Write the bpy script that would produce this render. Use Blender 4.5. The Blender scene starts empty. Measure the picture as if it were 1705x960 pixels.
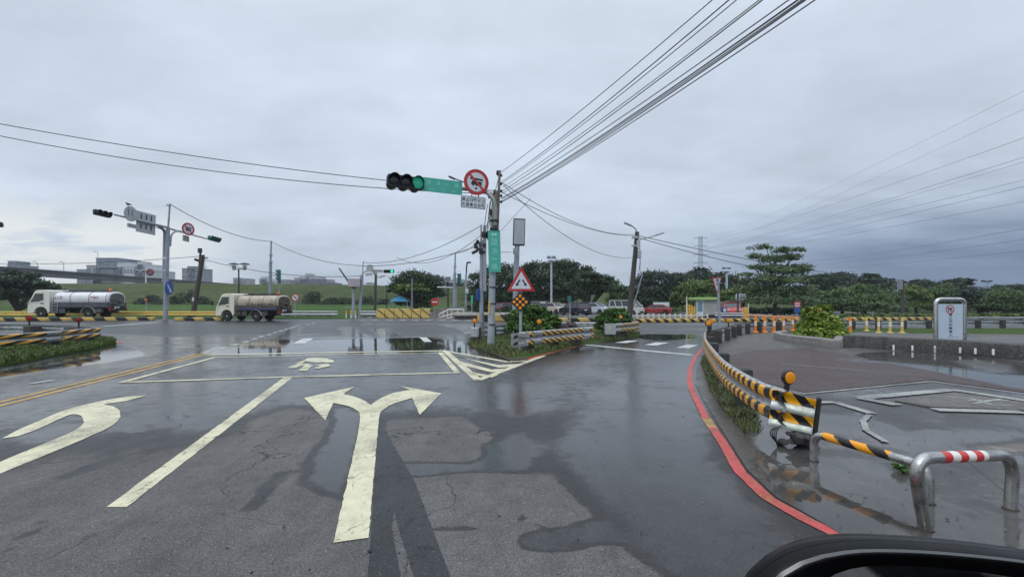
import bpy, bmesh, math, random
import numpy as np
from mathutils import Vector, Matrix, noise as mnoise
from mathutils.geometry import delaunay_2d_cdt
PI = math.pi; R = math.radians
S = bpy.context.scene; COL = S.collection
random.seed(7); RNG = np.random.default_rng(11)
# the photograph's view: eye 1.5 m up, looking along +Y, level
F, CX, YH, H = 800.0, 852.5, 505.0, 1.5
def G(px, py, z=0.0):
    Y = F * (H - z) / (py - YH); return Vector(((px - CX) / F * Y, Y, z))
def W(px, py, Y): return Vector(((px - CX) / F * Y, Y, H - (py - YH) / F * Y))
def GY(px, Y, z=0.0): return Vector(((px - CX) / F * Y, Y, z))

# ---------------------------------------------------------------- materials
def lin(c): return tuple(((v / 12.92) if v <= .04045 else ((v + .055) / 1.055) ** 2.4) for v in [x / 255 for x in c])
class NT:
    def __init__(s, tree): s.t = tree; s.n = tree.nodes; s.l = tree.links
    def add(s, typ, **kw):
        n = s.n.new(typ)
        for k, v in kw.items(): setattr(n, k, v)
        return n
    def put(s, sock, v):
        if hasattr(v, 'is_linked'): s.l.new(v, sock)
        elif v is not None: sock.default_value = v
    def math(s, op, a, b=None, c=None, clamp=False):
        n = s.add('ShaderNodeMath', operation=op, use_clamp=clamp)
        s.put(n.inputs[0], a)
        if b is not None: s.put(n.inputs[1], b)
        if c is not None: s.put(n.inputs[2], c)
        return n.outputs[0]
    def smooth(s, v, a, b, lo=0., hi=1.):
        n = s.add('ShaderNodeMapRange', interpolation_type='SMOOTHSTEP')
        s.put(n.inputs[0], v); n.inputs[1].default_value = a; n.inputs[2].default_value = b
        n.inputs[3].default_value = lo; n.inputs[4].default_value = hi
        return n.outputs[0]
    def mapr(s, v, a, b, lo=0., hi=1.):
        n = s.add('ShaderNodeMapRange'); s.put(n.inputs[0], v)
        for i, q in zip((1, 2, 3, 4), (a, b, lo, hi)): n.inputs[i].default_value = q
        return n.outputs[0]
    def mix(s, f, a, b, blend='MIX'):
        n = s.add('ShaderNodeMix', data_type='RGBA', blend_type=blend)
        s.put(n.inputs[0], f)
        for i, q in ((6, a), (7, b)):
            if isinstance(q, tuple): q = (*q[:3], 1)
            s.put(n.inputs[i], q)
        return n.outputs[2]
    def mixf(s, f, a, b):
        n = s.add('ShaderNodeMix', data_type='FLOAT'); s.put(n.inputs[0], f); s.put(n.inputs[2], a); s.put(n.inputs[3], b)
        return n.outputs[0]
    def noise(s, vec, scale, detail=4, rough=.55, dist=0.):
        n = s.add('ShaderNodeTexNoise'); s.put(n.inputs['Vector'], vec); n.inputs['Scale'].default_value = scale
        n.inputs['Detail'].default_value = detail; n.inputs['Roughness'].default_value = rough; n.inputs['Distortion'].default_value = dist
        return n.outputs[0]
    def voro(s, vec, scale, feature='F1'):
        n = s.add('ShaderNodeTexVoronoi', feature=feature); s.put(n.inputs['Vector'], vec); n.inputs['Scale'].default_value = scale
        return n
    def scale(s, vec, v):
        n = s.add('ShaderNodeVectorMath', operation='MULTIPLY'); s.put(n.inputs[0], vec); n.inputs[1].default_value = v
        return n.outputs[0]
    def bump(s, h, strength, dist=.01, nrm=None):
        n = s.add('ShaderNodeBump'); s.put(n.inputs['Height'], h); s.put(n.inputs['Strength'], strength); n.inputs['Distance'].default_value = dist
        if nrm is not None: s.l.new(nrm, n.inputs['Normal'])
        return n.outputs[0]
    def attr(s, name): return s.add('ShaderNodeAttribute', attribute_name=name).outputs['Fac']
def newmat(name):
    m = bpy.data.materials.new(name); m.use_nodes = True; nt = NT(m.node_tree); nt.n.clear()
    out = nt.add('ShaderNodeOutputMaterial'); p = nt.add('ShaderNodeBsdfPrincipled'); nt.l.new(p.outputs[0], out.inputs[0])
    return m, nt, p
MATS = {}
def mat(name, col, rough=.5, metal=0., amt=.12, scale=6., dirt=None, dirt_amt=.5, bump=0., bscale=40., spec=.5, emit=None, est=1., coat=0.):
    """plain weathered surface: colour broken up by two noises, optional grime patches"""
    if name in MATS: return MATS[name]
    m, nt, p = newmat(name); tc = nt.add('ShaderNodeTexCoord').outputs['Object']
    c = (*col, 1)
    n1 = nt.noise(tc, scale, 5, .6); f = nt.mapr(n1, .3, .7, 1 - amt, 1 + amt)
    colr = nt.mix(1., c, nt_grey(nt, f), 'MULTIPLY')
    r = nt.mapr(nt.noise(tc, scale * 2.3, 3), .3, .7, max(.02, rough - .1), min(1, rough + .1))
    if dirt is not None:
        g = nt.smooth(nt.noise(nt.scale(tc, (1, 1, .35)), scale * .8, 8, .7), .5, .72)
        colr = nt.mix(nt.math('MULTIPLY', g, dirt_amt), colr, (*dirt, 1)); r = nt.math('ADD', r, nt.math('MULTIPLY', g, .2))
    nt.put(p.inputs['Base Color'], colr); nt.put(p.inputs['Roughness'], r); p.inputs['Metallic'].default_value = metal
    p.inputs['Specular IOR Level'].default_value = spec; p.inputs['Coat Weight'].default_value = coat; p.inputs['Coat Roughness'].default_value = .08
    if bump: nt.put(p.inputs['Normal'], nt.bump(nt.noise(tc, bscale, 4), bump, .01))
    if emit: p.inputs['Emission Color'].default_value = (*emit, 1); p.inputs['Emission Strength'].default_value = est
    MATS[name] = m; return m
def nt_grey(nt, v):
    n = nt.add('ShaderNodeCombineColor')
    for i in range(3): nt.put(n.inputs[i], v)
    return n.outputs[0]
def stripe_mat(name, c1, c2, period, skew=0., duty=.5, wear=None, rough=.55, coord='Object', along=0, up=2):
    """painted warning stripes running along one local axis, worn in patches"""
    if name in MATS: return MATS[name]
    m, nt, p = newmat(name); tcn = nt.add('ShaderNodeTexCoord'); tc = tcn.outputs[coord]
    sep = nt.add('ShaderNodeSeparateXYZ'); nt.put(sep.inputs[0], tc)
    u = nt.math('ADD', sep.outputs[along], nt.math('MULTIPLY', sep.outputs[up], skew))
    fr = nt.math('FRACT', nt.math('DIVIDE', nt.math('ADD', u, 500.), period))
    k = nt.smooth(fr, duty - .015, duty + .015)
    ob = tcn.outputs['Object']
    col = nt.mix(k, (*c1, 1), (*c2, 1))
    w = nt.smooth(nt.noise(ob, 3.5, 8, .7), .5, .68)
    col = nt.mix(nt.math('MULTIPLY', w, .65), col, (*(wear or (.12, .12, .11)), 1))
    col = nt.mix(1., col, nt_grey(nt, nt.mapr(nt.noise(ob, 14, 4), .3, .7, .8, 1.15)), 'MULTIPLY')
    nt.put(p.inputs['Base Color'], col); p.inputs['Roughness'].default_value = rough
    MATS[name] = m; return m
YEL = lin((225, 160, 30)); PYEL = lin((205, 175, 95)); BLK = (.012, .012, .013)
def beam_mat(name, yel, period, grey_period=4.2, grey_frac=.16, skew=.25, dark=BLK, metal=(.42, .44, .46), wear=.35):
    """W-beam: galvanised steel, slanted yellow/black tape on both ridges (u = metres along, v = across)"""
    m, nt, p = newmat(name); tcn = nt.add('ShaderNodeTexCoord'); uv = tcn.outputs['UV']; ob = tcn.outputs['Object']
    sep = nt.add('ShaderNodeSeparateXYZ'); nt.put(sep.inputs[0], uv); u, v = sep.outputs[0], sep.outputs[1]
    ridge = nt.math('ADD', nt.math('MULTIPLY', nt.math('GREATER_THAN', v, .05), nt.math('LESS_THAN', v, .39)),
                    nt.math('MULTIPLY', nt.math('GREATER_THAN', v, .61), nt.math('LESS_THAN', v, .95)))
    tape = nt.math('MULTIPLY', ridge, nt.math('GREATER_THAN', nt.math('FRACT', nt.math('DIVIDE', nt.math('ADD', u, 41.3), grey_period)), grey_frac))
    fr = nt.math('FRACT', nt.math('DIVIDE', nt.math('ADD', nt.math('ADD', u, 100.), nt.math('MULTIPLY', v, skew * 3)), period))
    sc = nt.mix(nt.smooth(fr, .49, .52), (*yel, 1), (*dark, 1))
    wn = nt.smooth(nt.noise(ob, 5, 8, .7), .56, .7)
    tape = nt.math('MULTIPLY', tape, nt.math('SUBTRACT', 1., nt.math('MULTIPLY', wn, wear)))
    g = nt.mix(nt.smooth(nt.noise(ob, 7, 7, .65), .45, .75), (*metal, 1), (.16, .155, .15, 1))
    col = nt.mix(tape, g, sc)
    col = nt.mix(1., col, nt_grey(nt, nt.mapr(nt.noise(ob, 11, 5), .3, .7, .78, 1.15)), 'MULTIPLY')
    nt.put(p.inputs['Base Color'], col)
    nt.put(p.inputs['Metallic'], nt.mixf(tape, .55, 0.)); nt.put(p.inputs['Roughness'], nt.mapr(nt.noise(ob, 9, 4), .3, .7, .3, .52))
    MATS[name] = m; return m
def leaf_mat(name, dark, mid, light, rough=.5):
    m, nt, p = newmat(name); t = nt.attr('tint')
    r = nt.add('ShaderNodeValToRGB'); nt.put(r.inputs[0], t); e = r.color_ramp.elements
    e[0].color = (*dark, 1); e[1].color = (*light, 1); k = e.new(.5); k.color = (*mid, 1)
    nt.put(p.inputs['Base Color'], r.outputs[0]); p.inputs['Roughness'].default_value = rough; p.inputs['Specular IOR Level'].default_value = .35
    p.inputs['Subsurface Weight'].default_value = 0.
    MATS[name] = m; return m
def paint_mat(name, col, wear_lo=.6, wear_hi=.72, rough=.5, under=(.045, .045, .047)):
    """thermoplastic road paint: cracks, worn-through flecks and tyre grime"""
    m, nt, p = newmat(name); tc = nt.add('ShaderNodeNewGeometry').outputs['Position']
    big = nt.noise(tc, 1.3, 6, .65); fine = nt.noise(tc, 34, 6, .75); 
    wob = nt.add('ShaderNodeTexNoise'); nt.put(wob.inputs['Vector'], tc); wob.inputs['Scale'].default_value = 5.; wob.inputs['Detail'].default_value = 5
    ad = nt.add('ShaderNodeVectorMath', operation='ADD'); nt.put(ad.inputs[0], nt.scale(tc, (1., .4, 1))); nt.put(ad.inputs[1], nt.scale(wob.outputs['Color'], (.12, .12, 0)))
    cr = nt.voro(ad.outputs[0], 7., 'DISTANCE_TO_EDGE').outputs['Distance']
    crack = nt.math('MULTIPLY', nt.smooth(cr, .030, .008), nt.smooth(nt.noise(tc, 2.7, 5, .7), .47, .6))
    fleck = nt.smooth(nt.math('ADD', fine, nt.math('MULTIPLY', nt.math('SUBTRACT', big, .5), .5)), wear_lo, wear_hi)
    wear = nt.math('MAXIMUM', crack, fleck)
    c = nt.mix(nt.smooth(big, .38, .72), (*col, 1), (*[v * .60 for v in col], 1)); c = nt.mix(1., c, nt_grey(nt, nt.mapr(nt.noise(tc, 9, 6, .75), .3, .7, .84, 1.1)), 'MULTIPLY')
    c = nt.mix(nt.math('MULTIPLY', wear, .85), c, (*under, 1))
    nt.put(p.inputs['Base Color'], c); nt.put(p.inputs['Roughness'], nt.mapr(nt.noise(tc, 6, 4), .3, .7, rough - .2, rough + .15))
    nt.put(p.inputs['Normal'], nt.bump(fine, .35, .004))
    MATS[name] = m; return m
# ---------------------------------------------------------------- mesh builder
class MB:
    def __init__(s): s.v = []; s.f = []; s.uv = None; s.M = Matrix.Identity(4); s.smooth = True; s.tint = None
    def at(s, M): s.M = M; return s
    def add(s, vs, fs):
        o = len(s.v); s.v += [s.M @ Vector(p) for p in vs]; s.f += [tuple(i + o for i in f) for f in fs]; return s
    def box(s, c, d, rz=0., taper=1., bev=0.):
        x, y, z = d[0] / 2, d[1] / 2, d[2] / 2; cs, sn = math.cos(rz), math.sin(rz)
        if bev:
            b = min(bev, x * .45, y * .45, z * .45); ring = [(-x + b, -y), (x - b, -y), (x, -y + b), (x, y - b), (x - b, y), (-x + b, y), (-x, y - b), (-x, -y + b)]
            def ins(r, q): return [(px * (1 - q / x), py * (1 - q / y)) for px, py in r]
            L = [(ins(ring, b), -z), (ring, -z + b), (ring, z - b), (ins(ring, b), z)]
            P = [(c[0] + px * cs - py * sn, c[1] + px * sn + py * cs, c[2] + pz) for r, pz in L for px, py in r]
            fs = [tuple(range(7, -1, -1)), tuple(range(24, 32))]
            for k in range(3):
                for i in range(8): j = (i + 1) % 8; fs.append((k * 8 + i, k * 8 + j, k * 8 + 8 + j, k * 8 + 8 + i))
            return s.add(P, fs)
        P = []
        for pz, t in ((-z, 1.), (z, taper)):
            for px, py in ((-x, -y), (x, -y), (x, y), (-x, y)):
                px *= t; py *= t; P.append((c[0] + px * cs - py * sn, c[1] + px * sn + py * cs, c[2] + pz))
        return s.add(P, [(3, 2, 1, 0), (4, 5, 6, 7), (0, 1, 5, 4), (1, 2, 6, 5), (2, 3, 7, 6), (3, 0, 4, 7)])
    def tube(s, pts, r, n=8, cap=True, close=False):
        pts = [Vector(p) for p in pts]; m = len(pts); rs = list(r) if hasattr(r, '__len__') else [r] * m
        P = []; ref = None
        for i, p in enumerate(pts):
            a = pts[i - 1] if i else (pts[-1] if close else p); b = pts[i + 1] if i < m - 1 else (pts[0] if close else p)
            t = (b - a).normalized()
            if ref is None:
                ref = Vector((0, 0, 1)) if abs(t.z) < .9 else Vector((1, 0, 0))
            u = (ref - t * ref.dot(t)).normalized(); w = t.cross(u); ref = u
            for k in range(n):
                a2 = 2 * PI * k / n; P.append(p + (u * math.cos(a2) + w * math.sin(a2)) * rs[i])
        fs = []
        for i in range(m if close else m - 1):
            j = (i + 1) % m
            for k in range(n): l = (k + 1) % n; fs.append((i * n + k, i * n + l, j * n + l, j * n + k))
        if cap and not close: fs += [tuple(range(n - 1, -1, -1)), tuple((m - 1) * n + k for k in range(n))]
        return s.add(P, fs)
    def lathe(s, prof, n=16, axis='z', c=(0, 0, 0)):
        P = []
        for r, h in prof:
            for k in range(n):
                a = 2 * PI * k / n; x, y = r * math.cos(a), r * math.sin(a)
                q = {'z': (x, y, h), 'x': (h, x, y), 'y': (x, -h, y)}[axis]
                P.append((c[0] + q[0], c[1] + q[1], c[2] + q[2]))
        fs = []
        for i in range(len(prof) - 1):
            for k in range(n): l = (k + 1) % n; fs.append((i * n + k, i * n + l, (i + 1) * n + l, (i + 1) * n + k))
        fs += [tuple(range(n - 1, -1, -1)), tuple((len(prof) - 1) * n + k for k in range(n))]
        return s.add(P, fs)
    def prism(s, poly, z0, z1, inset=0.):
        """polygon in local XY from z0 to z1 (ccw)"""
        n = len(poly); area = sum(poly[i][0] * poly[(i + 1) % n][1] - poly[(i + 1) % n][0] * poly[i][1] for i in range(n))
        if area < 0: poly = poly[::-1]
        P = [(*p, z0) for p in poly] + [(*p, z1) for p in poly]
        fs = [tuple(range(n - 1, -1, -1)), tuple(range(n, 2 * n))] + [(i, (i + 1) % n, n + (i + 1) % n, n + i) for i in range(n)]
        return s.add(P, fs)
    def flat(s, poly, z=0.):
        n = len(poly); area = sum(poly[i][0] * poly[(i + 1) % n][1] - poly[(i + 1) % n][0] * poly[i][1] for i in range(n))
        if area < 0: poly = poly[::-1]
        return s.add([(p[0], p[1], p[2] if len(p) > 2 else z) for p in poly], [tuple(range(n))])
    def ball(s, c, r, n=10, m=7):
        r = r if hasattr(r, '__len__') else (r, r, r); P = [(c[0], c[1], c[2] - r[2])]
        for i in range(1, m):
            a = -PI / 2 + PI * i / m
            for k in range(n): b = 2 * PI * k / n; P.append((c[0] + r[0] * math.cos(a) * math.cos(b), c[1] + r[1] * math.cos(a) * math.sin(b), c[2] + r[2] * math.sin(a)))
        P.append((c[0], c[1], c[2] + r[2])); fs = []
        for k in range(n):
            l = (k + 1) % n; fs.append((0, 1 + l, 1 + k)); e = len(P) - 1; o = 1 + (m - 2) * n; fs.append((e, o + k, o + l))
            for i in range(m - 2): fs.append((1 + i * n + k, 1 + i * n + l, 1 + (i + 1) * n + l, 1 + (i + 1) * n + k))
        return s.add(P, fs)
    def build(s, name, material, parent=None, label=None, sharp=32, bevel=0.):
        me = bpy.data.meshes.new(name); me.from_pydata([tuple(v) for v in s.v], [], s.f)
        if s.uv is not None:
            ul = me.uv_layers.new(name='UVMap')
            ul.data.foreach_set('uv', np.array([s.uv[l.vertex_index] for l in me.loops], dtype=np.float32).ravel())
        me.materials.append(material)
        if sharp:
            me.polygons.foreach_set('use_smooth', [True] * len(me.polygons)); me.set_sharp_from_angle(angle=R(sharp))
        o = bpy.data.objects.new(name, me); COL.objects.link(o)
        if parent is not None: o.parent = parent
        if label: o['label'] = label
        if bevel:
            b = o.modifiers.new('edge', 'BEVEL'); b.width = bevel; b.segments = 2; b.limit_method = 'ANGLE'; b.angle_limit = R(40)
        return o
def tag(o, label, cat, group=None, kind=None):
    o['label'] = label
    if cat: o['category'] = cat
    if group: o['group'] = group
    if kind: o['kind'] = kind
    return o
def thing(name, label, cat, loc=(0, 0, 0), rz=0., group=None, scale=1.):
    o = bpy.data.objects.new(name, None); o.empty_display_size = .2; COL.objects.link(o)
    o.location = loc; o.rotation_euler = (0, 0, rz); o.scale = (scale,) * 3 if not hasattr(scale, '__len__') else scale
    return tag(o, label, cat, group)
def structure(o, label=None, kind='structure'):
    o['kind'] = kind
    if label: o['label'] = label
    return o
KIDS = {}
def copy_tree(o, loc=None, rz=None, scale=None, label=None, parent=None):
    c = o.copy(); COL.objects.link(c)
    if parent is not None: c.parent = parent
    if loc is not None: c.location = loc
    if rz is not None: c.rotation_euler = (0, 0, rz)
    if scale is not None: c.scale = (scale,) * 3 if not hasattr(scale, '__len__') else scale
    if label: c['label'] = label
    for ch in list(o.children): copy_tree(ch, parent=c)
    return c
def FR(o, xd=(1, 0, 0), up=(0, 0, 1)):
    """frame whose x runs along xd, y along up and z out towards the reader of a sign"""
    x = Vector(xd).normalized(); u = Vector(up); u = (u - x * u.dot(x)).normalized(); z = x.cross(u)
    M = Matrix((x, u, z)).transposed().to_4x4(); M.translation = Vector(o); return M
def TR(x, y, z): return Matrix.Translation((x, y, z))
def text(mb, s, size, cx, cy, z=0.0, w=None, h=None, depth=.002, bold=0.):
    """lettering laid flat in the builder's frame, centred on (cx, cy); w/h squeeze it to a width/height"""
    cu = bpy.data.curves.new('lettering', 'FONT'); cu.body = s; cu.size = size; cu.align_x = 'CENTER'; cu.align_y = 'CENTER'; cu.offset = bold; cu.resolution_u = 3
    ob = bpy.data.objects.new('lettering', cu); COL.objects.link(ob)
    dg = bpy.context.evaluated_depsgraph_get(); me = bpy.data.meshes.new_from_object(ob.evaluated_get(dg))
    vs = [v.co.copy() for v in me.vertices]; fs = [tuple(p.vertices) for p in me.polygons]
    bpy.data.objects.remove(ob); bpy.data.curves.remove(cu); bpy.data.meshes.remove(me)
    if not vs: return
    x0, x1 = min(v.x for v in vs), max(v.x for v in vs); y0, y1 = min(v.y for v in vs), max(v.y for v in vs)
    sx = w / max(1e-6, x1 - x0) if w else 1; sy = h / max(1e-6, y1 - y0) if h else (sx if w else 1)
    if not w and h: sx = sy
    mb.add([((v.x - (x0 + x1) / 2) * sx + cx, (v.y - (y0 + y1) / 2) * sy + cy, z + depth) for v in vs], fs)
def circ(cx, cy, r, n=28, a0=0., a1=2 * PI): return [(cx + r * math.cos(a0 + (a1 - a0) * k / n), cy + r * math.sin(a0 + (a1 - a0) * k / n)) for k in range(n)]
def ring(mb, cx, cy, r0, r1, z, n=32):
    P = [(x, y, z) for x, y in circ(cx, cy, r0, n)] + [(x, y, z) for x, y in circ(cx, cy, r1, n)]
    return mb.add(P, [(k, n + k, n + (k + 1) % n, (k + 1) % n)[::-1] for k in range(n)])
def rrect(w, h, r, n=4):
    P = []
    for sx, sy, a in ((1, 1, 0), (-1, 1, PI / 2), (-1, -1, PI), (1, -1, 1.5 * PI)):
        for k in range(n + 1): b = a + PI / 2 * k / n; P.append((sx * (w / 2 - r) + r * math.cos(b), sy * (h / 2 - r) + r * math.sin(b)))
    return P
def bar(mb, a, b, w, z):
    a, b = Vector((a[0], a[1])), Vector((b[0], b[1])); d = (b - a).normalized(); n = Vector((-d.y, d.x)) * w / 2
    return mb.flat([tuple(a + n), tuple(a - n), tuple(b - n), tuple(b + n)], z)
def bez(p0, p1, p2, n=8): return [Vector(p0) * (1 - t) ** 2 + Vector(p1) * 2 * t * (1 - t) + Vector(p2) * t * t for t in [i / n for i in range(n + 1)]]

galv = mat('galvanised_steel', (.36, .38, .40), .45, .5, .18, 9, dirt=(.14, .13, .12), dirt_amt=.5)
polegrey = mat('grey_painted_steel', lin((150, 158, 168)), .45, .1, .12, 5, dirt=(.10, .09, .08), dirt_amt=.55)
concp = mat('weathered_concrete_pole', lin((120, 116, 112)), .8, 0, .2, 4, dirt=(.07, .065, .06), dirt_amt=.7, bump=.3)
dkpole = mat('dark_weathered_pole', lin((74, 70, 68)), .85, 0, .25, 5, dirt=(.03, .03, .028), dirt_amt=.6, bump=.3)
dkmetal = mat('dark_metal', (.03, .032, .036), .5, .3, .2, 8)
black = mat('black_plastic', (.014, .014, .016), .42, 0, .2, 8)
rubber = mat('tyre_rubber', (.018, .018, .018), .8, 0, .3, 12, dirt=(.09, .08, .065), dirt_amt=.6)
signwhite = mat('sign_white', lin((206, 212, 222)), .45, 0, .05, 6, dirt=(.3, .29, .27), dirt_amt=.35)
signred = mat('sign_red', lin((178, 48, 50)), .45, 0, .1, 6, dirt=(.3, .12, .1), dirt_amt=.3)
signblack = mat('sign_black', (.012, .012, .02), .5, 0, .1, 6)
signgreen = mat('sign_green', lin((72, 174, 158)), .42, 0, .07, 4, dirt=lin((70, 150, 135)), dirt_amt=.5)
signlet = mat('sign_pale_lettering', lin((156, 214, 204)), .5, 0, .06, 10)
signblue = mat('sign_blue', lin((38, 84, 160)), .45, 0, .1, 6)
signback = mat('sign_back', lin((176, 180, 184)), .5, .2, .12, 5, dirt=(.22, .2, .18), dirt_amt=.4)
teal = mat('signal_teal', lin((52, 112, 106)), .5, 0, .12, 6, dirt=(.05, .07, .07), dirt_amt=.4)
sigblk = mat('signal_housing', (.014, .017, .022), .45, 0, .15, 6)
lensoff = mat('dark_lens', (.012, .014, .02), .25, 0, .15, 30)
lensgreen = mat('lit_green_lens', (.03, .3, .18), .3, 0, .1, 6, emit=(.03, .8, .45), est=1.1)
lensdim = mat('dim_green_lens', (.01, .09, .07), .3, 0, .1, 6, emit=(.01, .26, .17), est=.6)
amber = mat('amber_reflector', lin((240, 150, 20)), .25, 0, .12, 60, spec=.6, emit=None)
redref = mat('red_reflector', lin((150, 24, 24)), .35, 0, .1, 30)
woodpost = mat('dark_concrete_post', (.045, .045, .045), .8, 0, .35, 5, dirt=(.1, .1, .09), dirt_amt=.5, bump=.5)
steel = mat('stainless_steel', (.55, .55, .54), .24, 1., .18, 6, dirt=(.16, .13, .1), dirt_amt=.5)
glassd = mat('dark_window_glass', (.02, .026, .032), .06, 0, .1, 3, spec=.8)
wire = mat('black_cable', (.012, .012, .014), .6, 0, .1, 3)
wireg = mat('grey_conductor', lin((120, 132, 152)), .5, .2, .1, 3)
concrete = mat('grey_concrete', lin((128, 127, 124)), .75, 0, .16, 2, dirt=(.08, .08, .075), dirt_amt=.6, bump=.3)
yelpaint = mat('yellow_paint', lin((218, 172, 60)), .55, 0, .12, 4, dirt=(.25, .19, .1), dirt_amt=.5)
orange = mat('orange_plastic', lin((236, 132, 40)), .5, 0, .1, 6, dirt=(.3, .16, .07), dirt_amt=.4)
whitepl = mat('white_plastic', lin((222, 222, 216)), .5, 0, .06, 6, dirt=(.35, .34, .31), dirt_amt=.35)
kerbstripe = stripe_mat('yellow_black_kerb', PYEL, BLK, 1.7, .9)
rub_stripe = stripe_mat('yellow_black_fine', lin((215, 178, 90)), BLK, .75, 1.)
# ---------------------------------------------------------------- camera, world, light
cam = bpy.data.cameras.new('camera'); co = bpy.data.objects.new('camera', cam); COL.objects.link(co); S.camera = co
cam.sensor_width = 36; cam.lens = F / 1705 * 36; cam.shift_y = (YH - 480) / 1705; cam.clip_start = .05; cam.clip_end = 6000
co.location = (0, 0, H); co.rotation_euler = (PI / 2, 0, 0)
SUN_EL, SUN_AZ = 58, 205   # degrees; azimuth clockwise from +Y: behind the viewer, slightly left
w = bpy.data.worlds.new('World'); S.world = w; w.use_nodes = True; nt = NT(w.node_tree); nt.n.clear()
out = nt.add('ShaderNodeOutputWorld'); sky = nt.add('ShaderNodeTexSky', sky_type='NISHITA', sun_disc=False)
sky.sun_elevation = R(SUN_EL); sky.sun_rotation = R(SUN_AZ); sky.air_density = 1.2; sky.dust_density = 3.
bg1 = nt.add('ShaderNodeBackground'); nt.l.new(sky.outputs[0], bg1.inputs[0]); bg1.inputs[1].default_value = .1
d = nt.add('ShaderNodeTexCoord').outputs['Generated']; sp = nt.add('ShaderNodeSeparateXYZ'); nt.put(sp.inputs[0], d); dx, dy, dz = sp.outputs
zc = nt.math('MAXIMUM', dz, 0.)
den = nt.math('ADD', zc, .16)
cv = nt.add('ShaderNodeCombineXYZ'); nt.put(cv.inputs[0], nt.math('DIVIDE', dx, den)); nt.put(cv.inputs[1], nt.math('DIVIDE', dy, den)); cv.inputs[2].default_value = 3.7
n1 = nt.noise(cv.outputs[0], .8, 7, .55, .5); n2 = nt.noise(nt.scale(cv.outputs[0], (1, 1.6, 1)), 2.1, 6, .55, .3)
rp = nt.add('ShaderNodeValToRGB'); nt.put(rp.inputs[0], zc); el = rp.color_ramp.elements
stops = [(0., (180, 196, 214)), (.06, (189, 204, 221)), (.16, (199, 212, 227)), (.35, (201, 213, 228)), (.55, (204, 216, 229)), (1., (212, 221, 231))]
el[0].position, el[0].color = 0., (*lin(stops[0][1]), 1); el[1].position, el[1].color = 1., (*lin(stops[-1][1]), 1)
for pz, c in stops[1:-1]: e = el.new(pz); e.color = (*lin(c), 1)
c = rp.outputs[0]
# darker rain cloud low on the right
rain = nt.math('MULTIPLY', nt.smooth(nt.math('ADD', dx, nt.math('MULTIPLY', nt.math('SUBTRACT', n1, .5), .25)), .12, .66), nt.smooth(nt.math('ADD', zc, nt.math('MULTIPLY', nt.math('SUBTRACT', n2, .5), .08)), .235, .035))
c = nt.mix(nt.math('MULTIPLY', rain, .97), c, (*lin((80, 106, 143)), 1))
# brighter break low on the left
brk = nt.math('MULTIPLY', nt.smooth(dx, -.44, -.60), nt.math('MULTIPLY', nt.smooth(zc, .185, .10), nt.smooth(n2, .68, .48)))
c = nt.mix(nt.math('MULTIPLY', brk, .9), c, (*lin((236, 240, 240)), 1))
var = nt.math('ADD', nt.mapr(n1, .3, .7, .86, 1.15), nt.mapr(n2, .3, .7, -.07, .07))
c = nt.mix(1., c, nt_grey(nt, nt.mixf(brk, var, 1.)), 'MULTIPLY')
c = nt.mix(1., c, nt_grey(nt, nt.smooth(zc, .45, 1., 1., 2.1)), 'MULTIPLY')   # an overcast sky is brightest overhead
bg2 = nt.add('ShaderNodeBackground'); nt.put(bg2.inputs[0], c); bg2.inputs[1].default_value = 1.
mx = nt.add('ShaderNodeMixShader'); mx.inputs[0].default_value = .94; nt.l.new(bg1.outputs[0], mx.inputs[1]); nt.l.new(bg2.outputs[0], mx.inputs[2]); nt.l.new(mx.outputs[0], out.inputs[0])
sl = bpy.data.lights.new('sun', 'SUN'); sl.energy = .9; sl.angle = R(30); sl.color = (1, .97, .93)
so = bpy.data.objects.new('sun', sl); COL.objects.link(so); so.location = (0, -10, 60)
az, ele = R(SUN_AZ), R(SUN_EL); sd = Vector((math.sin(az) * math.cos(ele), math.cos(az) * math.cos(ele), math.sin(ele)))
so.rotation_euler = sd.to_track_quat('Z', 'Y').to_euler()
S.view_settings.view_transform = 'Standard'; S.view_settings.look = 'None'; S.view_settings.exposure = .10; S.view_settings.gamma = 1.
S.cycles.max_bounces = 6; S.cycles.glossy_bounces = 3; S.cycles.transparent_max_bounces = 8
# ---------------------------------------------------------------- ground
def inside(P, poly):
    x, y = P[:, 0], P[:, 1]; c = np.zeros(len(P), bool); n = len(poly)
    for i in range(n):
        (x0, y0), (x1, y1) = poly[i], poly[i - 1]
        if y0 == y1: continue
        c ^= ((y0 > y) != (y1 > y)) & (x < (x1 - x0) * (y - y0) / (y1 - y0) + x0)
    return c
def sdist(P, poly):
    d = np.full(len(P), 1e9); n = len(poly)
    for i in range(n):
        a = np.array(poly[i - 1]); b = np.array(poly[i]); ab = b - a; L = ab @ ab
        t = np.clip(((P - a) @ ab) / max(L, 1e-9), 0, 1); d = np.minimum(d, np.hypot(*(P - a - t[:, None] * ab).T))
    return np.where(inside(P, poly), -d, d)
def gp(pts): return [tuple(G(*p)[:2]) for p in pts]
def axis_pts(segs):
    o = []
    for a, b, s in segs: o += list(np.arange(a, b, s))
    return o + [segs[-1][1]]
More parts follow.
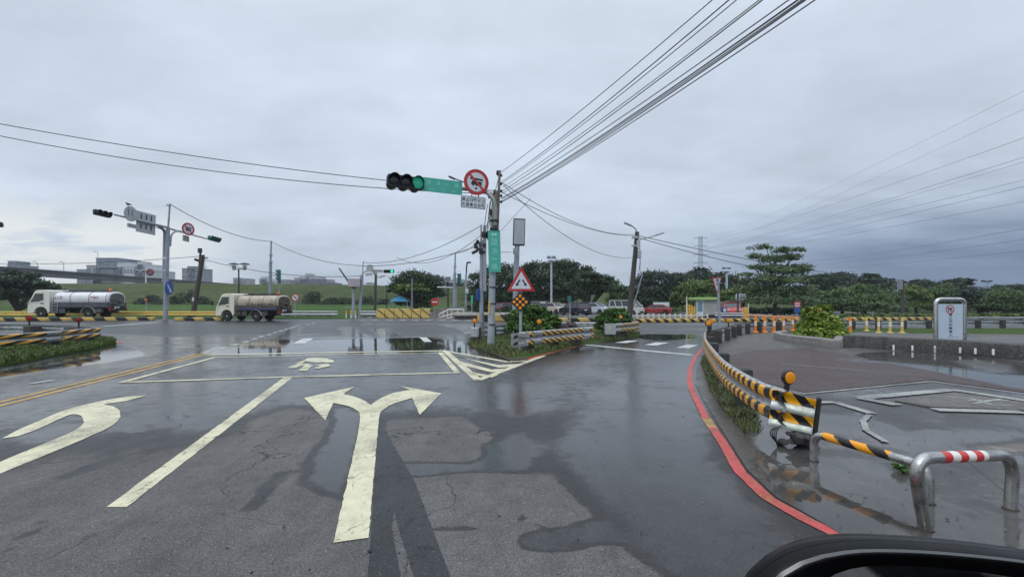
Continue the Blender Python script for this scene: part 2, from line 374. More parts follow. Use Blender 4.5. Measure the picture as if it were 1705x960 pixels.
def sheet(name, poly, z, material, xs, ys, wet=None, height=None, base=None):
    """one continuous ground sheet: grid points inside the outline, triangulated to the outline; 'wet' says where water lies"""
    poly = [tuple(p) for p in poly]
    X, Y = np.meshgrid(xs, ys); P = np.stack([X.ravel(), Y.ravel()], 1).astype(float)
    P += RNG.uniform(-.008, .008, P.shape)
    sd = sdist(P, poly); P = P[sd < -.03]
    bd = []
    for i in range(len(poly)):
        a, b = np.array(poly[i - 1]), np.array(poly[i]); L = np.hypot(*(b - a)); n = max(1, int(L / .8))
        bd += [tuple(a + (b - a) * k / n) for k in range(n)]
    nb = len(bd); vs = [Vector(p) for p in bd] + [Vector(p) for p in P]
    V, E, Fc = delaunay_2d_cdt(vs, [(i, (i + 1) % nb) for i in range(nb)], [], 1, 1e-5)[:3]
    Q = np.array([tuple(v) for v in V])
    Z = np.full(len(Q), z) + (height(Q) if height else 0)
    me = bpy.data.meshes.new(name); me.from_pydata(np.column_stack([Q, Z]).tolist(), [], [tuple(f) for f in Fc]); me.materials.append(material)
    bm = bmesh.new(); bm.from_mesh(me); bmesh.ops.recalc_face_normals(bm, faces=bm.faces)
    if sum(f.normal.z for f in bm.faces) < 0: bmesh.ops.reverse_faces(bm, faces=bm.faces)
    bm.to_mesh(me); bm.free()
    me.polygons.foreach_set('use_smooth', [True] * len(me.polygons))
    wv = base(Q) if base else np.full(len(Q), .3)
    for pl, val, soft in (wet or []):
        dd = sdist(Q, pl); k = np.clip(.5 - dd / (2 * soft), 0, 1); k = k * k * (3 - 2 * k); wv = wv * (1 - k) + val * k
    at = me.attributes.new('wet', 'FLOAT', 'POINT'); at.data.foreach_set('value', wv.astype(np.float32))
    o = bpy.data.objects.new(name, me); COL.objects.link(o); return structure(o)

def ground_mat(name, dry, damp_f=.42, agg=110., agg_amt=.3, specks=.0, nz=.34, dry_rough=.85, damp_rough=.3, joints=None, streak=None, bumpk=.7, bigc=.78, ripple=.028):
    m, nt, p = newmat(name); g = nt.add('ShaderNodeNewGeometry').outputs['Position']
    big = nt.noise(g, .55, 9, .62, .4); med = nt.noise(g, 4.5, 8, .68); fine = nt.noise(g, 70, 4, .7)
    vo = nt.voro(g, agg); cell = nt.add('ShaderNodeSeparateColor'); nt.put(cell.inputs[0], vo.outputs['Color'])
    w = nt.math('ADD', nt.attr('wet'), nt.math('ADD', nt.math('MULTIPLY', nt.math('SUBTRACT', big, .5), nz), nt.math('MULTIPLY', nt.math('SUBTRACT', med, .5), nz * 1.15)))
    w = nt.math('ADD', w, nt.math('MULTIPLY', nt.math('SUBTRACT', fine, .5), .1))
    damp = nt.smooth(w, .32, .40); film = nt.smooth(w, .48, .62); pud = nt.smooth(w, .70, .77)
    c = nt.mix(nt.smooth(big, .3, .7), tuple(v * bigc for v in dry), tuple(v * (2 - bigc) * .94 for v in dry))
    st = nt.noise(nt.scale(g, (2.6, .35, 1)), 1.7, 7, .7); c = nt.mix(1., c, nt_grey(nt, nt.mapr(st, .3, .7, .82, 1.14)), 'MULTIPLY')
    c = nt.mix(1., c, nt_grey(nt, nt.mapr(med, .25, .75, .8, 1.2)), 'MULTIPLY')
    c = nt.mix(1., c, nt_grey(nt, nt.mapr(cell.outputs[0], 0, 1, 1 - agg_amt, 1 + agg_amt)), 'MULTIPLY')
    if specks: c = nt.mix(nt.math('MULTIPLY', nt.smooth(cell.outputs[1], .982, .992), specks), c, (.42, .42, .40))
    if joints:
        br = nt.add('ShaderNodeTexBrick'); rot = nt.add('ShaderNodeVectorRotate'); nt.put(rot.inputs[0], g); rot.inputs['Angle'].default_value = joints[2]
        nt.put(br.inputs['Vector'], rot.outputs[0]); br.inputs['Scale'].default_value = 1.; br.inputs['Mortar Size'].default_value = joints[3]
        br.inputs['Brick Width'].default_value = joints[0]; br.inputs['Row Height'].default_value = joints[1]; br.inputs['Bias'].default_value = -.2
        br.inputs['Color1'].default_value = (.82, .82, .82, 1); br.inputs['Color2'].default_value = (1.1, 1.1, 1.1, 1); br.inputs['Mortar'].default_value = (.5, .5, .5, 1)
        c = nt.mix(1., c, br.outputs[0], 'MULTIPLY')
    c = nt.mix(damp, c, nt.mix(1., c, (damp_f * .98, damp_f, damp_f * 1.06), 'MULTIPLY'))
    # hairline cracks
    cr = nt.voro(nt.scale(g, (.5, .3, 1)), 1., 'DISTANCE_TO_EDGE'); gd = nt.add('ShaderNodeVectorMath', operation='ADD'); nt.put(gd.inputs[0], g)
    nd = nt.add('ShaderNodeTexNoise'); nt.put(nd.inputs['Vector'], g); nd.inputs['Scale'].default_value = 1.6; nd.inputs['Detail'].default_value = 6; nt.put(gd.inputs[1], nd.outputs['Color'])
    nt.put(cr.inputs['Vector'], nt.scale(gd.outputs[0], (.45, .3, 1)))
    ck = nt.math('MULTIPLY', nt.smooth(cr.outputs['Distance'], .007, .0015), nt.smooth(big, .42, .54))
    c = nt.mix(nt.math('MULTIPLY', ck, .85), c, tuple(v * .22 for v in dry))
    nt.put(p.inputs['Base Color'], c)
    dr = nt.mapr(med, .3, .7, damp_rough - .05, damp_rough + .16)
    r = nt.mixf(damp, dry_rough, dr); r = nt.mixf(film, r, nt.mapr(med, .3, .7, .07, .16)); r = nt.mixf(pud, r, .02); nt.put(p.inputs['Roughness'], r)
    h = nt.math('ADD', nt.math('MULTIPLY', vo.outputs['Distance'], .7), nt.math('MULTIPLY', fine, .6))
    rip = nt.noise(nt.scale(g, (2.2, 1., 1)), 2.6, 3, .5)
    b1 = nt.bump(h, nt.mixf(pud, nt.mixf(film, nt.mixf(damp, bumpk, bumpk * .4), bumpk * .10), 0.), .006)
    b2 = nt.bump(rip, nt.mixf(pud, nt.mixf(film, .12, .06), ripple), .05, b1)
    nt.put(p.inputs['Normal'], b2); nt.put(p.inputs['Specular IOR Level'], nt.mixf(film, nt.mixf(damp, .4, .22), .36))
    return m
asphalt = ground_mat('wet_asphalt', (.110, .106, .104), .31, 190., .5, specks=.6, damp_rough=.32, nz=.27)
pavm = ground_mat('wet_concrete_paving', (.165, .152, .136), .42, 60., .14, nz=.46, dry_rough=.7, bumpk=.3, bigc=.6, joints=(3.2, 2.3, .5, .012), ripple=.038)
brickm = ground_mat('reddish_brick_paving', (.120, .078, .070), .6, 60., .15, nz=.4, joints=(.42, .2, .35, .012), dry_rough=.75, damp_rough=.42, bumpk=.4)
lotm = ground_mat('car_park_asphalt', (.13, .125, .12), .5, 40., .2)
soilm = ground_mat('wet_soil', (.055, .048, .038), .5, 50., .4, nz=.6, dry_rough=.9, damp_rough=.5, bumpk=1.)
def grass_mat(name, a, b, sc=1., mow=None, patch=None):
    m, nt, p = newmat(name); g = nt.add('ShaderNodeNewGeometry').outputs['Position']
    n1 = nt.noise(nt.scale(g, (.6, 1, 1)), .09 * sc, 8, .65); n2 = nt.noise(g, 1.1 * sc, 8, .75); n3 = nt.noise(g, 9 * sc, 4, .7)
    c = nt.mix(nt.smooth(n1, .35, .68), (*a, 1), (*b, 1))
    if patch: c = nt.mix(nt.math('MULTIPLY', nt.smooth(nt.noise(nt.scale(g, (.35, 1, 2.)), .16 * sc, 7, .7), .5, .66), .7), c, (*patch, 1))
    c = nt.mix(1., c, nt_grey(nt, nt.mapr(n2, .25, .75, .55, 1.5)), 'MULTIPLY'); c = nt.mix(1., c, nt_grey(nt, nt.mapr(n3, .25, .75, .7, 1.35)), 'MULTIPLY')
    nt.put(p.inputs['Base Color'], c); p.inputs['Roughness'].default_value = .9; p.inputs['Specular IOR Level'].default_value = .15
    nt.put(p.inputs['Normal'], nt.bump(nt.math('ADD', n2, nt.math('MULTIPLY', n3, .4)), 1., .5 / sc))
    return m
fieldm = grass_mat('mown_grass', (.050, .108, .022), (.088, .165, .032), .4, patch=(.10, .155, .05))
leveem = grass_mat('levee_grass', (.058, .092, .028), (.105, .135, .046), .22, patch=(.125, .128, .066))
stripm = grass_mat('verge_grass', (.040, .085, .016), (.075, .12, .03), 4., patch=(.09, .1, .05))
farm = grass_mat('far_ground', (.03, .05, .016), (.05, .07, .025), .3)

mb = MB(); mb.flat([(-2500, -300), (2500, -300), (2500, 4000), (-2500, 4000)], -.06)
structure(mb.build('terrain', farm))
near = [(-8.5, 8.5, .09)]
XS = axis_pts([(-90, -30, 4.), (-30, -16, .6), (-16, -8, .22), (-8, 8, .085), (8, 16, .22), (16, 40, .8), (40, 90, 4.)])
YS = axis_pts([(-8, 1.5, .8), (1.5, 11, .085), (11, 20, .16), (20, 30, .3), (30, 46, .8)])
def base_wet(Q):
    r = np.hypot(Q[:, 0] * .55 - .2, Q[:, 1]); t = np.clip((r - 3.6) / 4.2, 0, 1); t = t * t * (3 - 2 * t)
    v = .26 + .32 * t
    far = np.clip((Q[:, 1] - 21) / 4, 0, 1); v = v * (1 - far) + .47 * far
    return v
def strip(pts, w): # thin band along a pixel path, w metres
    c = [G(*p) for p in pts]; L, Rr = [], []
    for i, p in enumerate(c):
        t = (c[min(i + 1, len(c) - 1)] - c[max(i - 1, 0)]).normalized(); n = Vector((-t.y, t.x, 0)) * w / 2; L.append(tuple((p + n)[:2])); Rr.append(tuple((p - n)[:2]))
    return L + Rr[::-1]
WET = [
    (gp([(1080, 960), (960, 830), (905, 745), (960, 690), (1010, 640), (1060, 610), (1150, 600), (1150, 650), (1170, 700), (1225, 785), (1300, 850), (1400, 905), (1480, 1000), (1300, 1100), (1150, 1050)]), .615, .35),
    (gp([(0, 660), (250, 625), (700, 620), (800, 640), (960, 640), (900, 690), (735, 665), (640, 650), (480, 660), (330, 720), (210, 715), (100, 740), (0, 735)]), .60, .4),
    (gp([(-200, 800), (0, 800), (100, 770), (180, 845), (290, 780), (420, 700), (480, 680), (545, 688), (530, 745), (500, 790), (560, 815), (560, 960), (540, 1100), (-200, 1100)]), .265, .5),
    (gp([(562, 680), (600, 690), (596, 735), (575, 830), (510, 806), (525, 752), (548, 705)]), .66, .16),
    (gp([(650, 700), (765, 694), (822, 735), (806, 762), (760, 770), (655, 758)]), .04, .16),
    (gp([(640, 770), (790, 768), (838, 752), (860, 782), (700, 795), (645, 790)]), .62, .08),
    (gp([(690, 800), (790, 788), (900, 796), (935, 825), (974, 858), (880, 884), (760, 880), (715, 860)]), -.02, .14),
    (gp([(716, 886), (880, 886), (1010, 905), (1095, 965), (1130, 1060), (760, 1060), (745, 940)]), .02, .14),
    (gp([(850, 905), (872, 884), (945, 872), (1010, 862), (1090, 885), (1060, 905), (985, 912), (925, 924), (880, 920)]), .56, .06),
    (strip([(645, 876), (770, 880), (880, 872), (960, 852)], .035), .6, .05),
    (strip([(860, 862), (890, 852)], .1), .58, .05), (strip([(745, 868), (775, 864)], .1), .55, .05),
    (gp([(430, 700), (490, 680), (545, 700), (520, 740), (470, 760), (440, 730)]), .10, .25),
    (gp([(250, 690), (300, 680), (330, 690), (305, 706), (262, 702)]), .74, .12), (gp([(205, 712), (230, 708), (240, 716), (215, 720)]), .74, .08),
    (strip([(415, 850), (440, 815), (470, 785)], .10), .5, .1), (strip([(95, 798), (190, 764)], .12), .48, .1), (strip([(0, 922), (80, 864)], .05), .5, .05),
    (gp([(332, 588), (360, 578), (415, 570), (470, 565), (520, 566), (620, 563.5), (705, 562), (790, 571), (812, 584), (842, 597), (800, 597), (742, 585), (690, 587), (560, 592), (440, 592)]), .92, .5),
    (gp([(640, 570), (720, 567), (742, 574), (700, 581), (640, 580)]), .95, .3),
    (gp([(-60, 640), (5, 617), (90, 602), (160, 583), (196, 573), (228, 582), (238, 592), (180, 603), (100, 612), (20, 626)]), .95, .35),
    (gp([(1050, 575), (1100, 560), (1150, 556), (1165, 562), (1150, 585), (1145, 640), (1100, 620)]), .66, .5),
    (gp([(1040, 561), (1080, 556), (1150, 557), (1155, 562), (1100, 566)]), .95, .5),
    (gp([(845, 655), (870, 650), (880, 680), (860, 690)]), .72, .25), (gp([(1040, 700), (1070, 690), (1075, 740), (1050, 760)]), .70, .25),
    (gp([(800, 740), (870, 720), (900, 745), (880, 785), (810, 785)]), .68, .2),
    (gp([(1180, 770), (1260, 850), (1380, 915), (1340, 920), (1230, 870), (1170, 810)]), .60, .2),
]
for pts, wd in (([(494, 544.5), (483, 553), (480, 561), (497, 570)], .5), ([(575, 544), (586, 552), (601, 565)], .8), ([(632, 547), (643, 555), (656, 564)], .7), ([(760, 563), (820, 551), (900, 545)], .5)):
    WET.append((strip(pts, wd), .72, .35))
sheet('road', [(-90, -8), (90, -8), (90, 46), (-90, 46)], 0., asphalt, XS, YS, WET, base=base_wet)

tarm = ground_mat('dark_tyre_streak', (.044, .045, .048), .7, 190., .45, specks=.5, damp_rough=.34, nz=.4)
sheet('dark_tyre_streak', gp([(632, 690), (640, 712), (653, 737), (690, 800), (752, 965), (806, 1100), (722, 1100), (690, 962), (664, 880), (656, 850), (652, 878), (668, 962), (690, 1100), (606, 1100), (612, 960), (617, 900), (624, 790)]), .002, tarm, axis_pts([(-1.5, 0, .06)]), axis_pts([(1.5, 6.6, .06)]), base=lambda Q: np.full(len(Q), .40))
# pavement plaza to the right of the guard rail
red_edge = [(1412, 897), (1350, 860), (1292, 828), (1245, 783), (1214, 735), (1186, 690), (1168, 662), (1158, 640), (1160, 612), (1168, 592), (1182, 577), (1205, 567), (1217, 560), (1243, 556), (1288, 554), (1420, 553), (1520, 555), (1705, 555)]
PAV = gp(red_edge) + [(48, 24.), (48, -8), (3.2, -8), (2.5, 1.6)]
WETP = [
    (gp([(1405, 600), (1440, 588), (1520, 585), (1600, 592), (1705, 606), (1800, 615), (1800, 690), (1705, 657), (1640, 642), (1600, 627), (1540, 620), (1470, 612)]), 1.02, .3),
    (gp([(1570, 600), (1620, 596), (1700, 606), (1700, 622), (1640, 622)]), .5, .3),
    (gp([(1262, 712), (1300, 722), (1335, 745), (1362, 775), (1400, 800), (1450, 840), (1530, 880), (1620, 900), (1500, 905), (1400, 886), (1345, 850), (1300, 815), (1275, 780)]), .95, .1),
    (gp([(1240, 690), (1262, 678), (1275, 700), (1262, 720)]), .92, .06),
    (gp([(1350, 765), (1450, 770), (1540, 840), (1620, 870), (1800, 880), (1800, 940), (1620, 900), (1540, 890), (1450, 845), (1385, 800)]), .73, .2),
    (gp([(1345, 690), (1440, 690), (1500, 720), (1700, 720), (1700, 770), (1560, 760), (1450, 730), (1370, 715)]), .74, .25),
    (gp([(1600, 740), (1800, 730), (1800, 760), (1640, 757)]), .25, .2), (gp([(1560, 770), (1750, 790), (1720, 820), (1600, 800)]), .5, .2),
]
sheet('pavement', PAV, .008, pavm, axis_pts([(1.5, 9, .09), (9, 18, .2), (18, 48, 1.)]), axis_pts([(-8, 1.5, .8), (1.5, 8, .09), (8, 16, .18), (16, 26, .5)]), WETP,
      base=lambda Q: .5 - .12 * np.clip((Q[:, 1] - 9) / 6, 0, 1))
bk = gp([(1186, 606), (1205, 592), (1260, 584), (1330, 580), (1400, 588), (1455, 600), (1520, 612), (1600, 628), (1660, 640), (1705, 648), (1880, 670), (1880, 700), (1705, 654), (1553, 633), (1460, 642), (1342, 654), (1280, 640), (1235, 622), (1205, 612)])
sheet('cycle_path', bk, .014, brickm, axis_pts([(2, 14, .2)]), axis_pts([(5, 18, .2)]),
      [(gp([(1405, 600), (1520, 606), (1600, 622), (1705, 648), (1800, 640), (1700, 600), (1500, 585), (1460, 598)]), 1.0, .4)], base=lambda Q: np.full(len(Q), .40))
sheet('soil_strip', gp([(1166, 606), (1172, 592), (1178, 592), (1186, 604), (1203, 627), (1240, 662), (1264, 692), (1272, 712), (1264, 722), (1248, 716), (1240, 722), (1222, 703), (1212, 694), (1203, 680), (1190, 662), (1181, 645), (1174, 625)]), .013, soilm,
      axis_pts([(2, 7, .1)]), axis_pts([(4, 15, .1)]), [(gp([(1225, 690), (1265, 690), (1295, 740), (1260, 745)]), .85, .12)], base=lambda Q: np.full(len(Q), .3),
      height=lambda Q: .02 * np.array([mnoise.noise((x * 3, y * 3, 0)) for x, y in Q]).clip(0, 1))
sheet('grass_verge', gp([(1424, 552), (1505, 552), (1520, 555), (1705, 556.5)]) + [(50, 23.2), (50, 29), (22, 29.), (16.6, 28.4)], .012, stripm, axis_pts([(10, 52, .8)]), axis_pts([(20, 30, .5)]))
sheet('car_park', [(-16, 46.), (48, 46.), (62, 60), (62, 92), (-16, 92)], -.004, lotm, axis_pts([(-16, 62, 3)]), axis_pts([(46, 92, 3)]), base=lambda Q: np.full(len(Q), .36))
def FR_(Q): t = np.clip((Q[:, 1] - 80) / 54, 0, 1); return 1.25 * t * t * (3 - 2 * t)
sheet('grass_field', [(-190, 46.), (-16, 46.), (-16, 92), (-8, 136), (-250, 136), (-260, 60)], -.02, fieldm, axis_pts([(-260, -8, 4)]), axis_pts([(46, 136, 3)]),
      height=lambda Q: FR_(Q) + .12 * np.array([mnoise.noise((x * .15, y * .15, 0)) for x, y in Q]))
def lev_h(Q):
    t = np.clip((Q[:, 1] - 131) / 36, 0, 1); z = .9 * np.clip((-Q[:, 0] - 0) / 20, 0, 1) + 7.6 * t * t * (3 - 2 * t) * (1 - .16 * np.clip((Q[:, 0] + 120) / 140, 0, 1)) * (1 - np.clip((Q[:, 0] - 40) / 80, 0, 1) * .35)
    return z + t * .5 * np.array([mnoise.noise((x * .06, y * .06, 3)) for x, y in Q])
sheet('levee', [(-420, 132), (150, 132), (150, 215), (-420, 215)], -.03, leveem, axis_pts([(-420, 150, 5)]), axis_pts([(132, 168, 3), (168, 215, 12)]), height=lev_h)
# planted traffic islands
def mound(poly, hgt, soft=1.2): return lambda Q: hgt * np.clip(-sdist(Q, poly) / soft, 0, 1)
ISL_L = gp([(-160, 640), (-40, 617), (0, 610), (31, 605), (87, 594), (150, 582), (194, 571), (187, 567), (162, 564.5)]) + [(-21, 21.3), (-28, 22.6), (-40, 23.5), (-40, 12), (-22, 10)]
sheet('grass_island', ISL_L, .01, stripm, axis_pts([(-40, -18, 1.), (-18, -10, .3)]), axis_pts([(8, 26, .35)]), height=mound(ISL_L, .09))
ISL_C = gp([(777, 570), (800, 582), (845, 599), (870, 598), (971, 574), (1060, 560.5), (1067, 556.5)]) + [(6.2, 27), (1.5, 27.5), (-1.5, 22.5)]
sheet('planted_island', ISL_C, .01, stripm, axis_pts([(-3, 8, .3)]), axis_pts([(11, 28, .3)]), height=mound(ISL_C, .10))
mb = MB()
mb.prism([tuple(v[:2]) for v in [G(*p) for p in [(845, 599.5), (862, 600.5), (880, 597), (871, 590), (850, 585), (818, 580), (800, 581)]]], .01, .022); structure(mb.build('bare_soil', soilm))
# blades of grass: too many to count
def blades(name, label, poly, n, hgt, material, z=.03, lean=.5, wd=.012, avoid=None, clump=None):
    xs = [p[0] for p in poly]; ys = [p[1] for p in poly]; P = np.zeros((0, 2))
    while len(P) < n:
        q = np.column_stack([RNG.uniform(min(xs), max(xs), n * 2), RNG.uniform(min(ys), max(ys), n * 2)])
        q = q[inside(q, poly)]
        if clump: q = q[[mnoise.noise((a * clump, b * clump, 5)) > RNG.uniform(-.5, .35) for a, b in q]]
        P = np.vstack([P, q])
    P = P[:n]; a = RNG.uniform(0, 2 * PI, n); h = hgt * RNG.uniform(.35, 1.25, n); w_ = wd * RNG.uniform(.7, 1.5, n); l = lean * h * RNG.uniform(.2, 1.2, n); b = RNG.uniform(0, 2 * PI, n)
    u = np.column_stack([np.cos(a), np.sin(a)]) * w_[:, None]; t = np.column_stack([np.cos(b), np.sin(b)]) * l[:, None]
    V = np.zeros((n, 5, 3)); V[:, 0, :2] = P - u; V[:, 1, :2] = P + u; V[:, 2, :2] = P + u * .7 + t * .35; V[:, 3, :2] = P - u * .7 + t * .35; V[:, 4, :2] = P + t
    V[:, :2, 2] = z; V[:, 2:4, 2] = z + h[:, None] * .6; V[:, 4, 2] = z + h
    F_ = []
    for i in range(n): o = i * 5; F_ += [(o, o + 1, o + 2, o + 3), (o + 3, o + 2, o + 4)]
    me = bpy.data.meshes.new(name); me.from_pydata(V.reshape(-1, 3).tolist(), [], F_); me.materials.append(material)
    at = me.attributes.new('tint', 'FLOAT', 'FACE'); at.data.foreach_set('value', np.repeat(RNG.beta(2, 2, n), 2).astype(np.float32))
    o = bpy.data.objects.new(name, me); COL.objects.link(o); return structure(o, label, 'stuff')
bladem = leaf_mat('grass_blades', (.036, .066, .014), (.075, .125, .026), (.15, .18, .06), .55)
weedm = leaf_mat('weed_blades', (.045, .070, .02), (.09, .12, .035), (.21, .20, .10), .55)
blades('grass', 'short wet green grass on the left traffic island', [p for p in ISL_L if p[0] > -22], 26000, .13, bladem, .05, .6, .016)
blades('grass', 'patchy grass and weeds under the triangular sign island', ISL_C, 15000, .10, weedm, .06, .6, .016, clump=.9)
blades('weeds', 'weeds growing along the foot of the curved guard rail', gp([(1168, 606), (1172, 594), (1180, 601), (1200, 627), (1240, 664), (1266, 702), (1262, 722), (1240, 724), (1214, 700), (1196, 672), (1182, 645)]), 2900, .075, weedm, .015, 1.3, .006, clump=3.0)
# ---------------------------------------------------------------- road markings
cream = paint_mat('cream_road_paint', lin((212, 206, 174)), .57, .67)
whitep = paint_mat('white_road_paint', lin((200, 204, 202)), .6, .72)
yelp = paint_mat('yellow_road_paint', lin((190, 150, 70)), .62, .74)
redp = paint_mat('red_kerb_paint', lin((190, 70, 70)), .54, .66, under=lin((150, 120, 70)))
palep = paint_mat('pale_pavement_paint', lin((158, 160, 156)), .50, .64, .55, (.12, .12, .115))
MZ = .0045
def marking(name, label, polys, material, z=MZ):
    mb = MB()
    for i, p in enumerate(polys):
        q = []
        for a_, b_ in zip(p, list(p[1:]) + [p[0]]):
            a_, b_ = Vector(a_), Vector(b_); L = (b_ - a_).length; k = min(60, max(1, int(L / (.04 + .003 * a_.y)))) if a_.y < 16 else 1
            for j in range(k): v = a_.lerp(b_, j / k); r_ = .0045 if j else .001; q.append((v.x + random.uniform(-r_, r_), v.y + random.uniform(-r_, r_)))
        mb.flat(q, z + .0005 * (i % 9))
    bm = bmesh.new(); me0 = bpy.data.meshes.new('m'); me0.from_pydata([tuple(v) for v in mb.v], [], mb.f); bm.from_mesh(me0); bmesh.ops.triangulate(bm, faces=bm.faces); 
    me = bpy.data.meshes.new(name); bm.to_mesh(me); bm.free(); bpy.data.meshes.remove(me0); me.materials.append(material)
    o = bpy.data.objects.new(name, me); COL.objects.link(o); return structure(o, label)
def pp(pts): return [G(*p) for p in pts]
def line(pts, w, px=True):
    c = [G(*p) if px else Vector((*p, 0)) for p in pts]; o = []
    for a, b in zip(c, c[1:]):
        d = (b - a).normalized(); n = Vector((-d.y, d.x, 0)) * w / 2; o.append([a + n, a - n, b - n, b + n])
    return o
def curve(pts, w):
    c = [G(*p) for p in pts]; L, Rr = [], []
    for i, p in enumerate(c):
        t = (c[min(i + 1, len(c) - 1)] - c[max(i - 1, 0)]).normalized(); n = Vector((-t.y, t.x, 0)) * w / 2; L.append(p + n); Rr.append(p - n)
    return [[L[i], Rr[i], Rr[i + 1], L[i + 1]] for i in range(len(c) - 1)]
z8 = lambda p: (p[0] / 2.285, 540 + p[1] / 2.285)
z6 = lambda p: (380 + p[0] / 3.279, 540 + p[1] / 3.279)
a, b = G(-90, 694.5), G(343, 588); d = (b - a).normalized(); n = Vector((-d.y, d.x, 0))
marking('road_marking', 'double yellow centre line', [[a + n * s + n * .05, a + n * s - n * .05, b + n * s - n * .05, b + n * s + n * .05] for s in (-.115, .115)], yelp)
marking('road_marking', 'straight cream lane line', [pp([(177, 844), (211, 844), (488, 628), (473, 628)])], cream)
marking('road_marking', 'stop line and motorcycle waiting box', line([(345, 590.4), (562, 586.6), (744, 583.6)], .26) + line([(357, 595), (560, 590.5), (732, 587.5)], .12)
        + line([(201, 637), (359, 594.5)], .12) + line([(212, 636.2), (480, 627.6), (762, 620.4)], .14) + [pp([(729, 587), (737, 586.6), (767, 621), (757, 621.5)])], cream)
marking('road_marking', 'hatched triangle of cream lines', line([(741, 584), (796, 632.5)], .17) + line([(796, 632.5), (905, 592)], .16) + line([(741, 584), (846, 602.5)], .16) + line([(846, 602.5), (884, 600)], .14)
        + [pp([z6(q) for q in s]) for s in ([(1215, 165), (1250, 176), (1480, 222), (1585, 214), (1540, 232), (1475, 236)], [(1255, 200), (1280, 205), (1440, 247), (1525, 240), (1480, 258), (1435, 262), (1275, 222)], [(1325, 262), (1345, 262), (1425, 277), (1475, 275), (1440, 290), (1345, 278)])], cream)
AR0 = [(555, 904), (614, 896), (628.5, 720), (632.5, 689), (638, 683), (654, 672.7), (686.5, 662.6), (698.7, 691), (735, 655), (689.5, 646.7), (663.6, 642), (682, 649), (654.5, 654.4), (633, 663.5), (617, 674), (605.7, 666.6), (590, 660.5), (572, 656), (590.4, 643.7), (506.6, 662.6), (541.6, 700), (555, 671), (578, 675.7), (593.5, 683), (599.6, 692.5), (596.5, 720)]
def smooth_poly(segs, step):
    o = []
    for sg in segs: o += [tuple(v[:2]) for v in (resample2([Vector((*q, 0)) for q in sg], step) if len(sg) > 3 else [Vector((*q, 0)) for q in sg])]
    return o
def resample2(pts, step):
    o = []
    for i in range(len(pts) - 1):
        p0, p1, p2, p3 = pts[max(i - 1, 0)], pts[i], pts[i + 1], pts[min(i + 2, len(pts) - 1)]; n = max(1, int((p2 - p1).length / step))
        for k in range(n): t = k / n; o.append(.5 * ((2 * p1) + (p2 - p0) * t + (2 * p0 - 5 * p1 + 4 * p2 - p3) * t * t + (3 * p1 - p0 - 3 * p2 + p3) * t ** 3))
    return o + [pts[-1]]
AR = smooth_poly([[(555, 904), (614, 896)], [(628.5, 720), (632.5, 689), (638, 683), (654, 672.7), (686.5, 662.6)], [(698.7, 691), (735, 655), (663.6, 642)], [(682, 649), (654.5, 654.4), (633, 663.5), (617.5, 674)], [(616.5, 674), (605.7, 666.6), (590, 660.5), (572, 656)], [(590.4, 643.7), (506.6, 662.6), (541.6, 700)], [(555, 671), (578, 675.7), (593.5, 683), (599.6, 692.5), (596.5, 720)]], 3)
marking('road_marking', 'forked cream arrow for left and right turns', [pp(AR)], cream, MZ + .002)
UT = [(-150, 598), (0, 524), (100, 481), (200, 441), (300, 396), (322, 371), (310, 349), (272, 342), (200, 372), (150, 396), (70, 425), (8, 434), (70, 400), (160, 362), (250, 325), (380, 292), (470, 277), (562, 269), (480, 291), (392, 306), (432, 313), (456, 327), (459, 350), (424, 386), (330, 431), (200, 486), (0, 568), (-150, 640)]
UT2 = smooth_poly([[(-150, 598), (0, 524), (100, 481), (200, 441), (290, 400), (320, 372), (312, 350), (272, 342), (200, 372), (150, 396), (70, 425)], [(8, 434)], [(70, 400), (160, 362), (250, 325), (380, 292), (470, 277), (562, 269)], [(480, 291), (392, 304)], [(432, 312), (456, 328), (459, 350), (424, 386), (330, 431), (200, 486), (0, 568), (-150, 640)]], 12)
marking('road_marking', 'cream hooked U-turn arrow', [pp([z8(q) for q in UT2])], cream)
def zell(cx, cy, rx, ry, n=20): return [(cx + rx * math.cos(2 * PI * k / n), cy + ry * math.sin(2 * PI * k / n)) for k in range(n)]
ICO = [zell(487, 194, 66, 13.5), [(360, 212), (380, 208), (412, 196), (440, 192), (432, 200), (420, 202), (404, 212)], [(540, 190), (572, 194), (578, 203), (570, 209), (520, 210), (538, 200)],
       [(320, 236), (380, 216), (452, 216), (440, 222), (400, 223), (372, 238), (345, 241)], [(384, 254), (416, 223), (464, 223), (430, 254)], [(472, 222), (552, 215), (554, 228), (490, 243), (462, 239), (504, 226)]]
marking('road_marking', 'cream motorcycle symbol in the waiting box', [pp([z6(q) for q in s]) for s in ICO], cream, MZ + .002)
marking('road_marking', 'thin pale rectangle across the junction', line([(513, 563.2), (703, 561.2)], .16) + line([(513, 563.4), (498, 571.5)], .42) + line([(704, 561.4), (713, 569)], .3), whitep)
dsh = [(346, 585), (372, 579), (392, 573.5), (410, 568.7), (423, 564), (435, 560), (448, 557), (458, 553.5), (468, 550.7), (476, 548.4), (484, 546), (490, 543.8), (497, 541.8), (512, 539.8), (522, 538)]
marking('road_marking', 'dashed white guide line through the junction', [l for p in dsh for l in line([(p[0] - 4.5 * (p[1] - 520) / 50, p[1] + 1.1 * (p[1] - 520) / 50), (p[0] + 4.5 * (p[1] - 520) / 50, p[1] - 1.1 * (p[1] - 520) / 50)], .16)], whitep)
marking('road_marking', 'white zebra bars beyond the junction', [l for y, x0, x1 in ((543.5, 742, 800), (546.8, 760, 830), (550.2, 766, 830), (553.6, 772, 830), (540.5, 730, 800)) for l in line([(x0, y), (x1, y)], .45)]
        + [l for k in range(9) for l in line([(598 + k * 22, 533.2), (610 + k * 22, 532.6)], .6)], whitep)
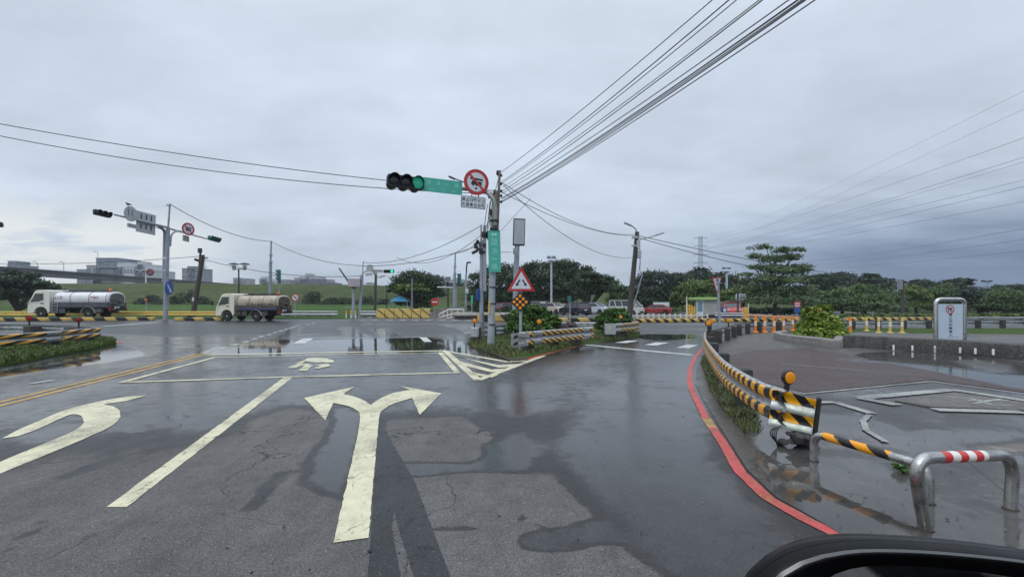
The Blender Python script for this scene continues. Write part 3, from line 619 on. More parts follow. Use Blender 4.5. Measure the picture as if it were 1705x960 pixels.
marking('road_marking', 'white stop line and crosswalk bars of the right lane', line([(974, 573.6), (1080, 584), (1153, 591)], .26) + [pp([(1024, 570.2), (1045, 566.8), (1064, 567), (1043, 571)]), pp([(1073, 574.2), (1092, 569.8), (1114, 570.3), (1094, 575)]), pp([(1125, 579), (1143, 573.8), (1163, 574.5), (1147, 580)])], whitep)
marking('road_marking', 'white edge lines of the cross road', line([(1100, 538.6), (1185, 539.5), (1240, 540.5)], .3) + line([(1130, 548), (1182, 548)], .2) + line([(-40, 537), (143, 539.2)], .3) + line([(172, 543.2), (263, 536.3)], .4) + line([(50, 639), (88, 633)], .12) + line([(600, 540), (745, 539)], .2), whitep)
marking('road_marking', 'red no-stopping line along the right road edge', curve([(1700, 1150), (1530, 985), (1395, 891), (1334, 861), (1278, 829), (1232, 786), (1204, 738), (1186, 712)], .10) + curve([(1176, 697), (1163, 672), (1152, 650), (1148, 632), (1150, 612), (1158, 594), (1170, 580)], .10), redp)
marking('road_marking', 'worn yellowish stretch of the red line', curve([(1189, 716), (1181, 704), (1174, 694)], .11), paint_mat('worn_yellow_paint', lin((186, 148, 84)), .52, .66))
marking('road_marking', 'red edge lines of the planted island', curve([(788, 575), (812, 585), (842, 596)], .14) + curve([(876, 598.5), (930, 583.5), (971, 573.6), (1026, 564), (1060, 560)], .14) + curve([(160, 565), (186, 566.5), (202, 571)], .16), redp)
marking('road_marking', 'pale worn lines at the island nose', curve([(849, 600), (868, 599.5), (905, 591.5)], .1), palep)
marking('pavement_marking', 'pale lines painted on the plaza paving', line([(1337, 657), (1550, 636.2), (1705, 656.5), (1800, 670)], .05) + line([(1432, 664), (1584, 650), (1705, 668), (1800, 683)], .22) + line([(1432, 664), (1495, 676)], .22) + line([(1556, 684), (1705, 688)], .2)
        + line([(1345, 672.5), (1390, 671), (1452, 690)], .14) + curve([(1448, 692), (1437, 702), (1442, 718), (1475, 738)], .07) + line([(1300, 607), (1440, 618)], .05), palep, .0205)
mb = MB(); mb.prism([tuple(v[:2]) for v in pp([(1490, 669), (1590, 655), (1705, 672), (1790, 683), (1790, 689), (1705, 685.5), (1547, 679.5)])], .004, .03); structure(mb.build('asphalt_patch', lotm))
marking('pavement_marking', 'pale bicycle symbol on the dark paving patch', line([(1578, 663), (1614, 667.5)], .05) + line([(1615, 666), (1652, 677)], .05) + line([(1610, 669.6), (1680, 669.6)], .05) + line([(1622, 675), (1668, 667)], .05) + line([(1652, 677.5), (1690, 679)], .05), palep, .034)

# loose grit and fallen leaves on the wet ground: too many to count
n = 900; V = []; Fs = []; Tt = []
for i in range(n):
    if i < 420: y = RNG.uniform(2.4, 9); x = RNG.uniform(-.9, .95) * y
    else: y = RNG.uniform(2.6, 12); x = RNG.uniform(.62, 1.15) * y + .2
    r = RNG.uniform(.004, .013) * (1.6 if RNG.random() < .12 else 1); a = RNG.uniform(0, 6.3); z = .014 if x > .55 * y else .002; o = len(V); k = RNG.uniform(.4, 1)
    V += [(x + r * math.cos(a), y + r * math.sin(a), z + .002), (x - k * r * math.sin(a), y + k * r * math.cos(a), z + .006 * k), (x - r * math.cos(a), y - r * math.sin(a), z + .002), (x + k * r * math.sin(a), y - k * r * math.cos(a), z + .005)]; Fs.append((o, o + 1, o + 2, o + 3)); Tt.append(RNG.beta(.8, 1.6))
me = bpy.data.meshes.new('leaf_litter'); me.from_pydata(V, [], Fs); at_ = me.attributes.new('tint', 'FLOAT', 'FACE'); at_.data.foreach_set('value', np.array(Tt, dtype=np.float32)); me.materials.append(leaf_mat('litter', (.012, .011, .010), (.05, .045, .035), (.20, .19, .17), .7))
o = bpy.data.objects.new('leaf_litter', me); COL.objects.link(o); structure(o, 'grit and small fallen leaves scattered over the wet road and plaza', 'stuff')
# ---------------------------------------------------------------- street furniture
def poly3(p): return [Vector(q) for q in p]
def resample(pts, step):
    pts = [Vector(p) for p in pts]; o = []
    for i in range(len(pts) - 1):  # Catmull-Rom
        p0, p1, p2, p3 = pts[max(i - 1, 0)], pts[i], pts[i + 1], pts[min(i + 2, len(pts) - 1)]
        n = max(1, int((p2 - p1).length / step))
        for k in range(n):
            t = k / n; o.append(.5 * ((2 * p1) + (p2 - p0) * t + (2 * p0 - 5 * p1 + 4 * p2 - p3) * t * t + (3 * p1 - p0 - 3 * p2 + p3) * t ** 3))
    return o + [pts[-1]]
WPROF = [(0, 0), (.012, .03), (.042, .09), (.052, .20), (.046, .31), (.010, .41), (.002, .5), (.010, .59), (.046, .69), (.052, .80), (.042, .91), (.012, .97), (0, 1.)]
def wbeam(path, z0, z1, side=1, o=Vector(), zs=None):
    """W profile swept along a ground path; side=+1 bulges to the left of travel"""
    mb = MB(); mb.uv = []; u = 0; m = len(WPROF); N = 2 * m
    for i, p in enumerate(path):
        if i: u += (path[i] - path[i - 1]).length
        t = (path[min(i + 1, len(path) - 1)] - path[max(i - 1, 0)]).normalized(); n = Vector((-t.y, t.x, 0)) * side
        dz = zs[i] if zs else 0.
        for k in range(N):
            a, v = WPROF[k] if k < m else WPROF[N - 1 - k]; off = a if k < m else a - .012
            mb.v.append(p - o + n * off + Vector((0, 0, z0 + (z1 - z0) * v + dz))); mb.uv.append((u, v))
    for i in range(len(path) - 1):
        for k in range(N): l = (k + 1) % N; mb.f.append((i * N + k, i * N + l, (i + 1) * N + l, (i + 1) * N + k))
    mb.f += [tuple(range(N - 1, -1, -1)), tuple((len(path) - 1) * N + k for k in range(N))]
    return mb
beamA = beam_mat('striped_beam_bright', lin((236, 168, 30)), .26, 60., 0., 0., wear=.5, metal=(.48, .50, .52))
beamB = beam_mat('striped_beam_faded', lin((214, 168, 84)), .34, 3.0, .14, .35, wear=.3)
beamL = beam_mat('striped_beam_left', lin((226, 170, 74)), .74, 6.2, .12, .55, wear=.25, metal=(.3, .31, .32))
beamG = beam_mat('plain_beam', (.3, .3, .3), .5, 1., 2., 0., metal=(.46, .48, .5))
beamY = mat('yellow_beam', lin((216, 184, 96)), .5, .1, .1, 4, dirt=(.2, .16, .08), dirt_amt=.5)
def reflector(parent, p, r, m, xd=(1, 0, 0), arm=.22):
    mb = MB(); mb.tube([(p[0], p[1], p[2]), (p[0], p[1], p[2] + arm)], .03, 8); M = FR((p[0], p[1], p[2] + arm + r * .9), xd)
    mb.at(M).lathe([(r * 1.14, -.035), (r * 1.14, .012), (r * 1.02, .016)], 20); rf = mb.build('reflector', black, parent)
    mb = MB(); mb.at(M).lathe([(r, .0165), (r * .98, .026), (r * .7, .034), (.01, .038)], 20); mb.build('lens', m, rf)
def guard_rail(name, label, path, z0, z1, m, side, posts, pm, post_d=(.16, .16), group=None, refl=(), zs=None, step=.35, end=None, postoff=-.14, post_top=None):
    path = resample([Vector((p[0], p[1], 0)) for p in path], step); o = path[0].copy()
    t = thing(name, label, 'guard rail', o, 0, group)
    wbeam(path, z0, z1, side, o, zs).build('beam', m, t)
    L = [0]
    for a, b in zip(path, path[1:]): L.append(L[-1] + (b - a).length)
    def at(s):
        s = max(0, min(L[-1], s)); i = max(0, min(len(path) - 2, int(np.searchsorted(L, s)) - 1)); k = (s - L[i]) / max(1e-6, L[i + 1] - L[i]); d = (path[i + 1] - path[i]).normalized(); return path[i].lerp(path[i + 1], k), d
    for s in posts:
        p, d = at(s); n = Vector((-d.y, d.x, 0)) * side; q = p + n * postoff - o; h = (post_top or z1 - .02)
        MB().box((q.x, q.y, h / 2), (post_d[0], post_d[1], h), math.atan2(d.y, d.x), 1., .015).build('post', pm, t)
    for s, r, mm, xd in refl:
        p, d = at(s); n = Vector((-d.y, d.x, 0)) * side; q = p + n * postoff * .6 - o; reflector(t, (q.x, q.y, z1 - .02), r, mm, xd)
    return t, path, at
# --- the curved striped rail on the right
RP = [(2.86, 5.02), (2.87, 5.5), (2.95, 5.95), (3.10, 6.6), (3.36, 7.6), (3.95, 9.4), (5.0, 12.4), (6.2, 15.4), (6.9, 16.9)]
t, path, at = guard_rail('guard_rail', 'bent guard rail with bright yellow and black tape curving along the right road edge', RP, .22, .595, beamA, 1, [1.9, 4.2, 6.6, 8.8, 11.0, 12.9], woodpost, (.22, .2),
                         refl=[(11.6, .085, amber, (1, .1, 0)), (12.6, .085, amber, (1, .1, 0)), (10.9, .085, amber, (1, .1, 0))])
o = path[0]
# its crumpled end plate with broad diagonal tape, standing proud and leaning
pl0, pl1 = Vector((2.84, 5.14, 0)), Vector((3.10, 4.86, 0))
xd = Vector((.58, -.40, -.075)); xd.normalize(); M = FR(Vector((2.765, 5.14, .395)) - o, xd, Vector((.10, .0, 1)))
def plate_pt(s, v): # s along 0..1, v -.5...5 : a shallow W
    k = .018 * math.cos(v * 4 * PI) ; return (s * .40, v * .37 + .012 * math.sin(s * 5) * (v > .3), k + .03 * s * s)
mb = MB().at(M); ns, nv = 8, 16
P = [plate_pt(i / ns, j / nv - .5) for i in range(ns + 1) for j in range(nv + 1)]
P += [(a, b, c - .014) for a, b, c in P]; q = (ns + 1) * (nv + 1); fs = []
for i in range(ns):
    for j in range(nv):
        a = i * (nv + 1) + j; fs += [(a, a + nv + 1, a + nv + 2, a + 1), (q + a, q + a + 1, q + a + nv + 2, q + a + nv + 1)]
for i in range(ns): a = i * (nv + 1); fs += [(a, q + a, q + a + nv + 1, a + nv + 1), (a + nv, a + 2 * nv + 1, q + a + 2 * nv + 1, q + a + nv)]
for j in range(nv): a = j; b = ns * (nv + 1) + j; fs += [(a, a + 1, q + a + 1, q + a), (b, q + b, q + b + 1, b + 1)]
mb.add(P, fs); ep = mb.build('end_plate', galv, t)
def tape(name, v0, v1, m, parent, s0=0., s1=1., sl=.0, z=.003):
    mb = MB().at(M); n = 10; q = 6; P = []
    for i in range(n + 1):
        v = v0 + (v1 - v0) * i / n
        for j in range(q + 1):
            x = min(1, max(0, s0 + (s1 - s0) * j / q + (.5 - i / n) * sl)); a, b, c = plate_pt(x, v); P.append((a, b, c + z))
    mb.add(P, [(i * (q + 1) + j, i * (q + 1) + j + 1, (i + 1) * (q + 1) + j + 1, (i + 1) * (q + 1) + j) for i in range(n) for j in range(q)]); mb.build(name, m, parent)
for v0, v1 in ((.20, .5), (-.32, -.05)):
    tape('black_tape', v0, v1, black, ep, 0., 1., 0., .0025)
    ymat = mat('yellow_tape', lin((246, 172, 24)), .35, 0, .06, 8, dirt=lin((200, 140, 40)), dirt_amt=.5)
    tape('yellow_tape', v0, v1, ymat, ep, .26, .58, .26, .0055); tape('yellow_tape', v0, v1, ymat, ep, .88, 1.2, .26, .0055); tape('yellow_tape', v0, v1, ymat, ep, -.4, -.02, .26, .0055)
refm = mat('reflective_patch', lin((150, 158, 150)), .32, .4, .2, 14, dirt=lin((196, 206, 190)), dirt_amt=.6)
tape('reflective_strip', -.05, .2, refm, ep, .22, .96, 0., .003); tape('reflective_strip', -.49, -.33, refm, ep, .06, .96, 0., .003)
mb = MB().at(M @ TR(.40, 0, -.02)); mb.box((.02, 0, -.03), (.05, .37, .09), 0, .9, .012); mb.build('end_cap', rubber, t)
# crumpled foot, wires and the amber disc on its stalk
mb = MB(); random.seed(3)
for k in range(14): mb.ball((.10 + random.uniform(-.12, .16), -.03 + random.uniform(-.09, .09), .06 + random.uniform(-.05, .09)), (random.uniform(.04, .08), random.uniform(.03, .07), random.uniform(.02, .06)), 14, 10)
mb.v = [v + Vector(mnoise.noise_vector(v * 16)) * .022 + Vector(mnoise.noise_vector(v * 45)) * .008 for v in mb.v]; mb.build('broken_foot', woodpost, t)
mb = MB()
for k in range(4): a = random.uniform(0, 6); mb.tube(bez((-.05, 0, .22), (-.16 - .03 * k, -.05 + .03 * k, .18), (-.10 + .02 * k, -.03 + .02 * k, .01), 8), .006, 5)
mb.build('torn_cable', black, t)
dp = W(1314, 628, 5.12) - o
mb = MB(); mb.tube([(dp.x - .045, dp.y + .03, .42), (dp.x - .01, dp.y + .01, dp.z - .04)], .028, 8); mb.at(FR(dp, (1, .25, 0))).lathe([(.076, -.03), (.076, .01), (.066, .014)], 24); rf = mb.build('reflector', black, t)
mb = MB(); mb.at(FR(dp, (1, .25, 0))).lathe([(.064, .0145), (.062, .022), (.04, .028), (.006, .03)], 24); mb.build('lens', amber, rf)
# tall plain continuation behind the give-way sign and along the far road
guard_rail('guard_rail', 'plain grey guard rail on dark posts running off to the right of the cycle path', [(7.1, 17.4), (8.2, 19.), (9.6, 21.2), (11.4, 23.9), (13.6, 26.), (17, 27.3), (22.6, 28.4), (32, 29.8), (46, 31)], .20, .52, beamG, 1,
           [.8, 2.6, 4.4, 6.2, 8.2, 10.0] + [11.9 + 1.75 * k for k in range(18)], woodpost, (.24, .2), refl=[(3.4, .085, amber, (1, 0, 0))], postoff=-.2, step=.8)
# left rails
guard_rail('guard_rail', 'striped guard rail rounding the grassy left traffic island', [(-15.25, 17.75), (-15.0, 16.8), (-14.75, 15.6), (-14.6, 15.5), (-14.8, 12.6), (-15.6, 10.5)], .27, .62, beamL, 1, [.35, 2.1, 4.3, 6.6], woodpost, (.42, .4), step=.3, postoff=-.3)
guard_rail('guard_rail', 'rusty grey guard rail with red reflectors behind the striped left rail', [(-15.9, 18.2), (-18.1, 19.4), (-21.5, 20.6), (-27, 21.5)], .30, .60, beamG, -1, [.9, 4.1, 7.2], woodpost, (.5, .4), refl=[(.7, .08, redref, (.6, .7, 0)), (4.6, .10, redref, (.7, .6, 0))], postoff=-.3)
# island rails in the middle
tt, p_, a_ = guard_rail('guard_rail', 'striped guard rail with a battered grey end below the triangular sign', [GY(866, 14.1), GY(882, 14.5), GY(905, 15.1), GY(945, 16.2), GY(988, 17.6)], .23, .66, beamB, -1, [.75, 2.15, 3.5], woodpost, (.30, .24), refl=[(1.2, .075, amber, (1, 0, 0))], step=.3, postoff=-.22)
M2 = FR(GY(863, 14.02, .43) - p_[0], Vector((1, .25, 0)))
mb = MB().at(M2); mb.prism(rrect(.42, .40, .05), -.03, .02); mb.at(M2 @ TR(.16, .05, .05)).box((0, .09, 0), (.34, .13, .05), -.15, 1., .02); mb.at(M2 @ TR(.14, -.12, .05)).box((0, 0, 0), (.3, .12, .05), .1, 1., .02); ep = mb.build('end_plate', mat('dented_grey_steel', lin((150, 154, 156)), .4, .4, .2, 7, dirt=(.12, .12, .12), dirt_amt=.7), tt)
for y in (.10, -.10): MB().at(M2 @ TR(-.08, y, .022)).flat([(-.10, -.05), (.02, -.05), (.10, .05), (-.02, .05)], 0).build('black_tape', black, ep)
ts_, ps_, as_ = guard_rail('guard_rail', 'short striped guard rail with blank pale end beside the leafy bush', [GY(1010, 19.6), GY(1032, 20.4), GY(1052, 21.2), GY(1063, 22.4)], .28, .66, beamB, -1, [.5, 1.5], woodpost, (.4, .3), refl=[(1.35, .07, amber, (1, 0, 0))], step=.3, postoff=-.2)
Ms = FR(GY(1016, 19.5, .47) - ps_[0], Vector((1, .15, 0))); MB().at(Ms).prism(rrect(.46, .44, .06), -.02, .03).build('end_plate', mat('pale_steel', lin((176, 178, 176)), .45, .3, .12, 6, dirt=(.2, .19, .17), dirt_amt=.5), ts_)
t_, p2_, a2_ = guard_rail('guard_rail', 'dark guard rail with grey box end left of the leaning signal pole', [GY(790, 18.6), GY(806, 19.6), GY(838, 21.3), GY(870, 22.4)], .20, .55, beamG, 1, [.5, 2.0, 3.2], woodpost, (.42, .3), refl=[(.2, .085, amber, (1, 0, 0))], postoff=.12, step=.5)
MB().at(FR(W(790.5, 553, 18.4) - p2_[0], (1, -.1, 0), (.08, 0, 1))).box((0, 0, 0), (.30, .38, .2), 0, .85, .03).build('end_box', signback, t_)
mb = MB(); mb.tube([GY(805, 18.9) - p2_[0], W(804, 520, 18.9) - p2_[0]], .045, 8); mb.build('thin_stake', concp, t_)
# far rails
def far_rail(label, a, b, z0, z1, m, posts, grp=None, pm=woodpost): guard_rail('guard_rail', label, [a, (Vector(a) + Vector(b)) / 2, b], z0, z1, m, -1, posts, pm, (.3, .25), step=2., postoff=-.2, group=grp)
far_rail('yellow guard rail running along the far road behind the white tanker', GY(-60, 47.6), GY(362, 47.9), .28, .72, beamY, [2 + 4 * k for k in range(6)])
far_rail('grey guard rail behind the rear of the cream tanker', GY(462, 50.5), GY(562, 50.), .25, .72, beamG, [1, 3.3, 5.6], pm=concrete)
far_rail('short grey guard rail beside the striped yellow barrier', GY(600, 50.5), GY(626, 50.3), .25, .72, beamG, [.4, 1.4], pm=concrete)
far_rail('pale guard rail across the car park entrance right of the booth', GY(1190, 44.5), GY(1238, 44), .30, .66, beamG, [.4, 2.], pm=concrete)
far_rail('long grey guard rail on the far verge at the right edge', GY(1405, 43.5), GY(1760, 45.5), .06, .25, beamG, [2 + 4 * k for k in range(5)])
far_rail('pale guard rail glimpsed behind the dry shrub', GY(925, 25.8), GY(1030, 25.2), .30, .50, beamG, [.6, 2.8])
# ---- striped kerbs
def kerb(label, a, b, h, d, m=kerbstripe):
    a, b = Vector(a), Vector(b); L = (b - a).length; o = thing('striped_kerb', label, 'kerb', (a + b) / 2, math.atan2(b.y - a.y, b.x - a.x))
    MB().box((0, 0, h / 2), (L, d, h), 0, .94, .04).build('kerb_block', m, o); return o
kerb('yellow and black striped kerb in front of the white tanker truck', GY(-40, 40.5), GY(257, 42.6), .30, .5)
kerb('shorter yellow and black kerb ending before the cream tanker truck', GY(293, 42), GY(371, 42.2), .28, .5)
kerb('thin yellow and black kerb along the far edge of the right road', GY(1058, 38.2), GY(1325, 40.2), .26, .5, rub_stripe)
kerb('fine striped kerb on the far side beyond the orange bollards', GY(1408, 41.5), GY(1560, 42), .30, .5, rub_stripe)
kerb('striped kerb glimpsed between the two bushes', GY(900, 40), GY(1040, 40), .3, .6)
kerb('striped kerb glimpsed behind the leaning signal pole', GY(795, 40.5), GY(862, 40.5), .55, .8)
# ---- signals and signs
def signal_head(parent, M, n=3, r=.15, lit=None, body=sigblk, vert=False, name='signal_head', lens=lensoff, litm=lensgreen, visor=.26, drum=0., arc=(-35, 250)):
    pitch = r * 2.12; L = pitch * n + .06; w_, h_ = (pitch, L) if vert else (L, pitch)
    mb = MB().at(M); mb.prism(rrect(w_, h_, r * .5), -.14, .05); hd = mb.build(name, body, parent)
    for k in range(n):
        c = (k - (n - 1) / 2) * pitch; cx, cy = (0, -c) if vert else (c, 0)
        if drum: MB().at(M @ TR(cx, cy, -.14)).lathe([(r * .98, .0), (r * .96, -drum * .75), (r * .8, -drum * .93), (r * .4, -drum)][::-1], 18).build('rear_drum', body, hd)
        mb = MB().at(M @ TR(cx, cy, 0)); mb.lathe([(r, .051), (r * .85, .07), (r * .5, .085), (.01, .092)], 18); mb.build('lens', litm if k == lit else lens, hd)
        mb = MB().at(M @ TR(cx, cy, .05)); n_ = 16; P = []; f = []
        for i in range(n_ + 1):
            a = R(arc[0]) + R(arc[1]) * i / n_; dpt = visor * (.45 + .55 * max(0, math.sin(a)))
            for rr in (r * 1.08, r * 1.02):
                for z in (0, dpt): P.append((rr * math.cos(a), rr * math.sin(a), z))
        for i in range(n_):
            q = 4 * i; f += [(q, q + 4, q + 5, q + 1), (q + 2, q + 3, q + 7, q + 6), (q + 1, q + 5, q + 7, q + 3)]
        mb.add(P, f); mb.build('visor', body, hd)
    return hd
def round_prohib(parent, M, r, picto=None, label=None):
    mb = MB().at(M); mb.lathe([(r, -.012), (r, .012)], 40); s = mb.build('road_sign', signred, parent, label)
    mb = MB().at(M); mb.flat(circ(0, 0, r * .74, 40), .0145); mb.build('sign_face', signwhite, s)
    mb = MB().at(M)
    if picto: picto(mb, r)
    if mb.v: mb.build('symbol', signblack, s)
    mb = MB().at(M); bar(mb, (-.6 * r, .6 * r), (.6 * r, -.6 * r), r * .17, .021); mb.build('slash', signred, s)
    return s
def truck_picto(mb, r):
    k = r; P = lambda pts: mb.flat([(x * k, y * k) for x, y in pts], .0165)
    P([(-.5, .18), (.5, .10), (.5, .26), (-.5, .34)]); P([(-.42, -.06), (-.42, -.22), (.42, -.26), (.42, .04), (-.1, .06), (-.1, .1), (-.32, .12)])
    for x in (-.26, .04, .3): mb.flat([(x * k + px * 1., -.27 * k + py) for px, py in circ(0, 0, .07 * k, 12)], .0165)
    P([(-.1, -.42), (.06, -.42), (.06, -.58), (-.1, -.58)])
def plate(parent, M, w, h, face=signwhite, edge=None, name='road_sign', label=None, r=.03):
    mb = MB().at(M); mb.prism(rrect(w, h, r), -.012, .012); s = mb.build(name, edge or face, parent, label)
    if edge: mb = MB().at(M); mb.flat(rrect(w - .04, h - .04, r * .7), .0145); mb.build('sign_face', face, s)
    return s
def lettering(parent, M, items, m, z=.016, bold=.012):
    mb = MB().at(M)
    for s, x, y, h in items: text(mb, s, 1., x, y, z - .002, h=h[1] if hasattr(h, '__len__') else h, w=h[0] if hasattr(h, '__len__') else None, bold=bold)
    return mb.build('lettering', m, parent)
def scrib(mb, x0, x1, y, h, n, z, seed=1):
    """illegible far-off characters: a few brush strokes each"""
    r = random.Random(seed); w_ = (x1 - x0) / n
    for k in range(n):
        cx = x0 + w_ * (k + .5); s = w_ * .38
        for j in range(r.randint(3, 5)):
            if r.random() < .5: yy = y + r.uniform(-.45, .45) * h; bar(mb, (cx - s, yy), (cx + s, yy), h * .12, z)
            else: xx = cx + r.uniform(-s, s) * .8; bar(mb, (xx, y - h * .48), (xx + r.uniform(-.2, .2) * s, y + h * .48), h * .12, z)
# the leaning signal pole in the middle
A0 = G(817, 577); t = thing('signal_pole', 'leaning grey signal pole with green name boards and round no-trucks sign on the island', 'signal pole', A0)
def L3(px, py, Y, o=A0): return W(px, py, Y) - o
Yp = A0.y
mb = MB(); mb.tube([L3(817, 577, Yp) - Vector((0, 0, .1)), L3(819.5, 470, Yp), L3(822, 385, Yp)], [.125, .115, .10], 16); mb.build('pole', mat('pale_grey_pole', lin((158, 166, 174)), .5, .05, .12, 4, dirt=(.13, .125, .12), dirt_amt=.6), t)
mb = MB(); mb.tube([L3(822, 386, Yp), L3(825.5, 318, Yp)], [.10, .09], 14); mb.tube([L3(827.5, 390, Yp + .05), L3(832, 284, Yp + .05)], [.055, .045], 10); mb.build('upper_pole', mat('rusty_brown_pole', lin((122, 112, 104)), .7, 0, .2, 6, dirt=(.06, .05, .045), dirt_amt=.6), t)
aL, aR = L3(649, 300, 15.6), L3(806, 318, 16.7)
mb = MB(); mb.tube([L3(824, 375, Yp - .1), L3(825, 348, Yp - .12)] + bez(L3(823.5, 338, Yp - .12), L3(818, 322, Yp - .15), aR, 8) + [aL.lerp(aR, .6), aL.lerp(aR, .3)], [.075] * 11 + [.06, .05], 10); mb.build('arm', mat('worn_steel_arm', lin((150, 152, 150)), .5, .3, .15, 6, dirt=(.2, .16, .12), dirt_amt=.5), t)
mb = MB()
for py in (436, 478, 505, 540): MB().lathe([(.135, -.02), (.14, 0), (.135, .02)], 14, c=L3(818 + (577 - py) * .023, py, Yp)).build('clamp_band', dkmetal, t)
ax = (aR - aL).normalized(); au = Vector((0, 0, 1)); an = ax.cross(au).normalized()
def AM(px, py, off=.12): Y = 15.6 + (px - 649) / (806 - 649) * 1.1; return FR(L3(px, py, Y) + an * off, ax, au)
signal_head(t, AM(675, 304, .1) @ Matrix.Rotation(R(4), 4, 'Y') @ Matrix.Rotation(R(-4), 4, 'X'), 3, .180, 2, litm=lensdim, visor=.20, drum=.5, arc=(-50, 280))
s = plate(t, AM(736, 311, .09), 1.34, .46, signgreen, None, 'street_name_sign'); M = AM(736, 311, .09)
lettering(s, M, [(c, x, .075, (.14, .14 if c != '一' else .018)) for c, x in zip('疏洪一路', (-.47, -.15, .15, .47))] + [('Shuhong', -.36, -.13, (.2, .06)), ('1st', .02, -.13, (.12, .06)), ('Rd.', .38, -.13, (.12, .06))], signlet, bold=0.)
M = AM(790.5, 305.5, .2); round_prohib(t, M, .44, truck_picto)
M = AM(786, 338.5, .16); s = plate(t, M, .86, .40, signwhite, mat('sign_dark_edge', (.05, .06, .1), .5), 'road_sign')
lettering(s, M, [(c, -.345 + .138 * i, .085, (.115, .13)) for i, c in enumerate('禁止15噸以上'.replace('15', '|'))  if c != '|'] + [('15', -.345 + .138 * 2, .085, (.115, .12))] + [(c, -.345 + .138 * i, -.085, (.115, .13)) for i, c in enumerate('大貨車左右轉')], signblack, bold=.02)
mb = MB().at(AM(790, 325, .1)); mb.box((-.12, 0, 0), (.03, .5, .02)); mb.box((.12, 0, 0), (.03, .5, .02)); mb.build('bracket', signred, t)
mb = MB(); mb.tube([L3(772, 303, 16.6), L3(757, 297.5, 16.5)], .02, 6); mb.at(FR(L3(752.5, 296, 16.45), (1, 0, -.45))).box((0, 0, 0), (.24, .06, .08), 0, 1., .015); mb.build('camera', dkmetal, t)
M = FR(L3(823.3, 418, Yp - .16), (1, .05, .02), (.025, 0, 1)); s = plate(t, M, .42, 1.44, signgreen, None, 'street_name_sign')
mb = MB().at(M); mb.flat([(-.11, .58), (-.04, .66), (-.04, .615), (.04, .615), (.04, .66), (.11, .58), (.04, .50), (.04, .545), (-.04, .545), (-.04, .50)], .0155); mb.build('arrow_emblem', signlet, s)
lettering(s, M, [('疏', 0, .32, (.22, .26)), ('洪', 0, -.0, (.2, .2)), ('一', 0, -.27, (.17, .03)), ('路', 0, -.53, (.2, .2))], signlet, bold=0.)
mb = MB()   # jumble of junctions and insulators at the top
random.seed(5)
for k in range(10): mb.ball(L3(823 + random.uniform(-9, 7), 322 + random.uniform(-6, 34), Yp + random.uniform(-.05, .2)), (.05, .05, random.uniform(.05, .14)), 7, 5)
for py in (292, 306, 318, 326, 336): mb.ball(L3(834.5, py, Yp + .05), (.045, .045, .055), 8, 6); mb.tube([L3(831, py, Yp + .05), L3(835, py, Yp + .05)], .015, 6)
mb.ball(L3(828.5, 288, Yp + .05), (.05, .05, .1), 8, 6); mb.box(L3(823, 367, Yp - .1), (.3, .24, .05)); mb.box(L3(823, 381, Yp - .1), (.3, .24, .05)); mb.build('insulator_cluster', dkmetal, t)
mb = MB()
for x0, y0, x1, y1 in ((818, 330, 815, 375), (816, 335, 812, 400), (812, 340, 806, 395), (829, 330, 828, 386), (821, 326, 817, 384)): mb.tube(bez(L3(x0, y0, Yp + .1), L3((x0 + x1) / 2 - 3, (y0 + y1) / 2 + 4, Yp + .15), L3(x1, y1, Yp + .2), 6), .012, 5)
mb.build('hanging_cable', wire, t)
for m_, pts in ((yelpaint, [(815.5, 502), (814.5, 522)]),): mb = MB(); mb.tube([L3(*pts[0], Yp - .13), L3(*pts[1], Yp - .13)], .03, 6); mb.build('cable_guard', m_, t)
# the second, farther signal pole behind it
B0 = GY(801.5, 38); t = thing('signal_pole', 'farther signal pole hung with cables and small cameras, just left of the leaning pole', 'signal pole', B0); L_ = lambda px, py, dy=0: W(px, py, 38 + dy) - B0
mb = MB(); mb.tube([L_(801.5, 538) * 1, L_(801.8, 400)], [.16, .13], 12); mb.tube([L_(801.2, 400), L_(801, 374)], [.07, .06], 8); mb.build('pole', polegrey, t)
mb = MB(); mb.box(L_(807, 430), (.26, .3, 5.2)); mb.build('conduit', galv, t)
signal_head(t, FR(L_(812, 391.5, -.3), (.45, .9, 0)), 3, .22, None, sigblk)
mb = MB(); random.seed(9)
for k in range(12): mb.box(L_(798 + random.uniform(-7, 10), 408 + random.uniform(-10, 14), -.2), (random.uniform(.1, .4), .2, random.uniform(.1, .4)), random.uniform(0, 3), .8)
mb.at(FR(L_(791, 419, -.2), (1, 0, .55))).box((0, 0, 0), (.55, .2, .25)); mb.build('camera_cluster', dkmetal, t)
M = FR(L_(797.5, 491, -.2), (.35, .9, 0)); mb = MB().at(M); mb.lathe([(.5, -.02), (.5, .02)], 24); mb.build('road_sign', signblue, t)
# back-lit info panel on a post
C0 = GY(857.5, 27); t = thing('display_post', 'blank rectangular display panel on a grey post behind the triangular sign', 'display panel', C0); L_ = lambda px, py, dy=0: W(px, py, 27 + dy) - C0
mb = MB(); mb.tube([L_(856.5, 549) , L_(861, 408)], [.16, .14], 12); mb.box(L_(858, 418), (.25, .3, .3)); mb.build('post', polegrey, t)
M = FR(L_(864.5, 386, -.15), (1, .1, -.03), (.04, 0, 1)); mb = MB().at(M); mb.box((0, 0, -.1), (.66, 1.5, .24), 0, 1., .02); pn = mb.build('panel', dkmetal, t); MB().at(M).flat(rrect(.58, 1.36, .02), .0225).build('screen', mat('blank_screen', lin((168, 172, 180)), .35, 0, .06, 2, dirt=lin((150, 140, 120)), dirt_amt=.4), pn)
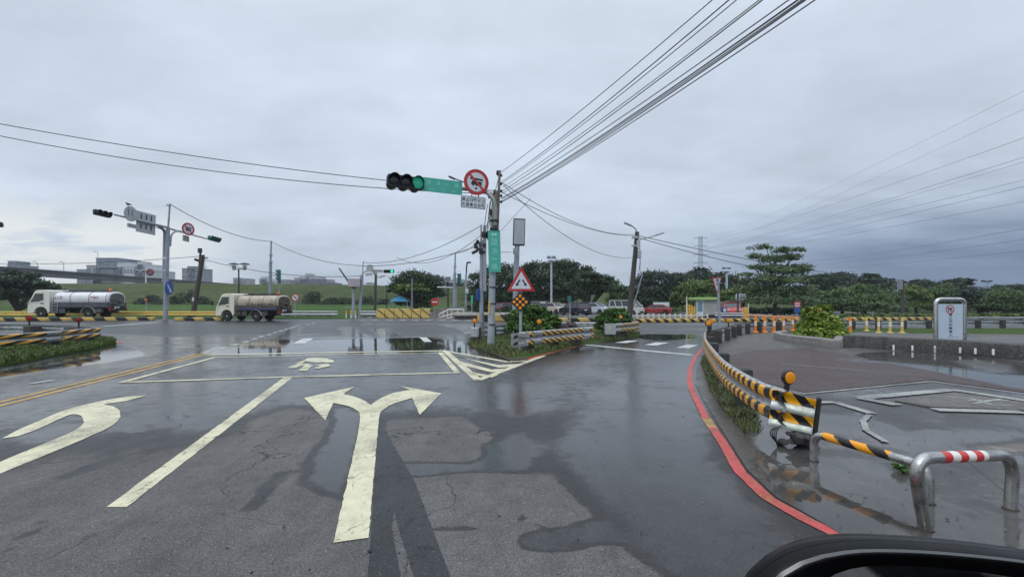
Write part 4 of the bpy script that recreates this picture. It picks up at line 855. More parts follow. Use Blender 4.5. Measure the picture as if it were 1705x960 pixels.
# triangular warning sign with the amber-dot board
D0 = G(866.5, 588); t = thing('road_sign', 'red bordered triangular sign with two parting arrows above a black board of nine amber dots', 'road sign', D0); Yd = D0.y; L_ = lambda px, py, dy=0: W(px, py, Yd + dy) - D0
mb = MB(); mb.tube([L_(866.5, 589), L_(867.5, 450)], .045, 12); mb.build('post', polegrey, t)
def tri(s, r=.05, inv=False):
    h = s * .866; P = [(-s / 2, -h / 3), (s / 2, -h / 3), (0, 2 * h / 3)]; o = []
    for i in range(3):
        p, a, b = Vector(P[i]), Vector(P[i - 1]), Vector(P[(i + 1) % 3]); u, v = (a - p).normalized(), (b - p).normalized(); q0, q1 = p + u * r * 1.7, p + v * r * 1.7
        o += [tuple((q0 * (1 - k / 4) ** 2 + p * 2 * (k / 4) * (1 - k / 4) + q1 * (k / 4) ** 2)) for k in range(5)]
    return [(x, -y) for x, y in o] if inv else o
M = FR(L_(867.8, 471, -.07), (1, .06, .0), (-.01, 0, 1)); mb = MB().at(M); mb.prism(tri(.85, .03), -.012, .012); s = mb.build('warning_triangle', signred, t); MB().at(M).flat(tri(.60, .02), .0145).build('sign_face', signwhite, s)
mb = MB().at(M)
for k in (-1, 1):
    p, q = Vector((.04 * k, .10)), Vector((.155 * k, -.09)); d = (q - p).normalized(); n = Vector((-d.y, d.x)); h = q - d * .075
    mb.flat([tuple(v) for v in (p + n * .022, p - n * .022, h - n * .022, h + n * .022)], .017); mb.flat([tuple(v) for v in (h + n * .06, q, h - n * .06)], .017)
mb.build('arrow_symbol', signblack, s)
M = FR(L_(866, 502.5, -.07), (1, .06, .0)); mb = MB().at(M); mb.prism([(x * .72 - y * .72, x * .72 + y * .72) for x, y in rrect(.41, .41, .03)], -.012, .012); s = mb.build('delineator_board', signblack, t)
for i in range(3):
    for j in range(3):
        x, y = (i - 1) * .125, (j - 1) * .125; MB().at(M @ TR(.72 * (x - y), .72 * (x + y), .012)).lathe([(.046, 0), (.045, .008), (.02, .014)], 16).build('amber_dot', amber, s)
# give-way sign
E0 = GY(1197, 19.7); t = thing('road_sign', 'tall inverted triangle give-way sign on a grey post beside the curved guard rail', 'road sign', E0); L_ = lambda px, py, dy=0: W(px, py, 19.7 + dy) - E0
mb = MB(); mb.tube([L_(1199.5, 567), L_(1195, 462)], .05, 10); mb.build('post', polegrey, t)
M = FR(L_(1193.2, 470.5, -.07), (.75, .6, .05), (.05, 0, 1)); mb = MB().at(M); mb.prism(tri(.80, .03, True), -.012, .012); s = mb.build('give_way_triangle', signred, t); MB().at(M).flat(tri(.60, .02, True), .0145).build('sign_face', signwhite, s)
lettering(s, M, [('讓', 0, .10, (.15, .13)), ('路', 0, -.05, (.13, .13))], signblack)
# left signal mast over the far-left kerb
Ym = 43.; K0 = GY(275.5, Ym); t = thing('signal_pole', 'tall grey signal mast with two long arms and backs of signs on the far-left kerb', 'signal pole', K0); L_ = lambda px, py, Y=Ym: W(px, py, Y) - K0
mb = MB(); mb.tube([L_(275.5, 533), L_(277.5, 450), L_(280, 378)], [.20, .18, .15], 14); mb.tube([L_(280, 378), L_(283, 339)], [.08, .07], 8); mb.build('pole', polegrey, t)
mb = MB(); mb.tube([L_(272.8, 470, Ym + .2), L_(274, 400, Ym + .2)] + bez(L_(274.5, 388, Ym + .1), L_(274, 380, Ym), L_(262, 377, 42.2), 6), .13, 10); mb.build('bracket', polegrey, t)
lA, lB = L_(277, 378, 42.8), L_(190, 357, 37.8)
mb = MB(); mb.tube([lA, lB], [.10, .07], 10); mb.tube([L_(284, 381, 43.4), L_(345, 397.5, 49.)], [.09, .06], 10); mb.tube([L_(283.5, 410, 43.2)] + bez(L_(284.5, 395, 43.2), L_(286, 384, 43.3), L_(300, 384.5, 44.6), 6), .08, 8); mb.build('arm', polegrey, t)
ld = (lA - lB).normalized()
signal_head(t, FR(L_(171, 355.5, 37.1), ld), 3, .20, None, sigblk)
def LM(px, py, Y, k=.2): M = FR(L_(px, py, Y), ld); return M @ TR(0, 0, k)
M = LM(214, 356, 39.2); mb = MB().at(M); mb.lathe([(.62, -.02), (.62, .02)], 30); s = mb.build('road_sign', signback, t)
mb = MB().at(M)
for x in (-.2, .12): bar(mb, (x, -.15), (x - .05, .3), .07, .022)
mb.build('bracket', dkmetal, s)
M = LM(216, 376, 39.2); s = plate(t, M, .85, .34, signback); mb = MB().at(M); scrib(mb, -.3, .35, 0, .16, 4, .016, 2); mb.build('bracket', dkmetal, s)
M = LM(240.5, 371.5, 40.9, .15); s = plate(t, M, 1.9, 1.75, signback); mb = MB().at(M)
for x in (-.5, 0, .5):
    for y in (.25, -.55): bar(mb, (x, y), (x, y + .45), .13, .016)
mb.build('bracket', dkmetal, s)
rd = (L_(345, 397.5, 49.) - L_(284, 381, 43.4)).normalized()
M = FR(L_(311, 381.5, 45.6), rd) @ Matrix.Rotation(R(-25), 4, 'Y') @ TR(0, 0, .2); round_prohib(t, M, .60, truck_picto)
M = FR(L_(306, 397, 45.6), rd) @ TR(0, 0, .2); s = plate(t, M, .95, .55, signback); mb = MB().at(M); scrib(mb, -.4, .4, .12, .16, 5, .016, 3); scrib(mb, -.4, .4, -.12, .16, 5, .016, 4); mb.build('lettering', signblack, s)
signal_head(t, FR(L_(357, 397.8, 50.4), rd), 4, .22, None, teal)
mb = MB(); mb.at(FR(L_(282.5, 341), (1, 0, 0))).box((-.1, 0, 0), (.3, .2, .25), 0, 1, .03); mb.build('camera', signwhite, t)
M = FR(L_(281.5, 479, Ym - .3), (-.10, 1, 0)); mb = MB().at(M); mb.lathe([(.62, -.02), (.62, .02)], 26); s = mb.build('road_sign', signblue, t); mb = MB().at(M); bar(mb, (-.25, .3), (.15, -.25), .14, .022); mb.flat([(.3, -.42), (.28, -.1), (-.05, -.33)], .022); mb.build('arrow_symbol', signwhite, s)
mb = MB(); mb.lathe([(.205, -.1), (.205, .1)], 14, c=L_(276.6, 430)); mb.lathe([(.19, -.05), (.19, .05)], 14, c=L_(276.3, 450)); mb.build('white_band', signwhite, t)
# bird on the round sign
bp = W(213.5, 341.5, 39.2); b = thing('bird', 'small dark bird perched on top of the round sign of the left signal mast', 'bird', bp)
mb = MB(); mb.ball((0, 0, .08), (.16, .08, .09), 10, 7); mb.ball((-.14, 0, .19), (.065, .055, .06), 8, 6); mb.tube([(.1, 0, .09), (.3, 0, .03)], [.05, .03], 6); mb.tube([(-.19, 0, .19), (-.25, 0, .18)], [.02, .004], 5); mb.tube([(0, .03, -.06), (0, .03, .03)], .012, 4); mb.tube([(0, -.03, -.06), (0, -.03, .03)], .012, 4); mb.build('body', black, b)
# stray signal tip at the left edge
q = thing('signal_lamp', 'tip of a dark signal visor poking in at the left picture edge', 'signal lamp', W(-14, 374, 30)); signal_head(q, FR((0, 0, 0), (.9, .4, .1)), 3, .15, None, sigblk)
# signal with a lit green lamp beyond the junction
Y1 = 52.; t = thing('signal_pole', 'pale signal pole with its right arm showing a lit green lamp beyond the junction', 'signal pole', GY(598.5, Y1)); O = GY(598.5, Y1); L_ = lambda px, py, dy=0: W(px, py, Y1 + dy) - O
mb = MB(); mb.tube([L_(598.5, 529.5), L_(603, 460)], [.17, .14], 10); mb.tube([L_(603, 462), L_(605, 435)], [.06, .05], 8); mb.lathe([(.19, -.8), (.2, .8)], 10, c=L_(602, 470)); mb.build('pole', polegrey, t)
mb = MB(); mb.tube([L_(603, 460)] + bez(L_(603.5, 456), L_(606, 450.5), L_(612, 451), 5) + [L_(640, 451.3)], .07, 8); mb.at(FR(L_(628, 451, -.15), (1, 0, 0))).box((0, 0, 0), (1.1, .3, .05)); mb.build('arm', galv, t)
signal_head(t, FR(L_(647.5, 451.5, -.2), (1, 0, .02)), 3, .165, 2, sigblk)
M = FR(L_(616, 446.5, -.2), (1, 0, 0)); MB().at(M).lathe([(.40, -.02), (.40, .02)], 24).build('road_sign', signback, t); s = plate(t, FR(L_(614, 456.5, -.2), (1, 0, .05)), .75, .3, signback)
# teal signal heads on two tall masts
for lab, px, yb, yt, Y2, sx, sy, tilt in (('slim grey mast with a teal signal head above the cream tanker', 450.5, 531, 401, 56, 463, 458, .02), ('slim mast with a teal signal head in front of the distant trees', 757, 530, 420, 60, 765, 464, 0.)):
    O = GY(px, Y2); t = thing('signal_pole', lab, 'signal pole', O); L_ = lambda a, b_, dy=0: W(a, b_, Y2 + dy) - O
    mb = MB(); mb.tube([L_(px - 1.2, yb), L_(px, yt + 35)], [.2, .17], 10); mb.tube([L_(px, yt + 35), L_(px + 1.3, yt)], [.11, .09], 8)
    for y in (yt + 24, yt + 35): mb.lathe([(.2, -.08), (.2, .08)], 10, c=L_(px + .5, y))
    mb.build('pole', polegrey, t); mb = MB(); mb.tube([L_(px, sy), L_(sx, sy)], .05, 6); mb.build('arm', galv, t)
    signal_head(t, FR(L_(sx, sy, -.2), (.55, -.8, 0)), 3, .2, None, teal, True)
for lab, px, py, yb, Y2, m_ in (('small teal signal head on a pale post above the cream tanker load', 464.5, 461, 528, 62, teal), ):
    O = GY(px, Y2); t = thing('signal_post', lab, 'signal post', O); mb = MB(); mb.tube([W(px, yb, Y2) - O, W(px, py, Y2) - O], .07, 8); mb.build('post', polegrey, t); signal_head(t, FR(W(px + 1, py - 1, Y2 - .3) - O, (.5, -.85, 0)), 3, .26, None, teal, True)
# utility poles
Yu = 30.; O = GY(1048.5, Yu); t = thing('utility_pole', 'dark leaning utility pole with two street lamp arms right of the island bush', 'utility pole', O); L_ = lambda px, py, dy=0: W(px, py, Yu + dy) - O
mb = MB(); mb.tube([L_(1046, 546), L_(1061, 386)], [.19, .13], 12); mb.build('pole', dkpole, t)
mb = MB(); mb.tube([L_(1060, 389)] + bez(L_(1059.5, 384), L_(1058, 379), L_(1049, 374.5, -.3), 6), .035, 6); mb.tube([L_(1063, 400)] + bez(L_(1067, 398), L_(1080, 396), L_(1092, 391.5, -.3), 5), .035, 6); mb.build('lamp_arm', galv, t)
for a, b_, c_ in ((1045.5, 373, .42), (1099, 389.2, -.32)): mb = MB().at(FR(L_(a, b_, -.35), (1, 0, -c_))); mb.box((0, 0, 0), (.5, .1, .2), 0, .8, .04); mb.build('lamp_head', signback, t)
mb = MB(); mb.box(L_(1063, 407, -.2), (.2, .2, .55), 0, 1, .03); mb.box(L_(1064.5, 423, -.2), (.22, .2, .5), 0, 1, .03); mb.box(L_(1057, 395, -.1), (.35, .2, .14)); mb.box(L_(1056, 409, -.1), (.3, .2, .1)); mb.build('junction_box', signback, t)
mb = MB(); mb.tube([L_(1066, 430), L_(1066, 440)] + bez(L_(1066, 440), L_(1064, 452), L_(1069, 456), 5), .015, 5); mb.tube(bez(L_(1064, 400, -.2), L_(1069, 440, -.2), L_(1060, 470, -.2), 6), .012, 5); mb.build('hanging_cable', wire, t)
gw = GY(1049.5, Yu + .5); g_ = thing('stay_post', 'thin slanting stay propping the dark utility pole', 'stay post', gw); mb = MB(); mb.tube([W(1053, 515, Yu + .6) - gw, W(1070, 456, Yu + .6) - gw], .045, 8); mb.tube([W(1053, 515, Yu + .6) - gw, Vector((-.05, 0, 0))], .04, 8); mb.build('stay', galv, g_)
Yl = 52; O = GY(322, Yl); t = thing('utility_pole', 'dark wooden utility pole leaning right near the left signal mast', 'utility pole', O); L_ = lambda px, py, dy=0: W(px, py, Yl + dy) - O
mb = MB(); mb.tube([L_(321, 527), L_(338, 424)], [.27, .2], 12); mb.build('pole', dkpole, t); mb = MB(); mb.tube([L_(331, 450), L_(334, 415)], .09, 8); mb.box(L_(333, 417), (.3, .3, .5)); mb.at(FR(L_(341, 430), (1, 0, .3))).box((0, 0, 0), (.7, .1, .1)); mb.at(FR(L_(328.5, 433), (1, 0, -.4))).box((0, 0, 0), (.55, .25, .2)); mb.build('crossarm', dkmetal, t)
mb = MB(); mb.lathe([(.26, -.2), (.26, .2)], 12, c=L_(324.5, 498)); mb.build('notice', signwhite, t)
def pole_simple(label, px, yb, yt, Y, r, m=polegrey, name='post', cat='post', extra=None, lean=0.):
    O = GY(px, Y); t = thing(name, label, cat, O); mb = MB(); mb.tube([Vector((0, 0, 0)), W(px + lean, yt, Y) - O], [r, r * .75], 10); mb.build('pole', m, t)
    if extra: extra(t, lambda a, b_, dy=0: W(a, b_, Y + dy) - O)
    return t
def ex_box(t, L):
    MB().box(L(589.5, 470.5), (1.25, .8, .95), .3, 1., .05).build('cabinet', mat('pinkish_metal', lin((176, 168, 172)), .5, .1, .1, 5), t); mb = MB(); mb.tube([L(586.5, 478), L(564.5, 446)], [.09, .07], 8); mb.build('boom', dkmetal, t)
    mb = MB()
    mb.tube([L(589.5, 475), L(589.5, 480)], .22, 8); mb.build('collar', dkmetal, t)
pole_simple('pale post carrying a metal cabinet and a raised slanting boom', 588.5, 530, 480, 51.5, .2, extra=ex_box, name='boom_post', cat='barrier post')
def ex_arm(t, L):
    mb = MB(); mb.tube([L(627, 462), L(639.5, 458.5)], .06, 6); mb.at(FR(L(637, 460), (1, 0, .3))).box((0, 0, 0), (.7, .15, .12)); mb.box(L(628, 469), (.3, .3, .5)); mb.build('lamp_arm', galv, t)
pole_simple('dark post with a small lamp arm left of the big round tree', 624, 527, 452, 58, .19, dkpole, 'street_lamp', 'street lamp', ex_arm, 2.)
def ex_curve(t, L): mb = MB(); mb.tube([L(776.5, 455)] + bez(L(776.8, 444), L(777.5, 438), L(780, 436.6), 6), .09, 8); mb.at(FR(L(780.5, 436.8), (1, 0, .1))).box((0, 0, 0), (.6, .2, .25), 0, .8, .05); mb.build('lamp_head', dkmetal, t); MB().box(L(777.5, 484), (.35, .4, .6)).build('box', signwhite, t)
pole_simple('grey street lamp with a short bent neck left of the leaning signal pole', 775, 526, 454, 62, .15, name='street_lamp', cat='street lamp', extra=ex_curve, lean=1.2)
def ex_flood(xc, yt):
    def f(t, L):
        mb = MB(); mb.box(L(xc, yt + 1), (1.5, .3, .16)); mb.box(L(xc, yt + 7), (1.0, .3, .12)); mb.build('crossarm', galv, t)
        for dx_, dy_ in ((-4, -2.2), (4, -2.2), (-2.7, 4.5), (2.7, 4.5)): MB().at(FR(L(xc + dx_, yt + dy_, -.2), (1, 0, 0), (0, .3, 1))).box((0, 0, 0), (.55, .4, .35), 0, .8, .05).build('floodlight', mat('floodlight_glass', lin((190, 200, 215)), .25, .2, .3, 6), t)
    return f
pole_simple('floodlight mast with pale lamps above the parked cars', 918, 520, 428, 75, .19, mat('pale_mast', lin((176, 184, 192)), .5), 'floodlight_mast', 'floodlight', ex_flood(918, 428))
pole_simple('floodlight mast with pale lamps behind the give-way sign', 1210, 520, 446, 80, .22, mat('pale_mast', (0, 0, 0)), 'floodlight_mast', 'floodlight', ex_flood(1209.5, 446))
def ex_twin(w_):
    def f(t, L):
        xc = f.x; yt = f.y
        mb = MB(); mb.tube([L(xc - w_, yt - 3), L(xc - w_, yt), L(xc + w_, yt), L(xc + w_, yt - 3)], .05, 6); mb.build('crossarm', dkmetal, t)
        for s in (-1, 1):
            lp = MB().lathe([(.05, -.5), (.22, -.35), (.26, .05), (.1, .1)], 10, c=L(xc + s * w_, yt - 5)).build('lamp_globe', mat('lamp_globe', lin((200, 196, 186)), .4), t); MB().lathe([(.60, -.02), (.55, .08), (.1, .2)], 12, c=L(xc + s * w_, yt - 8)).build('lamp_cap', dkmetal, lp)
    return f
f = ex_twin(9); f.x, f.y = 398.5, 448; pole_simple('black twin-headed park lamp rising behind the cream tanker cab', 397.5, 526, 447, 60, .11, dkmetal, 'street_lamp', 'street lamp', f)
def no_sign(label, px, py, yb, Y, r, kind):
    O = GY(px, Y); t = thing('road_sign', label, 'road sign', O); L_ = lambda a, b_, dy=0: W(a, b_, Y + dy) - O
    mb = MB(); mb.tube([Vector(), L_(px, py)], .07, 8); mb.build('post', galv, t); M = FR(L_(px, py, -.12), (1, .1, 0))
    if kind == 'entry':
        MB().at(M).lathe([(r, -.02), (r, .02)], 28).build('sign_disc', signred, t); mb = MB().at(M); bar(mb, (-r * .62, 0), (r * .62, 0), r * .3, .022); mb.build('bar', signwhite, t)
    else: round_prohib(t, M, r, lambda mb, r_: mb.flat([(-.3 * r_, -.1 * r_), (.3 * r_, -.1 * r_), (.3 * r_, .15 * r_), (-.3 * r_, .15 * r_)], .016))
no_sign('round red no-entry sign with a white bar right of the striped yellow barrier', 724, 502.5, 527, 53, .44, 'entry')
no_sign('round red bordered prohibition sign at the rear of the cream tanker', 491.5, 495, 526, 54, .44, 'x')
def ex_nm(px, py, w_, h_, m_=signgreen):
    def f(t, L): MB().at(FR(L(px, py, -.1), (1, .2, 0))).prism(rrect(w_, h_, .04), -.02, .02).build('sign_board', m_, t)
    return f
pole_simple('slim post topped by a small green sign left of the leaning signal pole', 785.5, 527, 492, 55, .08, galv, 'signpost', 'signpost', ex_nm(785.8, 498, .25, .9))
pole_simple('pale post with a small teal board in front of the parked navy car', 949, 541, 497, 36, .055, galv, 'signpost', 'signpost', ex_nm(948, 497, .3, .42, teal))
pole_simple('thin pale post before the light green tree crown', 686, 526, 464, 56, .07, galv, 'post', 'post')
pole_simple('slim dark post under the big round tree', 643.5, 522, 480, 66, .07, dkmetal, 'post', 'post')
def ex_arm2(t, L): mb = MB(); mb.tube([L(759, 479), L(728, 478)], .1, 8); mb.build('arm', galv, t)
pole_simple('pale post with a long level arm beside the teal signal mast', 759.5, 527, 476, 63, .12, galv, 'barrier_post', 'barrier post', ex_arm2)
def ex_cap(t, L): MB().lathe([(.1, -.7), (.45, .1), (.1, .2)], 10, c=L(746, 462)).build('lamp_head', signback, t)
pole_simple('park lamp with a cup-shaped head left of the teal signal mast', 746, 524, 466, 70, .12, dkmetal, 'street_lamp', 'street lamp', ex_cap)
def ex_wl(t, L): mb = MB(); mb.tube([L(1502, 471), L(1521, 467.5, -1)], .05, 6); mb.at(FR(L(1522, 467.5, -1), (1, 0, .1))).box((0, 0, 0), (.9, .2, .2)); mb.build('lamp_arm', dkmetal, t); mb = MB(); mb.box(L(1498.5, 474), (.35, .4, 1.)); mb.build('box', galv, t)
pole_simple('weathered utility pole with a thin lamp arm among the trees on the right', 1503, 526, 466, 55, .2, dkpole, 'utility_pole', 'utility pole', ex_wl)
def ex_hl(t, L):
    for s in (-5, 5): MB().at(FR(L(1643 + s, 468), (1, 0, .15 * s / 5))).box((0, 0, 0), (1.6, .5, .5), 0, .8, .1).build('lamp_head', dkmetal, t)
pole_simple('distant twin-headed mast against the dark cloud on the right', 1644, 520, 469, 160, .2, galv, 'floodlight_mast', 'floodlight', ex_hl)
# framed plaza sign
S0 = GY(1582, 15.5); t = thing('notice_board', 'white no-motor-vehicles notice in a rounded steel frame behind the pebble wall', 'notice board', S0); L_ = lambda px, py, dy=0: W(px, py, 15.5 + dy) - S0
Wd = 48.5 / 800 * 15.5; zt = L_(1582, 498).z; M = FR((0, 0, 0), (1, .02, 0)); mb = MB().at(M)
mb.tube([(-Wd / 2, 0, 0), (-Wd / 2, zt - .18, 0)] + [(p.x, p.y, 0) for p in bez((-Wd / 2, zt - .18, 0), (-Wd / 2, zt, 0), (-Wd / 2 + .18, zt, 0), 6)] + [(p.x, p.y, 0) for p in bez((Wd / 2 - .18, zt, 0), (Wd / 2, zt, 0), (Wd / 2, zt - .18, 0), 6)] + [(Wd / 2, 0, 0)], .06, 12); mb.build('frame', steel, t)
pw = Wd - .13; pt = L_(1582, 506).z; mb = MB().at(M); mb.box((0, (pt + .12) / 2, 0), (pw, pt - .12, .05), 0, 1, .008); s = mb.build('panel', mat('pale_panel', lin((186, 202, 216)), .4, 0, .04, 2, dirt=lin((160, 172, 184)), dirt_amt=.4), t)
mb = MB().at(M @ TR(-.03, pt - .17, .0265)); ring(mb, 0, 0, .115, .145, 0); bar(mb, (-.09, .09), (.09, -.09), .028, .001); mb.build('prohibition_ring', signred, s)
mb = MB().at(M @ TR(-.03, pt - .17, .0262)); mb.flat([(-.08, -.01), (.08, .0), (.075, .035), (.02, .06), (-.04, .05), (-.08, .02)], 0); mb.flat(circ(-.045, -.05, .028, 10), 0); mb.flat(circ(.045, -.05, .028, 10), 0); mb.build('symbol', signblack, s)
lettering(s, M, [(c, -.01, pt - .345 - .107 * i, (.12, .086)) for i, c in enumerate('禁止汽機車進入')] , signblack, .027, bold=.02)
mb = MB().at(M); scrib(mb, -.1, .25, pt - 1.06, .03, 6, .0265, 8); mb.build('lettering', signblack, s)
# ---------------------------------------------------------------- vehicles
def cpaint(name, c, r=.28, dirt=(.12, .11, .1), da=.25): return mat('paint_' + name, c, r, 0, .05, 2, dirt=dirt, dirt_amt=da, coat=.6)
chrome = mat('dull_rim', (.38, .39, .40), .35, .8, .12, 12, dirt=(.1, .09, .08), dirt_amt=.5)
headl = mat('headlight', lin((200, 208, 214)), .12, .2, .1, 10); taill = mat('taillight', lin((160, 22, 24)), .2, 0, .1, 10); platew = mat('licence_plate', lin((210, 212, 208)), .5)
def wheel(parent, c, r, w_, name='wheel', dual=False):
    mb = MB(); prof = [(r * .62, -w_ / 2), (r * .93, -w_ / 2), (r, -w_ * .36), (r, w_ * .36), (r * .93, w_ / 2), (r * .62, w_ / 2)]
    mb.lathe(prof, 20, 'y', c); wh = mb.build(name, rubber, parent)
    s = 1 if c[1] < 0 else -1   # lathe 'y' runs along -Y
    mb = MB(); mb.lathe([(r * .64, s * w_ * .30), (r * .60, s * w_ * .46), (r * .5, s * w_ * .36), (r * .22, s * w_ * .42), (r * .2, s * w_ * .52), (.005, s * w_ * .54)], 18, 'y', c); mb.build('rim', chrome, wh); return wh
def car(name, label, cat, pos, rz, col, kind='sedan', group='cars parked beyond the far kerb', sc=1.):
    """local +X is the nose; side profiles swept across the width and tucked in at the glass"""
    K = {'sedan': dict(L=4.5, W=1.75, hood=.92, belt=.96, roof=1.44, ws=(1.05, .35), rw=(-1.15, -1.75), tail=1.02),
         'suv': dict(L=4.4, W=1.8, hood=1.02, belt=1.06, roof=1.66, ws=(1.0, .35), rw=(-1.75, -2.05), tail=1.1),
         'mpv': dict(L=4.4, W=1.72, hood=1.0, belt=1.05, roof=1.62, ws=(1.25, .5), rw=(-1.75, -2.08), tail=1.08),
         'van': dict(L=4.3, W=1.66, hood=1.1, belt=1.12, roof=1.92, ws=(1.85, 1.15), rw=(-2.0, -2.1), tail=1.12),
         'pickup': dict(L=4.6, W=1.7, hood=1.0, belt=1.05, roof=1.7, ws=(1.2, .6), rw=(-.5, -.6), tail=1.0)}[kind]
    L, Wd, hw = K['L'], K['W'], K['W'] / 2; t = thing(name, label, cat, pos, rz, group, sc); r = .32 if kind != 'suv' else .36
    x0, x1 = -L / 2, L / 2; fx, rx = x1 - .85, x0 + .8; ws0, ws1 = K['ws']; rw1, rw0 = K['rw']
    # lower body: profile with wheel arches
    def arch(cx): return [(cx + r * 1.25 * math.cos(a), .32 + r * 1.25 * math.sin(a)) for a in [PI * k / 8 for k in range(9)]]
    prof = [(x1 - .1, .24), (x1, .42), (x1 - .02, .66), (x1 - .14, K['hood'] - .10), (x1 - .5, K['hood'] - .02), (ws0 + .05, K['belt'] + .02), (rw0, K['belt'] + .02), (x0 + .1, K['tail'] - .02), (x0 + .02, K['tail'] - .16), (x0, .5), (x0 + .08, .26)]
    bot = [p for p in arch(rx)[::-1]] + [p for p in arch(fx)[::-1]]
    poly = prof + bot
    mb = MB(); M = Matrix(((1, 0, 0, 0), (0, 0, -1, 0), (0, 1, 0, 0), (0, 0, 0, 1))); mb.at(M).prism(poly, -hw, hw); bd = mb.build('body', col, t, bevel=.06)
    # glasshouse
    tk = .17; zb, zr = K['belt'] + .015, K['roof'] - .06
    P = [(ws0, -hw + .05, zb), (ws0, hw - .05, zb), (rw0, hw - .05, zb), (rw0, -hw + .05, zb), (ws1, -hw + tk, zr), (ws1, hw - tk, zr), (rw1, hw - tk, zr), (rw1, -hw + tk, zr)]
    mb = MB(); mb.add(P, [(0, 1, 5, 4), (1, 2, 6, 5), (2, 3, 7, 6), (3, 0, 4, 7), (4, 5, 6, 7)]); mb.build('window', glassd, t)
    mb = MB(); mb.box(((ws1 + rw1) / 2, 0, K['roof'] - .03), (ws1 - rw1 + .16, 2 * (hw - tk) + .06, .07), 0, .92, .03)
    def pil(a, b, q=.035):
        for s in (-1, 1): mb.tube([(a, s * (hw - .05), zb), (b, s * (hw - tk), zr)], q, 6)
    pil(ws0, ws1); pil(rw0, rw1, .06); pil((ws0 + rw0) / 2 + .0, (ws1 + rw1) / 2); 
    if kind in ('suv', 'mpv', 'van'): pil((ws0 + rw0) / 2 - .95, (ws1 + rw1) / 2 - .95, .045)
    mb.build('roof', col, t)
    for s in (-1, 1):
        wheel(t, (fx, s * (hw - .12), r), r, .2); wheel(t, (rx, s * (hw - .12), r), r, .2)
        MB().box((x1 - .08, s * (hw - .3), K['hood'] - .24), (.14, .42, .15), 0, .9, .03).build('headlight', headl, t)
        MB().box((x0 + .045, s * (hw - .18), K['tail'] - .17), (.10, .28, .2), 0, .9, .03).build('taillight', taill, t)
        MB().box((ws0 - .1, s * (hw + .06), zb + .1), (.12, .16, .12), 0, .9, .03).build('door_mirror', col, t)
        MB().box((0, s * (hw + .005), .86), (.16, .03, .03)).build('door_handle', dkmetal, t)
    MB().box((x1 - .005, 0, .46), (.05, .9, .16), 0, .9, .02).build('grille', black, t); MB().box((x0 + .005, 0, .72), (.03, .4, .14)).build('licence_plate', platew, t)
    if kind == 'van': MB().box((x0 + .02, 0, .42), (.12, Wd - .1, .22), 0, 1, .04).build('bumper', black, t)
    return t
cw = cpaint('white', lin((206, 206, 200))); cb = cpaint('beige', lin((214, 206, 188))); cn = cpaint('navy', (.014, .018, .034)); cs = cpaint('silver_blue', lin((190, 200, 212))); cr = cpaint('red', lin((150, 20, 34))); cpnk = cpaint('plum', lin((140, 50, 90))); cg = cpaint('grey', lin((92, 96, 102))); cbr = cpaint('bright_red', lin((190, 26, 32)))
def cpos(px, Y): return GY(px, Y)
car('parked_car', 'plum coloured car half hidden behind the leaning pole and the green bush', 'car', cpos(848, 66), R(40), cpnk, 'mpv')
car('parked_car', 'beige people carrier parked left of the navy hatchback', 'car', cpos(922, 67), R(-52), cb, 'mpv')
car('parked_car', 'dark navy off-roader parked tail outward in the middle of the row', 'car', cpos(957, 60), R(120), cn, 'suv')
car('parked_car', 'silver blue estate car parked right of the navy off-roader', 'car', cpos(991, 66), R(-46), cs, 'mpv')
car('parked_car', 'grey car showing only its roof behind the silver blue estate car', 'car', cpos(1013, 72), R(-46), cg, 'sedan')
car('parked_car', 'white car peeping out between the beige and the navy car', 'car', cpos(940, 76), R(-46), cw, 'sedan')
car('parked_van', 'white boxy minivan behind the foot of the dark utility pole', 'van', cpos(1043, 62), R(-42), cw, 'van')
car('parked_car', 'low crimson coupe standing alone in front of the white and teal mural', 'car', cpos(1090, 62), R(158), cr, 'sedan', sc=.94)
car('parked_car', 'dusty white car far behind between the minivan and the crimson coupe', 'car', cpos(1073, 84), R(-30), cw, 'sedan')
car('red_car', 'bright red car facing us at the car park barrier beside the booth', 'car', cpos(1219, 54), R(-112), cbr, 'suv', None)
